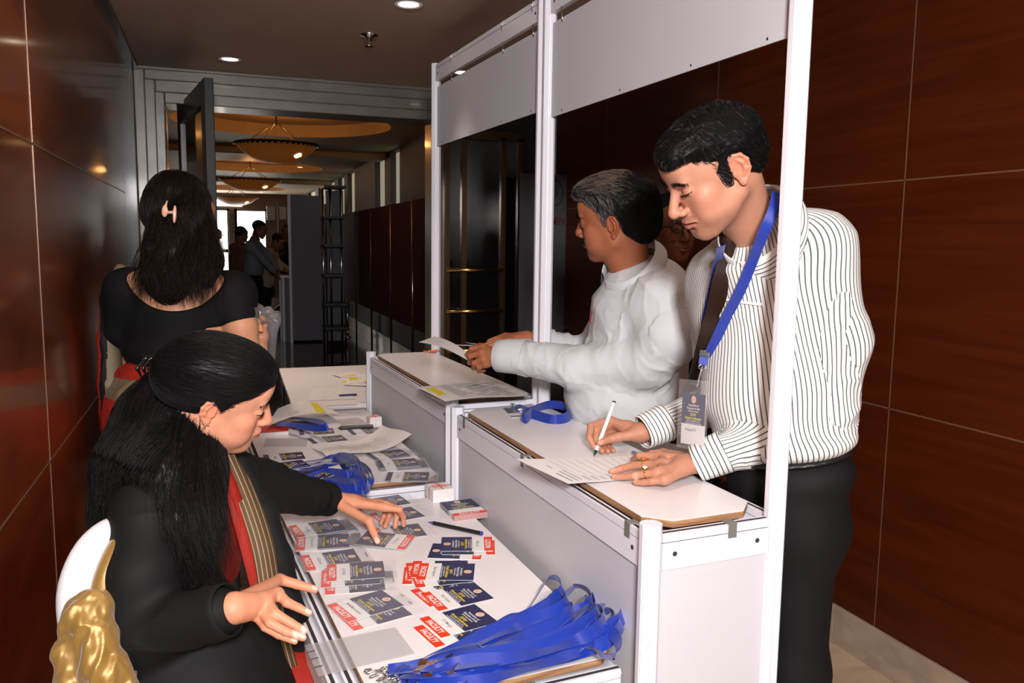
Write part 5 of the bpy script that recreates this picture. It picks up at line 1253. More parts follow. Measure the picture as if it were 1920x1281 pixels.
# banquet chair under her
def chair():
    root = empty('chair', tuple(P3((170, 1120, 1.62)) * NV((1, 1, 0))), 'white-covered banquet chair with gold satin sash behind the seated woman', 'chair')
    rim = [(202, 1005, 1.70), (176, 1020, 1.665), (150, 1045, 1.635), (130, 1082, 1.61), (118, 1125, 1.60), (119, 1170, 1.60), (128, 1215, 1.60), (140, 1270, 1.60), (150, 1340, 1.60)]
    A = spline([P3(t) for t in rim], 40); B = A + NV((.05, .16, .0)); B2 = A + NV((.09, .30, -.02))
    # padded back: section between a near edge line and its far edge, with thickness
    n = len(A); V = []; cols_ = 9
    for i in range(n):
        for j in range(cols_):
            t = j / (cols_ - 1) * math.pi; th = .022
            mid = A[i] * .5 + (A[i] + NV((.04, .02, 0))) * .5
            V.append(mid + NV((-.022 * math.cos(t), -.010 * math.sin(t) - .004, 0)) + NV((.0, 0, .0)))
    k = Fld()
    for i in range(0, n - 1, 2): k.cone(A[i] + NV((.018, .03, 0)), A[min(i + 2, n - 1)] + NV((.018, .03, 0)), .027, k=.02)
    far = A + NV((.02, .30, 0))
    for i in range(0, n - 1, 2): k.cone(far[i] + NV((.012, -.02, 0)), far[min(i + 2, n - 1)] + NV((.012, -.02, 0)), .021, k=.02)
    k.cone(A[0] + NV((.015, .03, 0)), far[0] + NV((.012, -.02, 0)), .020, k=.02)
    V, Q = k.mesh(.005); qobj('back_frame', V, Q, pm('white_chair_cover', (.80, .80, .82), .6, bump=.1, bscale=900), root)
    g = Fld()
    mid = A + NV((.04, .17, 0))
    for i in range(3, n - 1, 2): g.box((A[i] + far[i]) / 2 + NV((.060, 0, -.015)), (.010, .155, .035), None, k=.03, rd=.008)
    V, Q = g.mesh(.006); V = fold(V, vnormals(V, Q), .004, 10, (0, 1, .4), .4, 3)
    M_gold = pm('gold_satin', (.30, .17, .035), .40, .25, sheen=.3)
    qobj('back_cover', V, Q, M_gold, root)
    # sash knot and hanging tails at the outer side
    s = Fld(); P = P3
    s.chain([P((200, 1130, 1.63)), P((175, 1138, 1.60)), P((150, 1160, 1.58)), P((132, 1182, 1.575))], [.022, .032, .028, .018], k=.02)
    s.chain([P((172, 1160, 1.59)), P((182, 1200, 1.58)), P((195, 1250, 1.575)), P((215, 1310, 1.575))], [.028, .034, .038, .045], k=.02)
    s.chain([P((136, 1186, 1.585)), P((128, 1225, 1.58)), P((136, 1275, 1.58)), P((146, 1340, 1.58))], [.016, .024, .030, .036], k=.012)
    s.chain([P((205, 1110, 1.64)), P((222, 1180, 1.64)), P((240, 1250, 1.64))], [.020, .024, .03], k=.02)
    V, Q = s.mesh(.0035); N = vnormals(V, Q); V = fold(V, N, .0085, 38, (.3, 0, 1), .12, 8, 1); V = fold(V, N, .004, 14, (0, 1, 0), .5, 4, 2); V = smooth_mesh(V, Q, 1, .5)
    qobj('sash', V, Q, M_gold, root)
    lo = NV(WL[root.name]); MB().box((lo[0] - .02, lo[1] - .05, .45), (lo[0] + .42, lo[1] + .36, .50)).build('seat', M_jacket, root, bevel=.015)
    for (x, y) in ((-.0, -.02), (-.0, .33), (.39, -.02), (.39, .33)): MB().tube([(lo[0] + x, lo[1] + y, 0), (lo[0] + x, lo[1] + y, .45)], .014, 8).build('leg', M_brass, root)
    return root
chair()
# ------------------------------------------------------------------ standing woman seen from behind
def standing_woman():
    skin = lin(205, 146, 112); rs = np.random.RandomState(21); P = P3
    LS, RS = P((238, 545, 2.80)), P((438, 550, 2.86)); NB = P((335, 492, 2.84)); C_ = P((335, 590, 2.85)); WA = P((325, 690, 2.85)); H_ = P((322, 790, 2.86))
    root = empty('person', (H_[0], H_[1], 0), 'standing woman seen from behind, long dark hair with claw clip, black blouse and red saree', 'person')
    lat = RS - LS; lat /= np.linalg.norm(lat); up = NB - H_; up /= np.linalg.norm(up); fw = np.cross(up, lat); fw /= np.linalg.norm(fw); Rb = frame(fw, up)
    hf = camdir(.42, .22, .88); hu = camdir(.02, -.97, -.05); hc = P((341, 405, 2.86)); Rh = frame(hf, hu); S = 1.12
    f = Fld(Rh, hc, S); head_field(f, False, .8, 0); f.R = np.eye(3); f.t = np.zeros(3); f.s = 1.0
    f.cone(hc + Rh @ NV((0, -.03, -.05)) * S, NB, .054, .062, k=.03); f.R, f.t, f.s = Rh, hc, S
    V, Q = f.mesh(.003); parts = [(V, Q, head_color(f, V, skin, lips=(150, 70, 60)))]
    ER = P((474, 696, 2.86)); EL = P((232, 690, 2.98)); hd = P((489, 634, 2.94))
    g = Fld(); g.cone(NB - up * .02, NB - up * .10, .075, .10, k=.06); g.cone(LS, RS, .062, k=.05); g.ell(C_, (.175, .10, .17), Rb, k=.06); g.cone(C_, H_, .12, .14, k=.06)
    g.chain([RS, P((452, 612, 2.84)), ER], [.058, .050, .040], k=.03); g.cone(ER, hd, .040, .027, k=.02); g.chain([LS, EL], [.060, .042], k=.03); g.cone(EL, P((280, 740, 3.1)), .04, .028, k=.02)
    g.cone(H_ + lat * .08, NV((H_[0] + .08, H_[1], .1)), .09, .04).cone(H_ - lat * .08, NV((H_[0] - .06, H_[1], .1)), .09, .04)
    V, Q = g.mesh(.006); parts.append((V, Q, np.tile(skin, (len(V), 1)) * (1 + .05 * fbm(V * 30))[:, None]))
    fl = [[P((488 + 1.5 * i, 606 + 6 * i, 2.93)), P((478 + 1.5 * i, 602 + 6 * i, 2.90)), P((477 + 1.5 * i, 600 + 6 * i, 2.875)), P((486 + 1.5 * i, 602 + 6 * i, 2.865))] for i in range(4)]
    g = Fld(); hand(g, hd, hd + (ER - hd) * .3, fl, [P((494, 622, 2.91)), P((496, 608, 2.90)), P((494, 600, 2.89)), P((490, 594, 2.885))], fat=.95); V, Q = g.mesh(.003); parts.append((V, Q, np.tile(skin, (len(V), 1))))
    V, Q, C = merge(parts); qobj('body', V, Q, M_skin, root, colr=C)
    # blouse with a scooped back and short sleeves
    b = Fld(); b.cone(LS, RS, .070, k=.05); b.ell(C_, (.188, .115, .175), Rb, k=.06); b.cone(C_, WA + up * .03, .135, .125, k=.06); b.ell(WA + up * .05, (.165, .115, .05), Rb, k=.05)
    b.chain([RS, P((450, 606, 2.84))], [.072, .062], k=.04); b.chain([LS, P((226, 620, 2.84))], [.070, .058], k=.04)
    b.ell(C_ + up * .165 - fw * .13, (.176, .15, .150), Rb, k=.012, op='s'); b.cone(NB - up * .2, NB + up * .2, .09, k=.02, op='s')
    ax = P((470, 676, 2.86)) - RS; ax /= np.linalg.norm(ax); b.box(P((452, 603, 2.84)) + ax * .10, (.12, .12, .10), rot_to(ax), k=.004, op='s', rd=0)
    V, Q = b.mesh(.005); V = fold(V, vnormals(V, Q), .003, 8, NV((1, 0, 0)), .5, 2); qobj('blouse', V, Q, pm('black_blouse', (.004, .004, .0045), .8, spec=.2), root)
    # saree: waist folds, skirt, pallu over the left shoulder
    s = Fld(); s.ell(WA - up * .02, (.180, .135, .05), Rb, k=.05); s.ell(WA - up * .10, (.20, .155, .09), Rb, k=.05); s.ell(H_, (.215, .17, .14), Rb, k=.06)
    s.cone(H_, NV((H_[0], H_[1] + .02, .10)), .19, .21, k=.08)
    V, Q = s.mesh(.008); N = vnormals(V, Q); V = fold(V, N, .007, 10, lat, .35, 6)
    z0 = WA[2]; zz = V[:, 2]; midx = (((V[Q].mean(1)[:, 2] < z0 - .02) & (V[Q].mean(1)[:, 2] > z0 - .085))).astype(int); midx[V[Q].mean(1)[:, 2] > z0 - .005] = 0
    qobj('saree', V, Q, [M_saree, M_olive2], root, midx=midx)
    p = Fld(); p.chain([P((226, 506, 2.86)), P((205, 560, 2.82)), P((204, 640, 2.84)), P((208, 720, 2.84)), P((215, 800, 2.84))], [.020, .030, .036, .042, .046], k=.02)
    V, Q = p.mesh(.005); V = fold(V, vnormals(V, Q), .004, 16, (0, 0, 1), .3, 9)
    cen = V[Q].mean(1); side = (cen - P((206, 640, 2.84))) @ camdir(1, 0, 0); qobj('pallu', V, Q, [M_olive2, M_saree, M_jacket], root, midx=np.where(side > .008, 0, np.where(side > -.014, 2, 1)))
    # hair
    fh = Fld(Rh, hc, S); fh.ell((0, -.022, .042), (.081, .104, .090), k=.02); fh.ell((0, -.075, -.01), (.066, .055, .07), k=.03)
    fh.poly([(.3, .06), (.09, .06), (.06, .06), (.03, .02), (.016, -.01), (.0, -.01), (-.012, .018), (-.03, .0), (-.035, -.06), (-.3, -.1), (-.3, -.4), (.3, -.4)], k=.004)
    V, Q = fh.mesh(.0035); pts = [(V, Q, np.tile(NV((.006, .0045, .004)), (len(V), 1)))]
    def cd(P_, t): return np.tile(camdir(-.15, 1, 0), (len(P_), 1))
    pick = rs.choice(len(V), 1800); pts.append(strands(fh, V[pick], cd, 6, .07, .0007, np.tile(NV((.014, .009, .006)), (1800, 1)) * (.4 + 1.0 * rs.rand(1800))[:, None], lift=.001, jitter=.12))
    m = Fld(); m.chain([P((343, 392, 2.83)), P((334, 430, 2.79)), P((326, 480, 2.76)), P((318, 525, 2.745)), P((322, 556, 2.75))], [.086, .084, .084, .070, .03], k=.05); m.chain([P((372, 430, 2.83)), P((384, 490, 2.79)), P((388, 530, 2.78))], [.055, .050, .015], k=.04)
    V, Q = m.mesh(.006); V = V + vnormals(V, Q) * (.006 * fbm(V * NV((40, 40, 9)), 2))[:, None]; pts.append((V, Q, np.tile(NV((.005, .004, .0035)), (len(V), 1))))
    rsx = np.random.RandomState(4); pk = rsx.choice(len(V), 3600)
    pts.append(strands(m, V[pk], lambda P_, t: np.tile(camdir(-.05, 1, 0), (len(P_), 1)) + .5 * np.stack([vnoise(P_ * 14 + 9 * i) for i in range(3)], -1), 8, .13 * (.5 + rsx.rand(3600)), .0008, np.tile(NV((.014, .009, .007)), (3600, 1)) * (.3 + 1.1 * rsx.rand(3600))[:, None], lift=.0015, jitter=.15))
    gs = [[P((x0, 400, 2.80)), P((x1, 450, 2.72)), P((x2, 510, 2.66)), P((x3, 572, 2.67))] for (x0, x1, x2, x3) in ((300, 282, 262, 250), (315, 300, 288, 282), (330, 322, 312, 315), (345, 345, 340, 348), (365, 372, 372, 375), (385, 398, 402, 396))]
    pts.append(long_strands(gs, 1700, .016, .0008, rs, lambda n, r: np.tile(NV((.013, .008, .006)), (n, 1)) * (.4 + 1.1 * r.rand(n))[:, None], waves=.016))
    V, Q, C = merge(pts); qobj('hair', V, Q, M_hair, root, colr=np.clip(C, 0, 1))
    k = Fld(); c0 = P((317, 396, 2.665)); X_, Y_, Z_ = camdir(1, 0, 0), camdir(0, 1, 0), camdir(0, 0, 1)
    k.ell(c0 - X_ * .014, (.010, .006, .020), Rb, k=.004); k.ell(c0 + X_ * .018 + Y_ * .01, (.006, .006, .030), Rb, k=.004); k.cone(c0 - X_ * .012 + Y_ * .004, c0 + X_ * .018 + Y_ * .004, .005, k=.003); k.cone(c0 - X_ * .010 - Y_ * .02, c0 - X_ * .006 - Y_ * .034, .004, .002, k=.003)
    V, Q = k.mesh(.0025); qobj('claw_clip', V, Q, pm('peach_plastic', (.75, .42, .30), .25, coat=.4), root)
    return root
standing_woman()
# crumpled clear packet in her hand
def packet():
    rs = np.random.RandomState(3); c0 = P3((486, 591, 2.865)); m = bmesh.new(); bmesh.ops.create_icosphere(m, subdivisions=3, radius=1)
    V = np.array([v.co[:] for v in m.verts]); Fc = [[v.index for v in fc.verts] for fc in m.faces]; m.free()
    n = vnoise(V * 2.3 + 4); n2 = vnoise(V * 5 + 9); V2 = V * NV((.058, .034, .030)) * (1 + .45 * n + .35 * n2)[:, None]; V2 = V2 @ np.array(Euler((0, R(12), 0)).to_matrix()).T + c0
    me_o = mesh_obj('plastic_packet', [tuple(v) for v in V2], Fc, plastic('sparkling_clear_film', (.55, .53, .50), .40, .03)); MATS['sparkling_clear_film'].node_tree.nodes['Principled BSDF'].inputs['Metallic'].default_value = .7; tag(me_o, 'crumpled shiny clear packet held in the standing woman\'s hand', 'packet')
packet()
def grey_chair():
    e = empty('chair', tuple(P3((508, 680, 3.9)) * NV((1, 1, 0))), 'grey fabric chair back rising right of the standing woman\'s hand', 'chair')
    k = Fld(); pts = spline([P3((519, 597, 3.9)), P3((512, 612, 3.88)), P3((508, 640, 3.86)), P3((505, 680, 3.85)), P3((503, 730, 3.85))], 10)
    for i in range(9): k.cone(pts[i], pts[i + 1], .022, k=.02); k.cone(pts[i] + NV((-.02, .38, 0)), pts[i + 1] + NV((-.02, .38, 0)), .022, k=.02); k.box((pts[i] + pts[i + 1]) / 2 + NV((-.01, .19, 0)), (.014, .19, .035), None, k=.02)
    V, Q = k.mesh(.008); qobj('backrest', V, Q, pm('grey_chair_fabric', (.20, .20, .22), .8), e)
    l = NV(WL[e.name]); MB().box((l[0] - .42, l[1], .42), (l[0] + .02, l[1] + .38, .48)).build('seat', M_gpanel, e, bevel=.01)
    for (x, y) in ((-.4, .02), (-.4, .36), (0, .02), (0, .36)): MB().tube([(l[0] + x, l[1] + y, 0), (l[0] + x, l[1] + y, .43)], .012, 8).build('leg', M_chrome, e)
grey_chair()

# ------------------------------------------------------------------ people farther off
def far_person(label, head, nb, sh, hip, arms, skin, shirt, pants, hs=1.1, h=.014, facing=(1, 0, 0), feet=True, extra=None, hairc=(.008, .007, .007), legs=True, wid=1.0, group=None):
    """head, nb, hip: (px, py, d); sh: two; arms: per side (elbow, hand)"""
    hc = P3(head); NB = P3(nb); S0, S1 = P3(sh[0]), P3(sh[1]); H_ = P3(hip)
    root = empty('person', (H_[0], H_[1], 0), label, 'person', group)
    fwd = camdir(*facing); Rh = frame(fwd, NV((0, 0, 1)) + fwd * (-fwd[2])); f = Fld(Rh, hc, hs); head_field(f, True)
    f.R = np.eye(3); f.t = np.zeros(3); f.s = 1.0; f.cone(hc + Rh @ NV((0, -.03, -.05)) * hs, NB, .055, .06, k=.03); f.R, f.t, f.s = Rh, hc, hs
    hh = min(h * .6, .008); V, Q = f.mesh(hh); pr = [(V, Q, head_color(f, V, lin(*skin)))]
    g = Fld(); g.cone(NB, H_, .08, .10, k=.05)
    for (S_, (e, w)) in zip((S0, S1), arms):
        E, Wt = P3(e), P3(w); g.cone(S_, E, .045, .04, k=.03).cone(E, Wt, .038, .028, k=.02); d = (Wt - E) / np.linalg.norm(Wt - E)
        side = np.cross(d, NV((0, 0, 1))); side /= np.linalg.norm(side); g.ell(Wt + d * .05, (.045, .02, .05), rot_to(d), k=.02)
        for i in range(4): g.cone(Wt + d * .08 + side * (.018 * (i - 1.5)), Wt + d * (.165 - .008 * abs(i - 1.5)) + side * (.022 * (i - 1.5)) - NV((0, 0, .02)), .010, .008, k=.006)
        g.cone(Wt + d * .04 + side * .03, Wt + d * .09 + side * .055, .011, .009, k=.008)
    V, Q = g.mesh(min(h, .010)); pr.append((V, Q, np.tile(lin(*skin), (len(V), 1)))); V, Q, C = merge(pr); qobj('body', V, Q, M_skin, root, colr=C)
    lat = S1 - S0; lat /= np.linalg.norm(lat) + 1e-9; up = NB - H_; up /= np.linalg.norm(up); fw = np.cross(up, lat); fw /= np.linalg.norm(fw); Rb = frame(fw, up)
    s = Fld(); s.cone(S0, S1, .085, k=.05); s.ell(NB * .62 + H_ * .38 - up * .02, (.20 * wid, .15, .22), Rb, k=.08); s.ell(NB * .25 + H_ * .75, (.185 * wid, .155, .20), Rb, k=.08); s.cone(NB, NB - up * .05, .07, .1, k=.05)
    for (S_, (e, w)) in zip((S0, S1), arms): E, Wt = P3(e), P3(w); s.cone(S_, E, .080, .062, k=.04).cone(E, Wt, .060, .045, k=.03)
    V, Q = s.mesh(h); V = fold(V, vnormals(V, Q), .008, 6, up, .5, 3); qobj('shirt', V, Q, shirt, root)
    t = Fld(); t.ell(H_ - NV((0, 0, .06)), (.19 * wid, .16, .16), Rb, k=.05)
    for s_ in (-1, 1): t.chain([H_ + lat * .09 * s_, NV((H_[0] + lat[0] * .09 * s_, H_[1] + lat[1] * .09 * s_, .5)), NV((H_[0] + lat[0] * .09 * s_, H_[1] + lat[1] * .09 * s_, .08))], [.11, .085, .07], k=.04)
    V, Q = t.mesh(.018); qobj('trousers', V, Q, pants, root)
    for s_ in (-1, 1):
        q0 = Vector((H_[0] + lat[0] * .09 * s_, H_[1] + lat[1] * .09 * s_, 0)); fx = Vector((fw[0], fw[1], 0)).normalized(); sx = Fld(); sx.cone(NV(q0) + NV((0, 0, .045)), NV(q0 + fx * .15) + NV((0, 0, .04)), .045, .036, k=.02); V, Q = sx.mesh(.014); V[:, 2] = np.maximum(V[:, 2], .002); qobj('shoe', V, Q, M_black, root)
    fh = Fld(Rh, hc, hs); fh.ell((0, -.022, .045), (.080, .104, .088), k=.02)
    fh.poly([(.3, .060), (.085, .060), (.056, .05), (.035, .02), (.02, -.02), (.004, -.01), (-.005, .03), (-.03, .02), (-.04, -.04), (-.09, -.07), (-.3, -.07), (-.3, -.4), (.3, -.4)], k=.004)
    V, Q = fh.mesh(hh); qobj('hair', V, Q, M_hair, root, colr=np.tile(NV(hairc), (len(V), 1)))
    return root, f, s, Rh, hc
M_navysuit = pm('dark_navy_suit', (.010, .014, .022), .75, spec=.2)
M_bluegrey = pm('blue_grey_shirt', (.17, .19, .22), .8)
M_creamshirt = pm('cream_shirt', (.42, .32, .22), .8)
M_brownk = pm('rust_brown_kurta', (.12, .04, .02), .8)
mg = far_person('man in dark navy suit and black-framed glasses standing behind the two shirted men, mostly hidden', (1256, 432, 3.42), (1262, 530, 3.50), ((1385, 560, 3.60), (1150, 560, 3.46)), (1260, 860, 3.6),
    (((1420, 700, 3.6), (1380, 830, 3.5)), ((1118, 690, 3.42), (1150, 800, 3.3))), (120, 70, 45), M_navysuit, M_navysuit, hs=1.16, h=.010, facing=(.35, .12, -.93), wid=1.15)
m = MB(); Rg = mg[3]; cg = mg[4]
for sgn in (-1, 1):
    c0 = cg + Rg @ NV((sgn * .033, .104, .006)) * 1.16
    m.tube([Vector(c0 + Rg @ NV((.025 * math.cos(a), 0, .020 * math.sin(a)))) for a in np.linspace(0, 2 * math.pi, 22)[:-1]], .0028, 6, closed=True)
    m.tube([Vector(cg + Rg @ NV((sgn * .060, .100, .010)) * 1.16), Vector(cg + Rg @ NV((sgn * .083, -.01, .012)) * 1.16)], .0022, 6)
m.tube([Vector(cg + Rg @ NV((-.010, .106, .010)) * 1.16), Vector(cg + Rg @ NV((.010, .106, .010)) * 1.16)], .0022, 6)
m.build('eyeglasses', M_black, mg[0])
far_person('man in blue-grey shirt leaning over the far counter in the corridor', (487, 431, 12.9), (478, 450, 13.0), ((470, 462, 12.8), (478, 458, 13.2)), (474, 520, 13.1), (((497, 490, 12.9), (512, 508, 12.9)), ((505, 480, 13.3), (520, 505, 13.2))), (120, 75, 50), M_bluegrey, M_trouser, h=.02, facing=(.9, .35, .1), wid=1.15)
far_person('person in rust-brown clothes standing behind the blue-grey shirted man in the corridor', (453, 440, 14.2), (450, 455, 14.2), ((440, 465, 14.0), (458, 465, 14.4)), (450, 525, 14.2), (((436, 495, 14.0), (445, 515, 13.9)), ((464, 495, 14.4), (460, 515, 14.5))), (110, 70, 48), M_brownk, M_trouser, h=.02, facing=(.6, 0, .8))
far_person('man in cream shirt and dark tie bending low over the far counter', (521, 454, 13.9), (511, 468, 13.9), ((503, 476, 13.8), (508, 472, 14.2)), (497, 540, 14.2), (((513, 498, 13.7), (530, 505, 13.6)), ((520, 492, 14.1), (540, 505, 14.0))), (130, 80, 50), M_creamshirt, M_trouser, h=.02, facing=(.8, .55, 0))
far_person('dark-clothed person half hidden at the edge of the grey partition', (538, 436, 14.6), (541, 452, 14.6), ((532, 465, 14.5), (552, 463, 14.8)), (542, 530, 14.7), (((528, 490, 14.4), (530, 480, 14.3)), ((556, 495, 14.8), (552, 515, 14.8))), (90, 55, 38), M_trouser, M_trouser, h=.022, facing=(-.5, .1, -.8))
far_person('man in white shirt silhouetted in the left bright doorway', (408, 439, 21.0), (407, 450, 21.0), ((402, 456, 20.8), (412, 456, 21.2)), (409, 492, 21.0), (((411, 470, 20.8), (422, 470, 20.8)), ((415, 468, 21.2), (424, 471, 21.2))), (120, 80, 55), pm('far_white_shirt', (.75, .75, .75), .8), M_trouser, h=.026, facing=(.9, 0, .2))

# far counter, partition, shelf stand, boards, stanchions, bag, banner
e = empty('corridor_counter', (1.33, 13.5, 0), 'white counter the corridor men lean on, left of the grey partition', 'booth counter')
MB().box((.95, 13.2, 1.0), (1.62, 13.75, 1.03)).build('worktop', M_top, e, bevel=.003)
MB().box((1.0, 13.25, 0), (1.6, 13.26, 1.0)).box((1.0, 13.26, 0), (1.01, 13.7, 1.0)).build('side_panel', M_gpanel, e)
for (x, y) in ((1.0, 13.25), (1.6, 13.25), (1.0, 13.7), (1.6, 13.7)): post((x, y), 1.0, e)
e = empty('backpack', tuple(pz(533, 610, 0.0)), 'black rounded backpack on the floor before the corridor counter', 'bag')
k = Fld(); c0 = NV(pz(533, 610, 0)); k.ell(c0 + NV((0, 0, .20)), (.20, .12, .20), k=.03).ell(c0 + NV((0, -.06, .14)), (.15, .1, .12), k=.03); V, Q = k.mesh(.015); V[:, 2] = np.maximum(V[:, 2], .002); qobj('bag_body', V, Q, M_black, e)
MB().tube([c0 + NV((-.05, 0, .38)), c0 + NV((0, 0, .45)), c0 + NV((.05, 0, .38))], .012, 6).build('handle', M_black, e)
e = empty('grey_partition', (1.40, 13.1, 0), 'tall plain grey partition panel standing in the corridor', 'partition')
MB().box((1.105, 13.05, .03), (1.60, 13.07, 2.26)).build('panel', M_gpanel, e); pass
for x in (1.10, 1.60): post((x, 13.06), 2.27, e)
# shelf stand: chrome uprights with dark trays
e = empty('shelf_stand', (1.72, 12.2, 0), 'tall chrome-framed literature stand with dark shelves beside the grey partition', 'shelf')
xs = [py_(606, 480, 12.2)[0], py_(615, 480, 12.2)[0], py_(640, 480, 12.2)[0]]
for (x, y) in ((xs[0], 12.2), (xs[1], 11.9), (xs[2], 12.2)): MB().tube([(x, y, 0), (x, y, 2.34)], .017, 8).build('upright', M_chrome, e, smooth=True)
for yy in (352, 408, 460, 515, 568, 612):
    z = py_(610, yy, 12.2)[2]; MB().box((xs[0] - .02, 11.85, z - .02), (xs[2] + .03, 12.3, z + .015)).build('shelf', M_black, e)
MB().box((xs[1] + .0, 12.3, .1), (xs[2] + .05, 12.32, 2.3)).build('back_panel', M_gpanel, e)
# maroon display boards
edges = [641, 667, 696, 733, 774, 812]; pos = []
for x in edges: pos.append(px_(x, 448, 1.90)[1])
lbl = ['narrowest, farthest of the maroon display boards', 'maroon display board, second from the far end', 'middle maroon display board of the row', 'maroon display board, second from the near end', 'nearest maroon display board, beside the farther booth post']
for i in range(5):
    y0, y1 = pos[i], pos[i + 1]
    e = empty('display_board', (1.90, (y0 + y1) / 2, 0), lbl[i], 'display board', 'maroon display boards in the corridor')
    MB().box((1.89, y1 + .03, .70), (1.91, y0 - .03, 1.99)).build('board', M_maroon, e)
    MB().tube([(1.90, y1 + .015, 0), (1.90, y1 + .015, 2.0)], .013, 8).build('upright', M_chrome, e, smooth=True)
    if i == 0: MB().tube([(1.90, y0 - .0, 0), (1.90, y0 - .0, 2.0)], .013, 8).build('upright', M_chrome, e, smooth=True)
for (px0, lb) in ((640, 'chrome stanchion post left of the pair, reflected in the dark floor'), (652, 'chrome stanchion post right of the pair under the maroon boards')):
    b0 = pz(px0, 632, 0); b1 = py_(px0, 558, b0[1]); e = empty('stanchion', tuple(b0), lb, 'post', 'short chrome posts')
    MB().tube([tuple(b0), (b0[0], b0[1], b1[2])], .022, 10).build('pole', M_chrome, e, smooth=True); MB().lathe([(.001, .02), (.06, .018), (.065, .004), (.065, 0)], b0, 20).build('base', M_chrome, e, smooth=True)
# framed pictures on the far right wall near the end
for (xa, lb) in ((502, 'pale framed notice on the end of the corridor, left one'), (524, 'pale framed notice at the end of the corridor, right one')):
    a = py_(xa, 388, 17.9); c = py_(xa + 13, 411, 17.9); e = empty('framed_notice', (a[0], 17.9, c[2]), lb, 'picture', 'pale notices')
    MB().box((a[0], 17.9, c[2]), (c[0], 17.92, a[2])).build('notice', pm('pale_notice', (.6, .5, .4), .7) if 'pale_notice' not in MATS else MATS['pale_notice'], e)
    MB().box((a[0] - .02, 17.915, c[2] - .02), (c[0] + .02, 17.95, a[2] + .02)).build('frame', M_dark, e)
structure(MB().box((1.28, 17.95, 0), (RX, 18.02, 2.35)).build('wall_corridor_stub', pm('brown_wall', (.16, .09, .06), .7)))
# banner with a ring emblem behind the middle posts
e = empty('banner', (2.17, 5.3, 0), 'tall dark grey banner with round emblem and maroon lettering behind the middle posts', 'banner')
xa, xb = py_(1038, 400, 5.3)[0], py_(1064, 400, 5.3)[0]
M_ban = pm('banner_grey', (.075, .080, .09), .6)
MB().box((xa - .25, 5.3, .08), (xb, 5.306, 2.05)).build('panel', M_ban, e)
c0 = py_(1040, 362, 5.295); MB().tube([Vector((c0[0] + .062 * math.cos(a), 5.297, c0[2] + .085 * math.sin(a))) for a in np.linspace(0, 2 * math.pi, 32)[:-1]], .005, 6, closed=True).build('emblem', M_groove, e)
MB().box((c0[0] + .01, 5.296, c0[2] - .03), (c0[0] + .022, 5.3, c0[2] + .03)).build('emblem', M_groove, e)
MB().box((xa - .25, 5.27, 0), (xb, 5.35, .08)).build('base', M_black, e)
hz = py_(1052, 602, 5.25); h_ = MB().tube([(hz[0] - .06, 5.44, hz[2]), (hz[0] + .06, 5.44, hz[2])], .01, 8); structure(h_.build('door_4', M_chrome, None))
# ------------------------------------------------------------------ badges
def text_geo(txt, size, off=0, sx=1.0, align='CENTER', shear=0):
    c = bpy.data.curves.new('t', 'FONT'); c.body = txt; c.size = size; c.align_x = align; c.align_y = 'CENTER'; c.offset = off; c.resolution_u = 2; c.shear = shear
    o = bpy.data.objects.new('t', c); col.objects.link(o); bpy.context.view_layer.update()
    me = bpy.data.meshes.new_from_object(o.evaluated_get(bpy.context.evaluated_depsgraph_get()))
    V = [(v.co.x * sx, v.co.y, 0) for v in me.vertices]; Fc = [list(p.vertices) for p in me.polygons]
    bpy.data.objects.remove(o); bpy.data.curves.remove(c); bpy.data.meshes.remove(me); return V, Fc
BW, BL, BT = .110, .147, .0009
CARDM = [M_card, M_navy, M_red, M_yellow, M_cream2, M_seal, M_ink]
def card_mesh(kind):
    b = MB(); b.box((-BW / 2, -BL / 2, 0), (BW / 2, BL / 2, BT), 0)
    def rect(y0, y1, m, z=BT + .0001): b.add([(-BW / 2, y0, z), (BW / 2, y0, z), (BW / 2, y1, z), (-BW / 2, y1, z)], [(0, 1, 2, 3)], m)
    top = BL / 2; rect(top - .60 * BL, top, 1)
    if kind == 'faculty': rect(-BL / 2, -BL / 2 + .165 * BL, 2)
    elif kind == 'delegate': rect(-BL / 2, -BL / 2 + .13 * BL, 1)
    z = BT + .0002
    def disc(r, m, zz, cy=top - .017): b.add([(r * math.cos(a), cy + r * math.sin(a), zz) for a in np.linspace(0, 2 * math.pi, 25)[:-1]], [list(range(24))], m)
    disc(.0105, 4, z); disc(.0078, 5, z + .0001); disc(.0052, 4, z + .0002); disc(.0034, 5, z + .0003)
    def T(txt, size, y, m, off=0, sx=1.0, sh=0):
        V, Fc = text_geo(txt, size, off, sx, shear=sh); b.add([(v[0], v[1] + y, z) for v in V], Fc, m)
    T('Association of', .0094, top - .0335, 0, .00014, .88); T('Physicians of India', .0094, top - .0425, 0, .00014, .88); T('(Delhi State Chapter)', .0062, top - .0505, 0, .0001, .9)
    T('XXXIV', .0110, top - .0605, 3, .0003, .85); T('Annual Conference', .0112, top - .0705, 3, .0003, .85)
    T('Saturday, 22nd March, 2014', .0062, top - .0785, 0, .00008, .88); T('Hotel Jaypee Siddharth, New Delhi', .0060, top - .0848, 0, .00008, .88)
    if kind == 'faculty': T('FACULTY', .0205, -BL / 2 + .0122, 0, .0008, .78)
    o = b.build('card', CARDM); return o
CARD = {}
for kd in ('faculty', 'delegate', 'plain'):
    o = card_mesh(kd); CARD[kd] = o.data; bpy.data.objects.remove(o)
_s = MB(); _s.box((-.060, -.080, 0), (.060, .108, .0005)); _s.box((-.012, .096, .0005), (.012, .099, .0007)); _o = _s.build('plastic_sleeve', M_sleeve, bevel=0); SLEEVE = _o.data; bpy.data.objects.remove(_o)
NAMES = {}
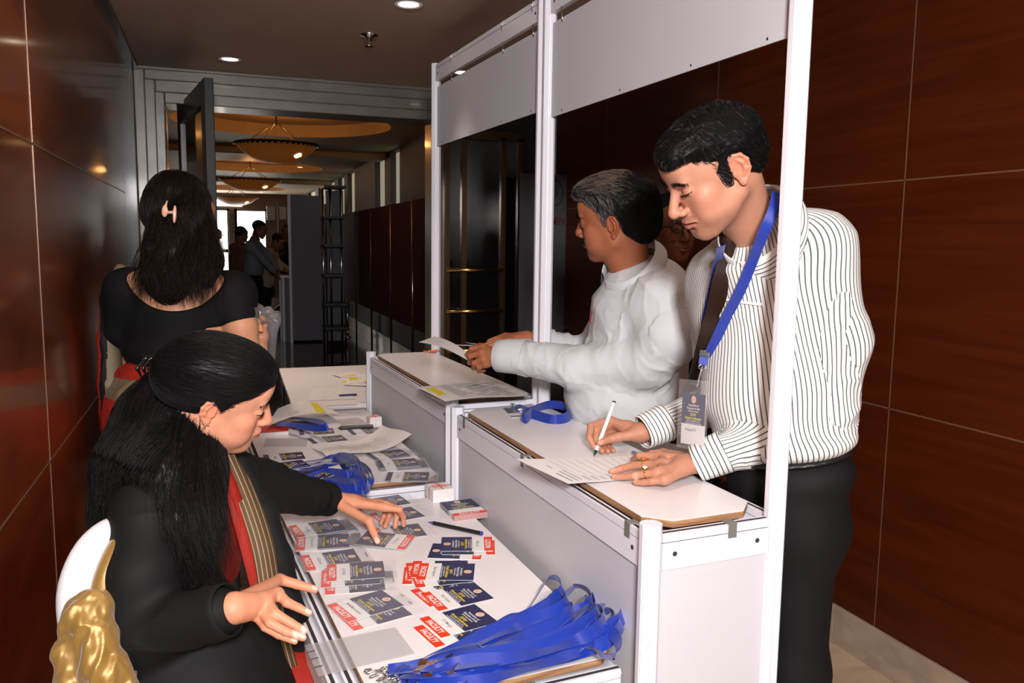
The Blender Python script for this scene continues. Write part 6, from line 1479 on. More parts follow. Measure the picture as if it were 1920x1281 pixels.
def name_mesh(txt):
    if txt not in NAMES:
        V, Fc = text_geo(txt, .0125, .00002, .8); b = MB(); b.add([(v[0], v[1], 0) for v in V], Fc); o = b.build('printed_name', M_ink); NAMES[txt] = o.data; bpy.data.objects.remove(o)
    return NAMES[txt]
def badge(h, t, z, label, name=None, sleeve=True, kind='faculty', zt=None, grp=None, flat=True):
    a = NV(pz(h[0], h[1], z)); b = NV(pz(t[0], t[1], zt if zt is not None else z)); c = (a + b) / 2; y = (a - b) / np.linalg.norm(a - b); x = np.cross(y, NV((0, 0, 1))); x /= np.linalg.norm(x); n = np.cross(x, y)
    e = bpy.data.objects.new('conference_badge', None); col.objects.link(e); e.empty_display_size = .02
    m = Matrix.Identity(4)
    for i in range(3): m[i][0], m[i][1], m[i][2], m[i][3] = x[i], y[i], n[i], c[i]
    e.matrix_world = m; e.location = c; tag(e, label, 'badge', grp or 'conference badges on the low tables')
    def ch(nm, me, off):
        o = bpy.data.objects.new(nm, me); col.objects.link(o); o.parent = e; o.location = off; return o
    ch('card', CARD[kind], (0, 0, 0))
    if name: ch('printed_name', name_mesh(name), (0, -BL * (.205 if kind == 'faculty' else .23), BT + .0003))
    if sleeve: ch('plastic_sleeve', SLEEVE, (0, 0, BT + .0011))
    return e
Z1, Z2 = TN + .0004, TF + .0004
B = badge
# stacks: (head px, tail px) from bottom to top, on the near table
B((903, 1166), (795, 1196), Z1, 'faculty badge mostly covered, showing below the lowest loose badge', None, False)
B((912, 1150), (806, 1178.5), Z1 + .0016, 'loose faculty badge nearest the pile of blue lanyards, on top of another', 'V P Monjal', False)
B((889, 1098), (783, 1124), Z1, 'faculty badge half covered, red end showing left of the second loose badge', None, False)
B((908, 1107), (804, 1130), Z1 + .0016, 'second loose faculty badge up from the blue lanyards', 'Vipul Gupta', False)
for i, (h, t) in enumerate((((862, 1078), (757, 1080)), ((868, 1066), (762, 1072)), ((880, 1076), (772, 1087)), ((878, 1067), (771, 1068)))):
    B(h, t, Z1 + .0014 * i, ('lowest faculty badge of the unsleeved fan stack in the middle of the near table', 'second badge up in the unsleeved fan stack', 'third badge up in the unsleeved fan stack', 'badge just under the top of the unsleeved fan stack')[i], None, False)
B((889.5, 1073), (783.5, 1072), Z1 + .0058, 'top faculty badge of the unsleeved fan stack in the middle of the near table', 'Neeru Agarwal', False)
B((806, 1033), (905, 1036), Z1, 'faculty badge under the reversed badge, blue and red corners showing', None, False)
B((820, 1027), (938, 1027), Z1 + .0014, 'faculty badge between two others, seal end to the left', None, False)
B((815.5, 1021), (935, 1020), Z1 + .0028, 'loose faculty badge lying the other way round, red end right, near black pen', 'N. P. Singh', False)
B((767, 935), (672, 950), Z1, 'sleeved badge farthest up the near table under the sorting hand')
B((793, 958), (694, 976), Z1, 'sleeved badge beside the curled fingertips of the sorting hand')
B((795, 993), (699, 1004), Z1, 'sleeved badge partly under the one pinned by the thumb')
B((672, 1008), (774, 1019), Z1 + .010, 'sleeved faculty badge pinned under the thumb, red end pointing right', 'S. K. Dhaga', zt=Z1 + .004)
for i in range(3): B((648 - 1.2 * i, 988 - 2.5 * i), (545 - i, 1004 - 2.5 * i), Z1 + .0030 * i, ('lowest sleeved badge in the tilted stack beside the black cuff', 'second sleeved badge in the tilted stack beside the black cuff', 'top sleeved faculty badge tilted beside the black cuff')[i], 'K K Sarda' if i == 2 else None)
for i in range(2): B((663, 1015 - 2.2 * i), (547, 1022.5 - 2.2 * i), Z1 + .0032 * i, ('sleeved badge under the second of the left column', 'second sleeved faculty badge down the left edge column')[i], 'Nimish Gunj Thala' if i else None)
for i in range(2): B((681, 1043 - 2.0 * i), (558, 1060.5 - 2.0 * i), Z1 + .0032 * i, ('sleeved badge under the third of the left column', 'third sleeved faculty badge down the left edge column')[i], 'Lalit Kaswal' if i else None)
B((728, 1090), (601, 1100), Z1, 'lowest sleeved badge of the thick stack near the outstretched thumb')
B((722, 1078), (592, 1087), Z1 + .0032, 'middle sleeved badge of the thick stack near the outstretched thumb', 'Jyoti')
B((729.6, 1067), (603.5, 1076), Z1 + .0064, 'top sleeved faculty badge of the thick stack near the outstretched thumb', 'Jyoti Singh')
B((758, 1136), (640, 1168), Z1, 'sleeved badge peeking out below the tilted large one near the frosted sleeve')
B((744, 1119), (623, 1154), Z1 + .0032, 'large tilted sleeved faculty badge above the empty frosted sleeve', 'M M Mehndiratta')
for i in range(7): B((853 - .3 * i, 946 - 1.5 * i), (886, 977 - 1.6 * i), Z1 + .0030 * i, ['bottom card of the upright faculty stack by the panel', 'second card up of the upright faculty stack', 'third card up of the upright faculty stack', 'fourth card up of the upright faculty stack', 'fifth card up of the upright faculty stack', 'card just under the top of the upright faculty stack', 'top card of the upright faculty stack beside the grey panel'][i], None, False, grp='stack of upright faculty cards')
# far table
def far_stack(h, t, n, lab, nm=None):
    for i in range(n): B((h[0] - .5 * (n - 1 - i) * -1 * 1.0, h[1] + 2.0 * (n - 1 - i)), (t[0] + 1.0 * (n - 1 - i), t[1] + 2.0 * (n - 1 - i)), Z2 + .0030 * i, (('top' if i == n - 1 else ('bottom', 'second', 'third')[i]) + ' badge of ' + lab), nm if i == n - 1 else None, True, 'delegate', grp='sleeved badges on the second table')
far_stack((809, 894), (719, 894), 2, 'the sleeved pile nearest the card block on the second table', 'R K Verma')
far_stack((789, 866), (702, 872), 4, 'the sleeved pile second from the card block on the second table', 'A Gupta')
far_stack((766, 848), (688, 858), 2, 'the sleeved pile half under the curled list', 'S Jain')
B((578, 853.5), (487, 861), Z2 + .002, 'navy-ended badge at the left edge of the second table', 'P Mehta', False, 'delegate')
B((580, 868), (495, 880), Z2, 'navy badge partly buried under the far blue lanyards', None, False, 'delegate')
B((631, 808), (556, 812), Z2, 'small sleeved badge behind the curled list near the red notebook', 'D Rao', True, 'delegate')
B((648, 821), (580, 828), Z2, 'sleeved badge right beside the curled list edge', None, True, 'delegate')
B((722, 806), (652, 812), Z2, 'sleeved badge nearly hidden behind the curled list', None, True, 'delegate')

def sleeve_empty(quad, z, label, tilt=None):
    P_ = [NV(pz(x, y, z)) for x, y in quad]
    o = MB().hexa(P_ + [p + NV((0, 0, .0014)) for p in P_]).build('badge_sleeve', M_sleeve2); tag(o, label, 'badge sleeve', 'empty plastic badge sleeves'); return o
o = sleeve_empty([(571, 1211), (597, 1269), (778, 1226), (741, 1177)], TN + .0015, 'empty frosted plastic sleeve hanging over the near table edge')
m = MB()
for (x, y) in ((583, 1222), (590, 1235), (597, 1250)):
    p = pz(x, y, TN + .0032); m.tube([(p[0] - .008, p[1] - .002, p[2]), (p[0] + .008, p[1] + .002, p[2])], .0012, 5)
m.build('slot', M_groove, o)
sleeve_empty([(493, 838), (575, 838), (577, 822), (499, 822)], TF + .001, 'empty frosted sleeve lying near the left edge of the second table')
sleeve_empty([(623, 776), (697, 775), (690, 763), (614, 765)], TF + .012, 'empty frosted sleeve at the far end of the second table')
sleeve_empty([(640, 797), (690, 795), (672, 783), (632, 786)], TF + .004, 'empty cloudy sleeve beside the far banded card block')

def card_block(p0, p1, z, h, label, M_band):
    """block of blank cards held by a band: p0, p1 = near bottom corners in the photograph"""
    a, b = pz(*p0, z), pz(*p1, z); d = Vector((b[0] - a[0], b[1] - a[1], 0)); n = Vector((-d.y, d.x, 0)).normalized() * d.length * 1.05
    e = empty('card_block', tuple((a + b) / 2), label, 'card stack', 'banded blocks of blank cards')
    k = MB(); N_ = 14
    for i in range(N_):
        r = random.Random(i); o_ = Vector((r.uniform(-.0008, .0008), r.uniform(-.0008, .0008), 0)); z0 = z + h * i / N_
        k.hexa([a + o_ + Vector((0, 0, z0 - z)), b + o_ + Vector((0, 0, z0 - z)), b + n + o_ + Vector((0, 0, z0 - z)), a + n + o_ + Vector((0, 0, z0 - z))] + [q + o_ + Vector((0, 0, z0 - z + h / N_ * .92)) for q in (a, b, b + n, a + n)])
    k.build('cards', M_card, e)
    c0 = (a + b) / 2 + n / 2; dd = d.normalized(); nn = n.normalized(); w_ = d.length / 2 + .001
    m = MB()
    for s, t0 in ((dd, .1), (nn, -.1)):
        s2 = s.cross(Vector((0, 0, 1))); hw = .0035
        for off in (t0 * .1,):
            pts = [(-w_, 0), (w_, 0), (w_, h + .001), (-w_, h + .001)]
            for (u0, z0), (u1, z1) in (((-w_, .001), (-w_, h + .0012)), ((-w_, h + .0012), (w_, h + .0012)), ((w_, h + .0012), (w_, .001))):
                A = c0 + s * u0 + Vector((0, 0, z0)); Bq = c0 + s * u1 + Vector((0, 0, z1)); A.z = z + z0; Bq.z = z + z1
                m.add([A - s2 * hw, A + s2 * hw, Bq + s2 * hw, Bq - s2 * hw], [(0, 1, 2, 3)])
    for i in range(6): 
        q = c0 + dd * (-.02 + .008 * i) ; m.tube([(q.x - nn.x * .02, q.y - nn.y * .02, z + h + .0015), (q.x + nn.x * .02, q.y + nn.y * .02, z + h + .002)], .001, 5)
    m.build('rubber_band', M_band, e)
M_pinkband = pm('pink_rubber', (.85, .25, .22), .6)
card_block((812, 943), (851, 938), TN, .042, 'pale card block wrapped in pink rubber bands at the near table\'s far corner', M_pinkband)
card_block((694, 798), (716, 796), TF, .034, 'smaller pale card block with pink band beside the curled list', M_pinkband)

def pen(p0, z0, p1, z1, label, body, tip, r=.0052, cat='pen', cap=.86, wpos=None):
    a = pz(*p0, z0) if wpos is None else wpos[0]; b = pz(*p1, z1) if wpos is None else wpos[1]; d = b - a
    e = empty('pen', tuple(a), label, cat)
    MB().tube([a + d * .10, a + d * .97], r, 14).build('barrel', body, e, smooth=False)
    MB().tube([a, a + d * .03, a + d * .10], [.0006, .0018, r * .95], 12).build('tip', tip, e, smooth=True)
    MB().tube([a + d * .965, a + d * .99, a + d], [r * 1.02, r * 1.02, r * .7], 12).build('end_cap', tip, e)
    return e
M_pviolet = pm('violet_plastic', (.06, .03, .35), .3)
pen((803, 979), TN + .006, (905, 1001), TN + .007, 'black ballpoint pen lying across the near table', M_black, M_pviolet, r=.0062)
pen((1113.5, 856.5), 1.0065, (1152, 753), 1.135, 'white pen with teal tip held by the striped-shirt man', pm('white_pen_plastic', (.85, .85, .83), .25, coat=.3), pm('teal_plastic', (.004, .06, .07), .25), r=.0056)
pen((1184, 847), 1.012, (1215, 858), 1.035, 'blue pen tip poking out from under the ringed hand', M_blue, M_blue, r=.004)
pen((632, 803), TF + .008, (700, 800), TF + .008, 'thick black marker lying behind the curled list', M_black, M_black, r=.010)

# ------------------------------------------------------------------ printed sheets
def sheet(label, P4, marks=(), curl=None, n=12, mats=None, name='paper_sheet', grp=None, th=.0004):
    a, b, c, d = [NV(p) for p in P4]
    def S(u, v, up=0):
        p = (a * (1 - u) + b * u) * (1 - v) + (d * (1 - u) + c * u) * v
        if curl is not None: p = p + NV(curl(u, v))
        return p + NV((0, 0, up))
    V = [S(i / n, j / n) for i in range(n + 1) for j in range(n + 1)]; V = np.array(V); idx = np.arange((n + 1) ** 2).reshape(n + 1, n + 1)
    Q = np.stack([idx[:-1, :-1], idx[1:, :-1], idx[1:, 1:], idx[:-1, 1:]], -1).reshape(-1, 4)
    if vnormals(V, Q)[:, 2].mean() < 0: Q = Q[:, ::-1]
    N = vnormals(V, Q); V2 = [V, V - N * th]; Q2 = [Q, Q[:, ::-1] + len(V)]; mi = [0] * (2 * len(Q)); k = 2 * len(V)
    for (u0, v0, u1, v1, m) in marks:
        seg = 6; pts = []
        for s in range(seg + 1):
            t = s / seg; u = u0 + (u1 - u0) * t
            pts += [S(u, v0, .0006), S(u, v1, .0006)]
        V2.append(np.array(pts)); Q2.append(np.array([[k + 2 * s, k + 2 * s + 2, k + 2 * s + 3, k + 2 * s + 1] for s in range(seg)])); mi += [m] * seg; k += 2 * (seg + 1)
    o = qobj(name, np.concatenate(V2), np.concatenate(Q2), mats or [M_pinkpaper, M_ink, M_yellow], midx=mi); tag(o, label, 'paper', grp); return o
rp = random.Random(5)
def text_rows(n, u0=.08, u1=.92, v0=.1, v1=.9, th=.006, short=.3, transp=False, cols=3):
    out = []
    for i in range(n):
        v = v0 + (v1 - v0) * i / n; u = u0
        while u < u1 - .03:
            L = rp.uniform(.05, .22); L = min(L, u1 - u); out.append((u, v, u + L, v + th, 1)); u += L + rp.uniform(.02, .05 + short * .3)
    return out
T_ = lambda x, y, z: NV(pz(x, y, z))
zc = 1.0045
grid = [(.05, .06 + .062 * i, .80, .0625 + .062 * i, 1) for i in range(13)]
# sign-up sheet: rows run away from the striped man
marks = [(.10 + .055 * i, .03, .101 + .055 * i, .03, 1) for i in range(0)]
rows = []
for i in range(15):
    u = .16 + .052 * i
    rows.append((u, .06, u + .0022, .94, 1))
    if i < 14: rows.append((u + .018, .74 + .02 * (i % 3), u + .026, .93, 1))
rows += [(.05, .62, .062, .92, 1), (.09, .55, .100, .93, 1), (.125, .50, .133, .90, 1), (.09, .30, .097, .42, 1)]
M_faint = pm('printed_table_grey', (.33, .33, .34), .7)
sheet('printed sign-up sheet under the striped man\'s hands, overhanging the near counter edge', [T_(967, 865, zc + .012), T_(1290, 850, zc), T_(1320, 880, zc), T_(1066, 912, zc + .006)], rows, mats=[M_card, M_faint, M_yellow], n=16,
      curl=lambda u, v: (0, 0, .006 * max(0, 1 - u * 4) + .002 * math.sin(u * 9) * (1 - u) * .4))
# curled list on the second table
sheet('white printed list curling up from the second table', [T_(612, 856, TF + .012), T_(772, 814, TF + .075), T_(716, 797, TF + .060), T_(585, 837, TF + .012)], [(q[0], q[1], q[2], q[1] + .008, 1) for q in text_rows(13, .30, .85, .14, .88)],
      curl=lambda u, v: (0, 0, -.062 * math.sin(math.pi * u) ** 1.0 * u * .95 + .004 * math.sin(6 * v)), n=18, mats=[M_pinkpaper, M_faint, M_yellow])
# arched list over the dark things
sheet('cream stapled list with yellow strip arching at the far end of the second table', [T_(500, 800, TF + .03), T_(640, 778, TF + .035), T_(612, 762, TF + .035), T_(520, 767, TF + .05)], [(.66, .05, .80, .95, 2)] + text_rows(6, .15, .6), curl=lambda u, v: (0, 0, .03 * math.sin(math.pi * u)), n=14)
# heap on the far counter
for i in range(7):
    dx, dy = rp.uniform(-4, 4), rp.uniform(-1.5, 1.5); z = 1.026 + .0045 * i
    top = i == 6
    sheet(['bottom sheet of the list stack on the farther counter', 'second sheet up in the list stack on the farther counter', 'third sheet up in the list stack on the farther counter', 'fourth sheet up in the list stack on the farther counter', 'fifth sheet up in the list stack on the farther counter', 'sheet just under the top of the list stack', 'top printed list with yellow strip on the farther counter\'s stack'][i],
          [T_(782 + dx, 727 + dy, z + (.006 if top else 0)), T_(826 + dx + 5, 752 + dy, z), T_(990 + dx * .5, 739 + dy, z), T_(926 + dx, 711 + dy, z)],
          ([(.10, .05, .62, .14, 2)] if top else []) + ([(u_[1], u_[0], u_[1] + .012, u_[2], 1) for u_ in text_rows(16, .22, .9, .08, .92)] if top else []), grp='stapled lists on the farther counter', curl=(lambda u, v: (0, 0, .004 * math.sin(5 * v))) if top else None)
for i, (q, mk, lb) in enumerate((([(566, 764), (672, 758), (650, 744), (560, 752)], text_rows(4), 'loose printed form at the near end of the plain desk'),
                          ([(575, 752), (668, 748), (636, 726), (588, 728)], text_rows(5, .3, .8), 'loose form lying above the nearest form on the plain desk'),
                          ([(645, 722), (689, 724), (689, 700), (637, 706)], [(.3, .5, .62, .85, 2), (.0, .3, .2, .45, 2)], 'sheets with yellow marks beside the far short post on the desk'),
                          ([(636, 707), (676, 708), (664, 697), (622, 702)], [(.4, .3, .9, .5, 2)], 'small yellow-striped slip at the far end of the plain desk'))):
    sheet(lb, [T_(x, y, .7615 + .002 * i) for x, y in q], mk)
pen((648, 718), .772, (690, 716), .772, 'cream rolled marker beside the far short post', pm('cream_plastic', (.7, .62, .5), .4), M_card, r=.010)
pen((634, 742), .768, (669, 740), .768, 'dark blue pen lying on the plain desk', M_navy, M_navy, r=.006)
# red notebook and dark things under the arched list
e = empty('notebook', tuple(T_(512, 812, TF)), 'red-covered notebook at the far left of the second table', 'notebook')
q = [T_(481, 819, TF), T_(541, 815, TF), T_(540, 802, TF), T_(490, 803, TF)]
MB().hexa([p for p in q] + [p + NV((0, 0, .014)) for p in q]).build('pages', M_card, e); MB().hexa([p + NV((0, 0, .0142)) for p in q] + [p + NV((0, 0, .018)) for p in q]).build('cover', pm('red_cover', (.62, .02, .012), .4), e)
o = MB().box(T_(568, 800, TF) - NV((.05, .04, 0)), T_(568, 800, TF) + NV((.09, .06, .014))).build('phone', M_black, bevel=.004); tag(o, 'black mobile phone under the arched list on the second table', 'phone')
def rubber_bands(px_, z, n, label, mt):
    c0 = T_(*px_, z); m = MB(); r = random.Random(2)
    for i in range(n):
        cx, cy = c0[0] + r.uniform(-.03, .03), c0[1] + r.uniform(-.03, .03); a0 = r.uniform(0, 6); rr = r.uniform(.02, .032)
        m.tube([(cx + rr * math.cos(a + a0) * (1 + .3 * math.sin(2 * a)), cy + rr * .7 * math.sin(a + a0), z + .003 + .002 * i + .002 * math.sin(3 * a)) for a in np.linspace(0, 2 * math.pi, 18)[:-1]], .0016, 5, closed=True)
    o = m.build('rubber_bands', mt); tag(o, label, 'rubber bands', kind='stuff')
rubber_bands((806, 662), 1.0245, 5, 'small tangle of orange rubber bands at the far end of the farther counter', pm('orange_rubber', (.9, .18, .05), .5))

# ------------------------------------------------------------------ lanyards
def lanyard_path(pts, label, w=.024, seed=0, twist=None, name='lanyard', metal=True, grp='blue lanyards heaped on the tables', edge=None, closed=False, nseg=None):
    r = np.random.RandomState(seed); P_ = np.array(pts); n = len(P_); e = empty(name, tuple(P_[0]), label, 'lanyard', grp)
    T = np.gradient(P_, axis=0); nor = []
    for i in range(n):
        t = T[i] / (np.linalg.norm(T[i]) + 1e-9); side = np.cross(NV((0, 0, 1)), t); side /= np.linalg.norm(side) + 1e-9
        th = (edge[i] if edge is not None else .5); nor.append(NV((0, 0, 1)) * math.cos(th) + side * math.sin(th))
    for i in range(1, n):
        if nor[i] @ nor[i - 1] < 0: nor[i] = -nor[i]
    ribbon_strip('ribbon', list(P_), [w] * n, nor, M_blue, e, th=.0011, n=nseg or n * 9)
    if metal:
        a, b = P_[-1], P_[-2]; d = (a - b) / np.linalg.norm(a - b); Bm = rot_to(d)
        s = np.cross(NV((0, 0, 1)), d); s /= np.linalg.norm(s); u = np.cross(d, s)
        def P(x, y, z): return Vector(b + d * x + s * y + u * z)
        MB().hexa([P(.0, -.0135, -.004), P(.02, -.0135, -.004), P(.02, .0135, -.004), P(0, .0135, -.004), P(0, -.0135, .004), P(.02, -.0135, .004), P(.02, .0135, .004), P(0, .0135, .004)]).build('crimp', M_chrome, e, bevel=.001)
        c = a + d * .006; MB().tube([Vector(c + s * .011 * math.cos(q) + d * .009 * math.sin(q)) for q in np.linspace(0, 2 * math.pi, 15)[:-1]], .0013, 6, closed=True).build('ring', M_chrome, e, smooth=True)
        c = a + d * .026; MB().tube([Vector(a + d * .013), Vector(c), Vector(c + d * .012 + s * .006), Vector(c + d * .020 + s * .002), Vector(c + d * .018 - s * .006), Vector(c + d * .006 - s * .007)], .0016, 6).build('hook', M_chrome, e, smooth=True)
    return e
def zt(x, y): return (640 + x / 3.2, 1040 + y / 3.2)
NEAR = [
 ([(330, 700), (520, 640), (800, 515), (1010, 388), (1110, 330), (1180, 235), (1232, 155), (1300, 150), (1330, 200), (1290, 260), (1200, 320), (1060, 385), (880, 470), (640, 590), (420, 690), (290, 700)], 'lanyard whose tall loop stands at the back left of the heap'),
 ([(360, 705), (620, 610), (860, 530), (1100, 460), (1260, 330), (1340, 250), (1400, 190), (1480, 220), (1510, 280), (1440, 330), (1260, 360), (1000, 440), (760, 560), (520, 650), (300, 705)], 'lanyard with the second loop from the back of the heap'),
 ([(380, 715), (660, 650), (900, 560), (1180, 520), (1400, 430), (1530, 330), (1590, 275), (1660, 300), (1690, 370), (1620, 430), (1450, 500), (1180, 590), (900, 640), (620, 690), (360, 730)], 'lanyard whose loop rises at the right end of the heap'),
 ([(400, 725), (640, 690), (900, 690), (1160, 650), (1350, 600), (1480, 560), (1560, 600), (1640, 610), (1665, 540), (1620, 470), (1500, 470), (1330, 540), (1100, 600), (820, 650), (560, 700), (340, 735)], 'lanyard with the low open loop at the right corner of the near table'),
 ([(340, 695), (560, 600), (800, 545), (960, 600), (1120, 605), (1280, 520), (1400, 400), (1480, 330), (1560, 330), (1580, 400), (1500, 470), (1300, 560), (1000, 620), (760, 640), (500, 690), (300, 715)], 'wavy lanyard through the middle of the heap'),
 ([(420, 745), (700, 670), (940, 690), (1180, 640), (1380, 560), (1520, 450), (1640, 390), (1680, 420), (1600, 520), (1420, 590), (1160, 680), (900, 720), (640, 760), (380, 760)], 'lanyard along the front edge of the heap'),
 ([(320, 690), (640, 575), (920, 440), (1150, 350), (1240, 260), (1310, 230), (1360, 270), (1300, 330), (1120, 400), (900, 500), (660, 610), (420, 680), (280, 690)], 'lanyard lying in the heap under the tall back loop'),
 ([(450, 770), (720, 740), (980, 680), (1220, 600), (1400, 490), (1500, 400), (1560, 420), (1520, 500), (1340, 610), (1060, 700), (760, 770), (460, 790)], 'lanyard nearest the bottom edge of the photo'),
 ([(400, 700), (700, 600), (980, 520), (1240, 470), (1380, 360), (1460, 260), (1530, 280), (1520, 360), (1380, 450), (1150, 540), (860, 600), (560, 660), (340, 700)], 'lanyard in the heap between the middle and back loops'),
]
NEAR += [
 ([(360, 720), (600, 640), (840, 580), (1080, 520), (1280, 440), (1420, 350), (1500, 300), (1540, 350), (1440, 440), (1240, 540), (980, 630), (700, 680), (430, 730)], 'lanyard buried in the middle of the heap'),
 ([(420, 740), (680, 690), (920, 640), (1160, 570), (1360, 480), (1500, 390), (1600, 340), (1650, 380), (1600, 460), (1440, 550), (1200, 640), (940, 700), (680, 730), (440, 760)], 'lanyard crossing the heap below its middle'),
 ([(340, 700), (600, 590), (860, 490), (1080, 410), (1230, 340), (1330, 300), (1400, 320), (1360, 390), (1180, 460), (940, 540), (680, 620), (420, 700)], 'flat lanyard on the back slope of the heap'),
]
for k_, (pts, lb) in enumerate(NEAR):
    n = len(pts); r = np.random.RandomState(k_); W_ = []; ed = []
    mx = max(p[0] for p in pts)
    for i, (x, y) in enumerate(pts):
        t = i / (n - 1); loop = max(0, (x - (mx - 330)) / 330); z = TN + .012 + .0045 * (k_ % 5) + .030 * loop + .010 * r.rand() + (.014 if t > .5 else 0) * (1 - loop)
        if x < 500: z = TN + .012 + .004 * (k_ % 4)
        W_.append(T_(*zt(x, y), z)); ed.append(.25 + .9 * loop + (.75 * math.sin(i * 1.7 + k_ * 1.3)) * (1 - loop) * .8)
    lanyard_path(W_, lb, w=.0275, seed=k_, edge=ed, grp='blue lanyards heaped on the near table')
rr = np.random.RandomState(8)
FARP = [
 ([(508, 898), (540, 880), (580, 872), (612, 860), (640, 853), (668, 860), (680, 880), (664, 893), (630, 889), (590, 893), (548, 905), (515, 905)], 'blue lanyard arching over the top of the far heap'),
 ([(520, 905), (565, 890), (600, 880), (640, 868), (676, 870), (697, 888), (690, 905), (662, 898), (620, 899), (580, 905), (530, 908)], 'blue lanyard with loop at the right end of the far heap'),
 ([(530, 910), (580, 905), (620, 893), (655, 885), (684, 893), (690, 914), (670, 918), (640, 905), (600, 908), (560, 914)], 'blue lanyard folded at the near right of the far heap'),
 ([(510, 880), (535, 890), (560, 880), (600, 875), (630, 862), (655, 872), (650, 888), (610, 885), (575, 895), (540, 900)], 'blue lanyard at the left of the far heap'),
 ([(512, 790), (545, 784), (580, 788), (605, 793), (614, 800), (590, 803), (550, 797), (520, 795)], 'dark blue lanyard in the shade under the arched list'),
]
FARP += [
 ([(520, 890), (560, 870), (600, 862), (630, 856), (660, 862), (672, 876), (650, 884), (615, 876), (575, 884), (540, 896)], 'blue lanyard lying under the arch of the far heap'),
 ([(540, 904), (585, 898), (625, 884), (665, 878), (688, 884), (694, 900), (676, 908), (640, 898), (600, 902), (560, 910)], 'blue lanyard between the two loops of the far heap'),
 ([(515, 900), (550, 894), (590, 896), (630, 900), (660, 905), (668, 914), (640, 916), (600, 912), (555, 910)], 'blue lanyard along the near side of the far heap'),
]
for k_, (pts, lb) in enumerate(FARP):
    W_ = []; ed = []; n = len(pts); mx = max(p[0] for p in pts)
    for i, (x, y) in enumerate(pts):
        loop = max(0, (x - (mx - 70)) / 70); W_.append(T_(x, y, TF + .010 + .006 * k_ % .03 + .030 * loop + .008 * rr.rand())); ed.append(.4 + .9 * loop)
    lanyard_path(W_, lb, w=.030, seed=30 + k_, edge=ed, metal=(k_ != 4), grp='blue lanyards heaped on the second table')
B((583, 893), (640, 880), TF + .030, 'white-backed card slipped into the far heap of blue lanyards', None, False, 'delegate', zt=TF + .045)
# lanyard with its badge on the near counter
zc2 = 1.0045
W_ = [T_(1000, 771, zc2 + .012), T_(985, 790 - 4, zc2 + .014), T_(978, 778, zc2 + .014), T_(1000, 768, zc2 + .018), T_(1030, 759, zc2 + .022), T_(1058, 762, zc2 + .020), T_(1071, 772, zc2 + .018), T_(1060, 784, zc2 + .014), T_(1035, 787, zc2 + .012), T_(1012, 781, zc2 + .012), T_(995, 775, zc2 + .012), T_(978, 768, zc2 + .010), T_(966, 761, zc2 + .008)]
lanyard_path(W_, 'coiled blue lanyard lying alone on the near counter beside the middle posts', w=.033, edge=[1.3, 1.3, 1.3, 1.2, 1.2, 1.3, 1.4, 1.2, 1.0, .9, .8, .6, .3], grp='lanyard on the counter')
B((972, 765), (990, 782), zc2 + .0006, 'sleeved badge half under the coiled lanyard on the near counter', None, True, 'delegate', grp='lanyard badge on the counter')

# striped man's lanyard and badge: worn, part of his clothing
nrm = -camdir(0, 0, 1)
def worn(name, pix, w_, off=.010, root=None, fld=None):
    pts = [hit(fld, x, y, 1.35, off=off) for x, y in pix]; pts = [p for p in pts if p is not None]
    return ribbon_strip(name, pts, [w_] * len(pts), [nrm] * len(pts), M_blue, root, th=.0018, n=40), pts
shirt1c = Fld(); shirt1c.p = list(shirt1.p); shirt1c.cone(P3((1430, 432, 1.955)), P3((1394, 396, 1.90)), .112, .096, k=.01)
_, pA = worn('lanyard_ribbon', [(1458, 362), (1450, 396), (1432, 436), (1410, 492), (1388, 545), (1362, 595), (1342, 638), (1328, 668)], .025, .012, man1, shirt1c)
_, pB = worn('lanyard_ribbon', [(1352, 462), (1345, 500), (1336, 545), (1326, 590), (1320, 630), (1322, 668)], .022, .010, man1, shirt1c)
end = (pA[-1] + pB[-1]) / 2; dE = (end - CAM) @ camdir(0, 0, 1) - .01
MB().hexa([P3((1313, 656, dE)), P3((1332, 659, dE)), P3((1330, 670, dE)), P3((1311, 667, dE))] + [P3((1313, 656, dE - .008)), P3((1332, 659, dE - .008)), P3((1330, 670, dE - .008)), P3((1311, 667, dE - .008))]).build('crimp', M_chrome, man1)
ribbon_strip('lanyard_ribbon', [P3((1321, 664, dE)), P3((1319, 676, dE)), P3((1317, 684, dE))], [.022, .022, .020], [nrm] * 3, M_blue, man1, th=.003)
MB().tube([P3((1317, 684, dE)), P3((1314, 696, dE - .004)), P3((1311, 706, dE)), P3((1309, 716, dE - .003)), P3((1307, 726, dE))], .0026, 8).build('hook', M_chrome, man1, smooth=True)
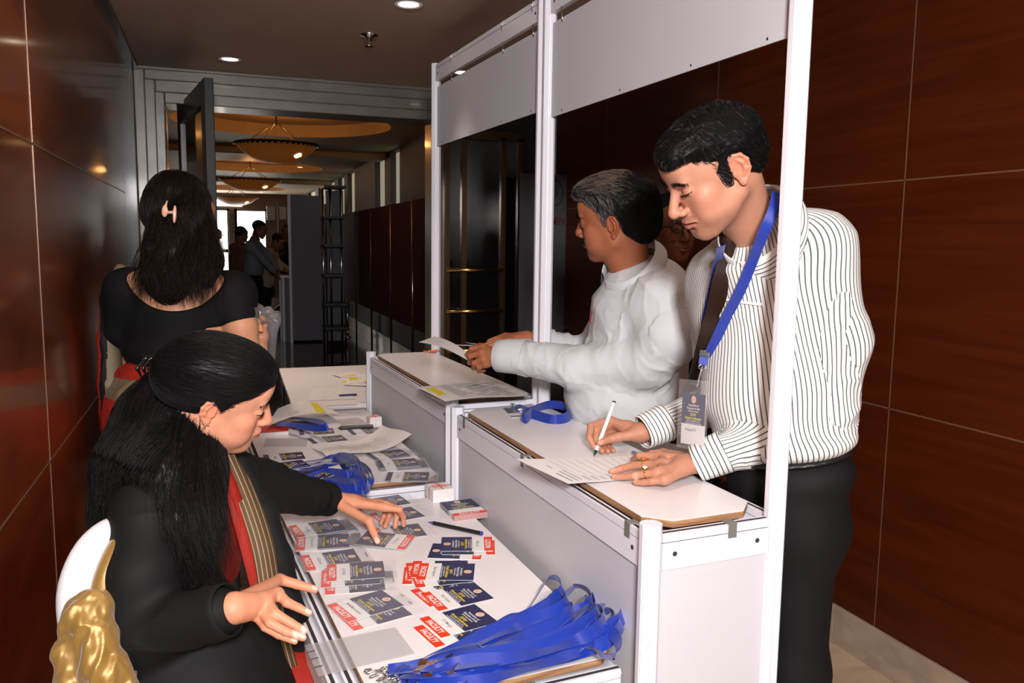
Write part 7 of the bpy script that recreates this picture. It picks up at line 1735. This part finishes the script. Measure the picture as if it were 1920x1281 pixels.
MB().tube([P3((1317 + 7 * math.cos(a), 688 + 5 * math.sin(a), dE)) for a in np.linspace(0, 2 * math.pi, 15)[:-1]], .0014, 6, closed=True).build('hook_ring', M_chrome, man1, smooth=True)
dB_ = dE - .03
def dep(x, y):
    h_ = hit(shirt1, x, y, 1.35); return (h_ - CAM) @ camdir(0, 0, 1) if h_ is not None else 9
dL_ = min(dE + .01, dep(1278, 740) - .02, dep(1278, 830) - .02); dR_ = min(dL_ - .06, dep(1330, 745) - .015, dep(1330, 835) - .015, dep(1310, 800) - .03)
def card_on(root, tl, tr, bl, nm, mesh, w_, l_, up=0):
    a, b, c = P3(tl), P3(tr), P3(bl); x = (b - a) / np.linalg.norm(b - a); y = (a - c); y -= x * (y @ x); y /= np.linalg.norm(y); n = np.cross(x, y); cen = a + (b - a) / 2 - y * l_ / 2
    o = bpy.data.objects.new(nm, mesh); col.objects.link(o); o.parent = root; L_ = NV(WL[root.name]); s = np.linalg.norm(b - a) / w_; m = Matrix.Identity(4)
    for i in range(3): m[i][0], m[i][1], m[i][2], m[i][3] = x[i] * s, y[i] * s, n[i] * s, (cen - L_ + n * up)[i]
    o.matrix_local = m; return o
card_on(man1, (1278, 735, dL_), (1327, 740, dR_ + .008), (1272, 850, dL_), 'badge_card', CARD['plain'], BW * 1.12, BL * .88, 0)
card_on(man1, (1273, 722, dL_), (1333, 727, dR_), (1266, 850, dL_), 'badge_sleeve', SLEEVE, .13, .166, .003)
V_, F_ = text_geo('Anupam Pr', .0135, .0001, .85); o_ = MB().add([(v[0] - .010, v[1], 0) for v in V_], F_).build('printed_name', M_ink)
_nm = o_.data; bpy.data.objects.remove(o_); _bc = [c for c in man1.children if c.name.startswith('badge_card')][0]
o_ = bpy.data.objects.new('printed_name', _nm); col.objects.link(o_); o_.parent = _bc; o_.location = (0, -BL * .205, BT + .0006)
V_, F_ = text_geo('MIN', .075, .003, .8); bn = bpy.data.objects['banner']; pz_ = py_(1046, 415, 5.294); o_ = MB().add([(pz_[0] + v[0], 5.2955, pz_[2] + v[1]) for v in V_], F_).build('lettering', pm('maroon_print', (.10, .008, .02), .6), bn)
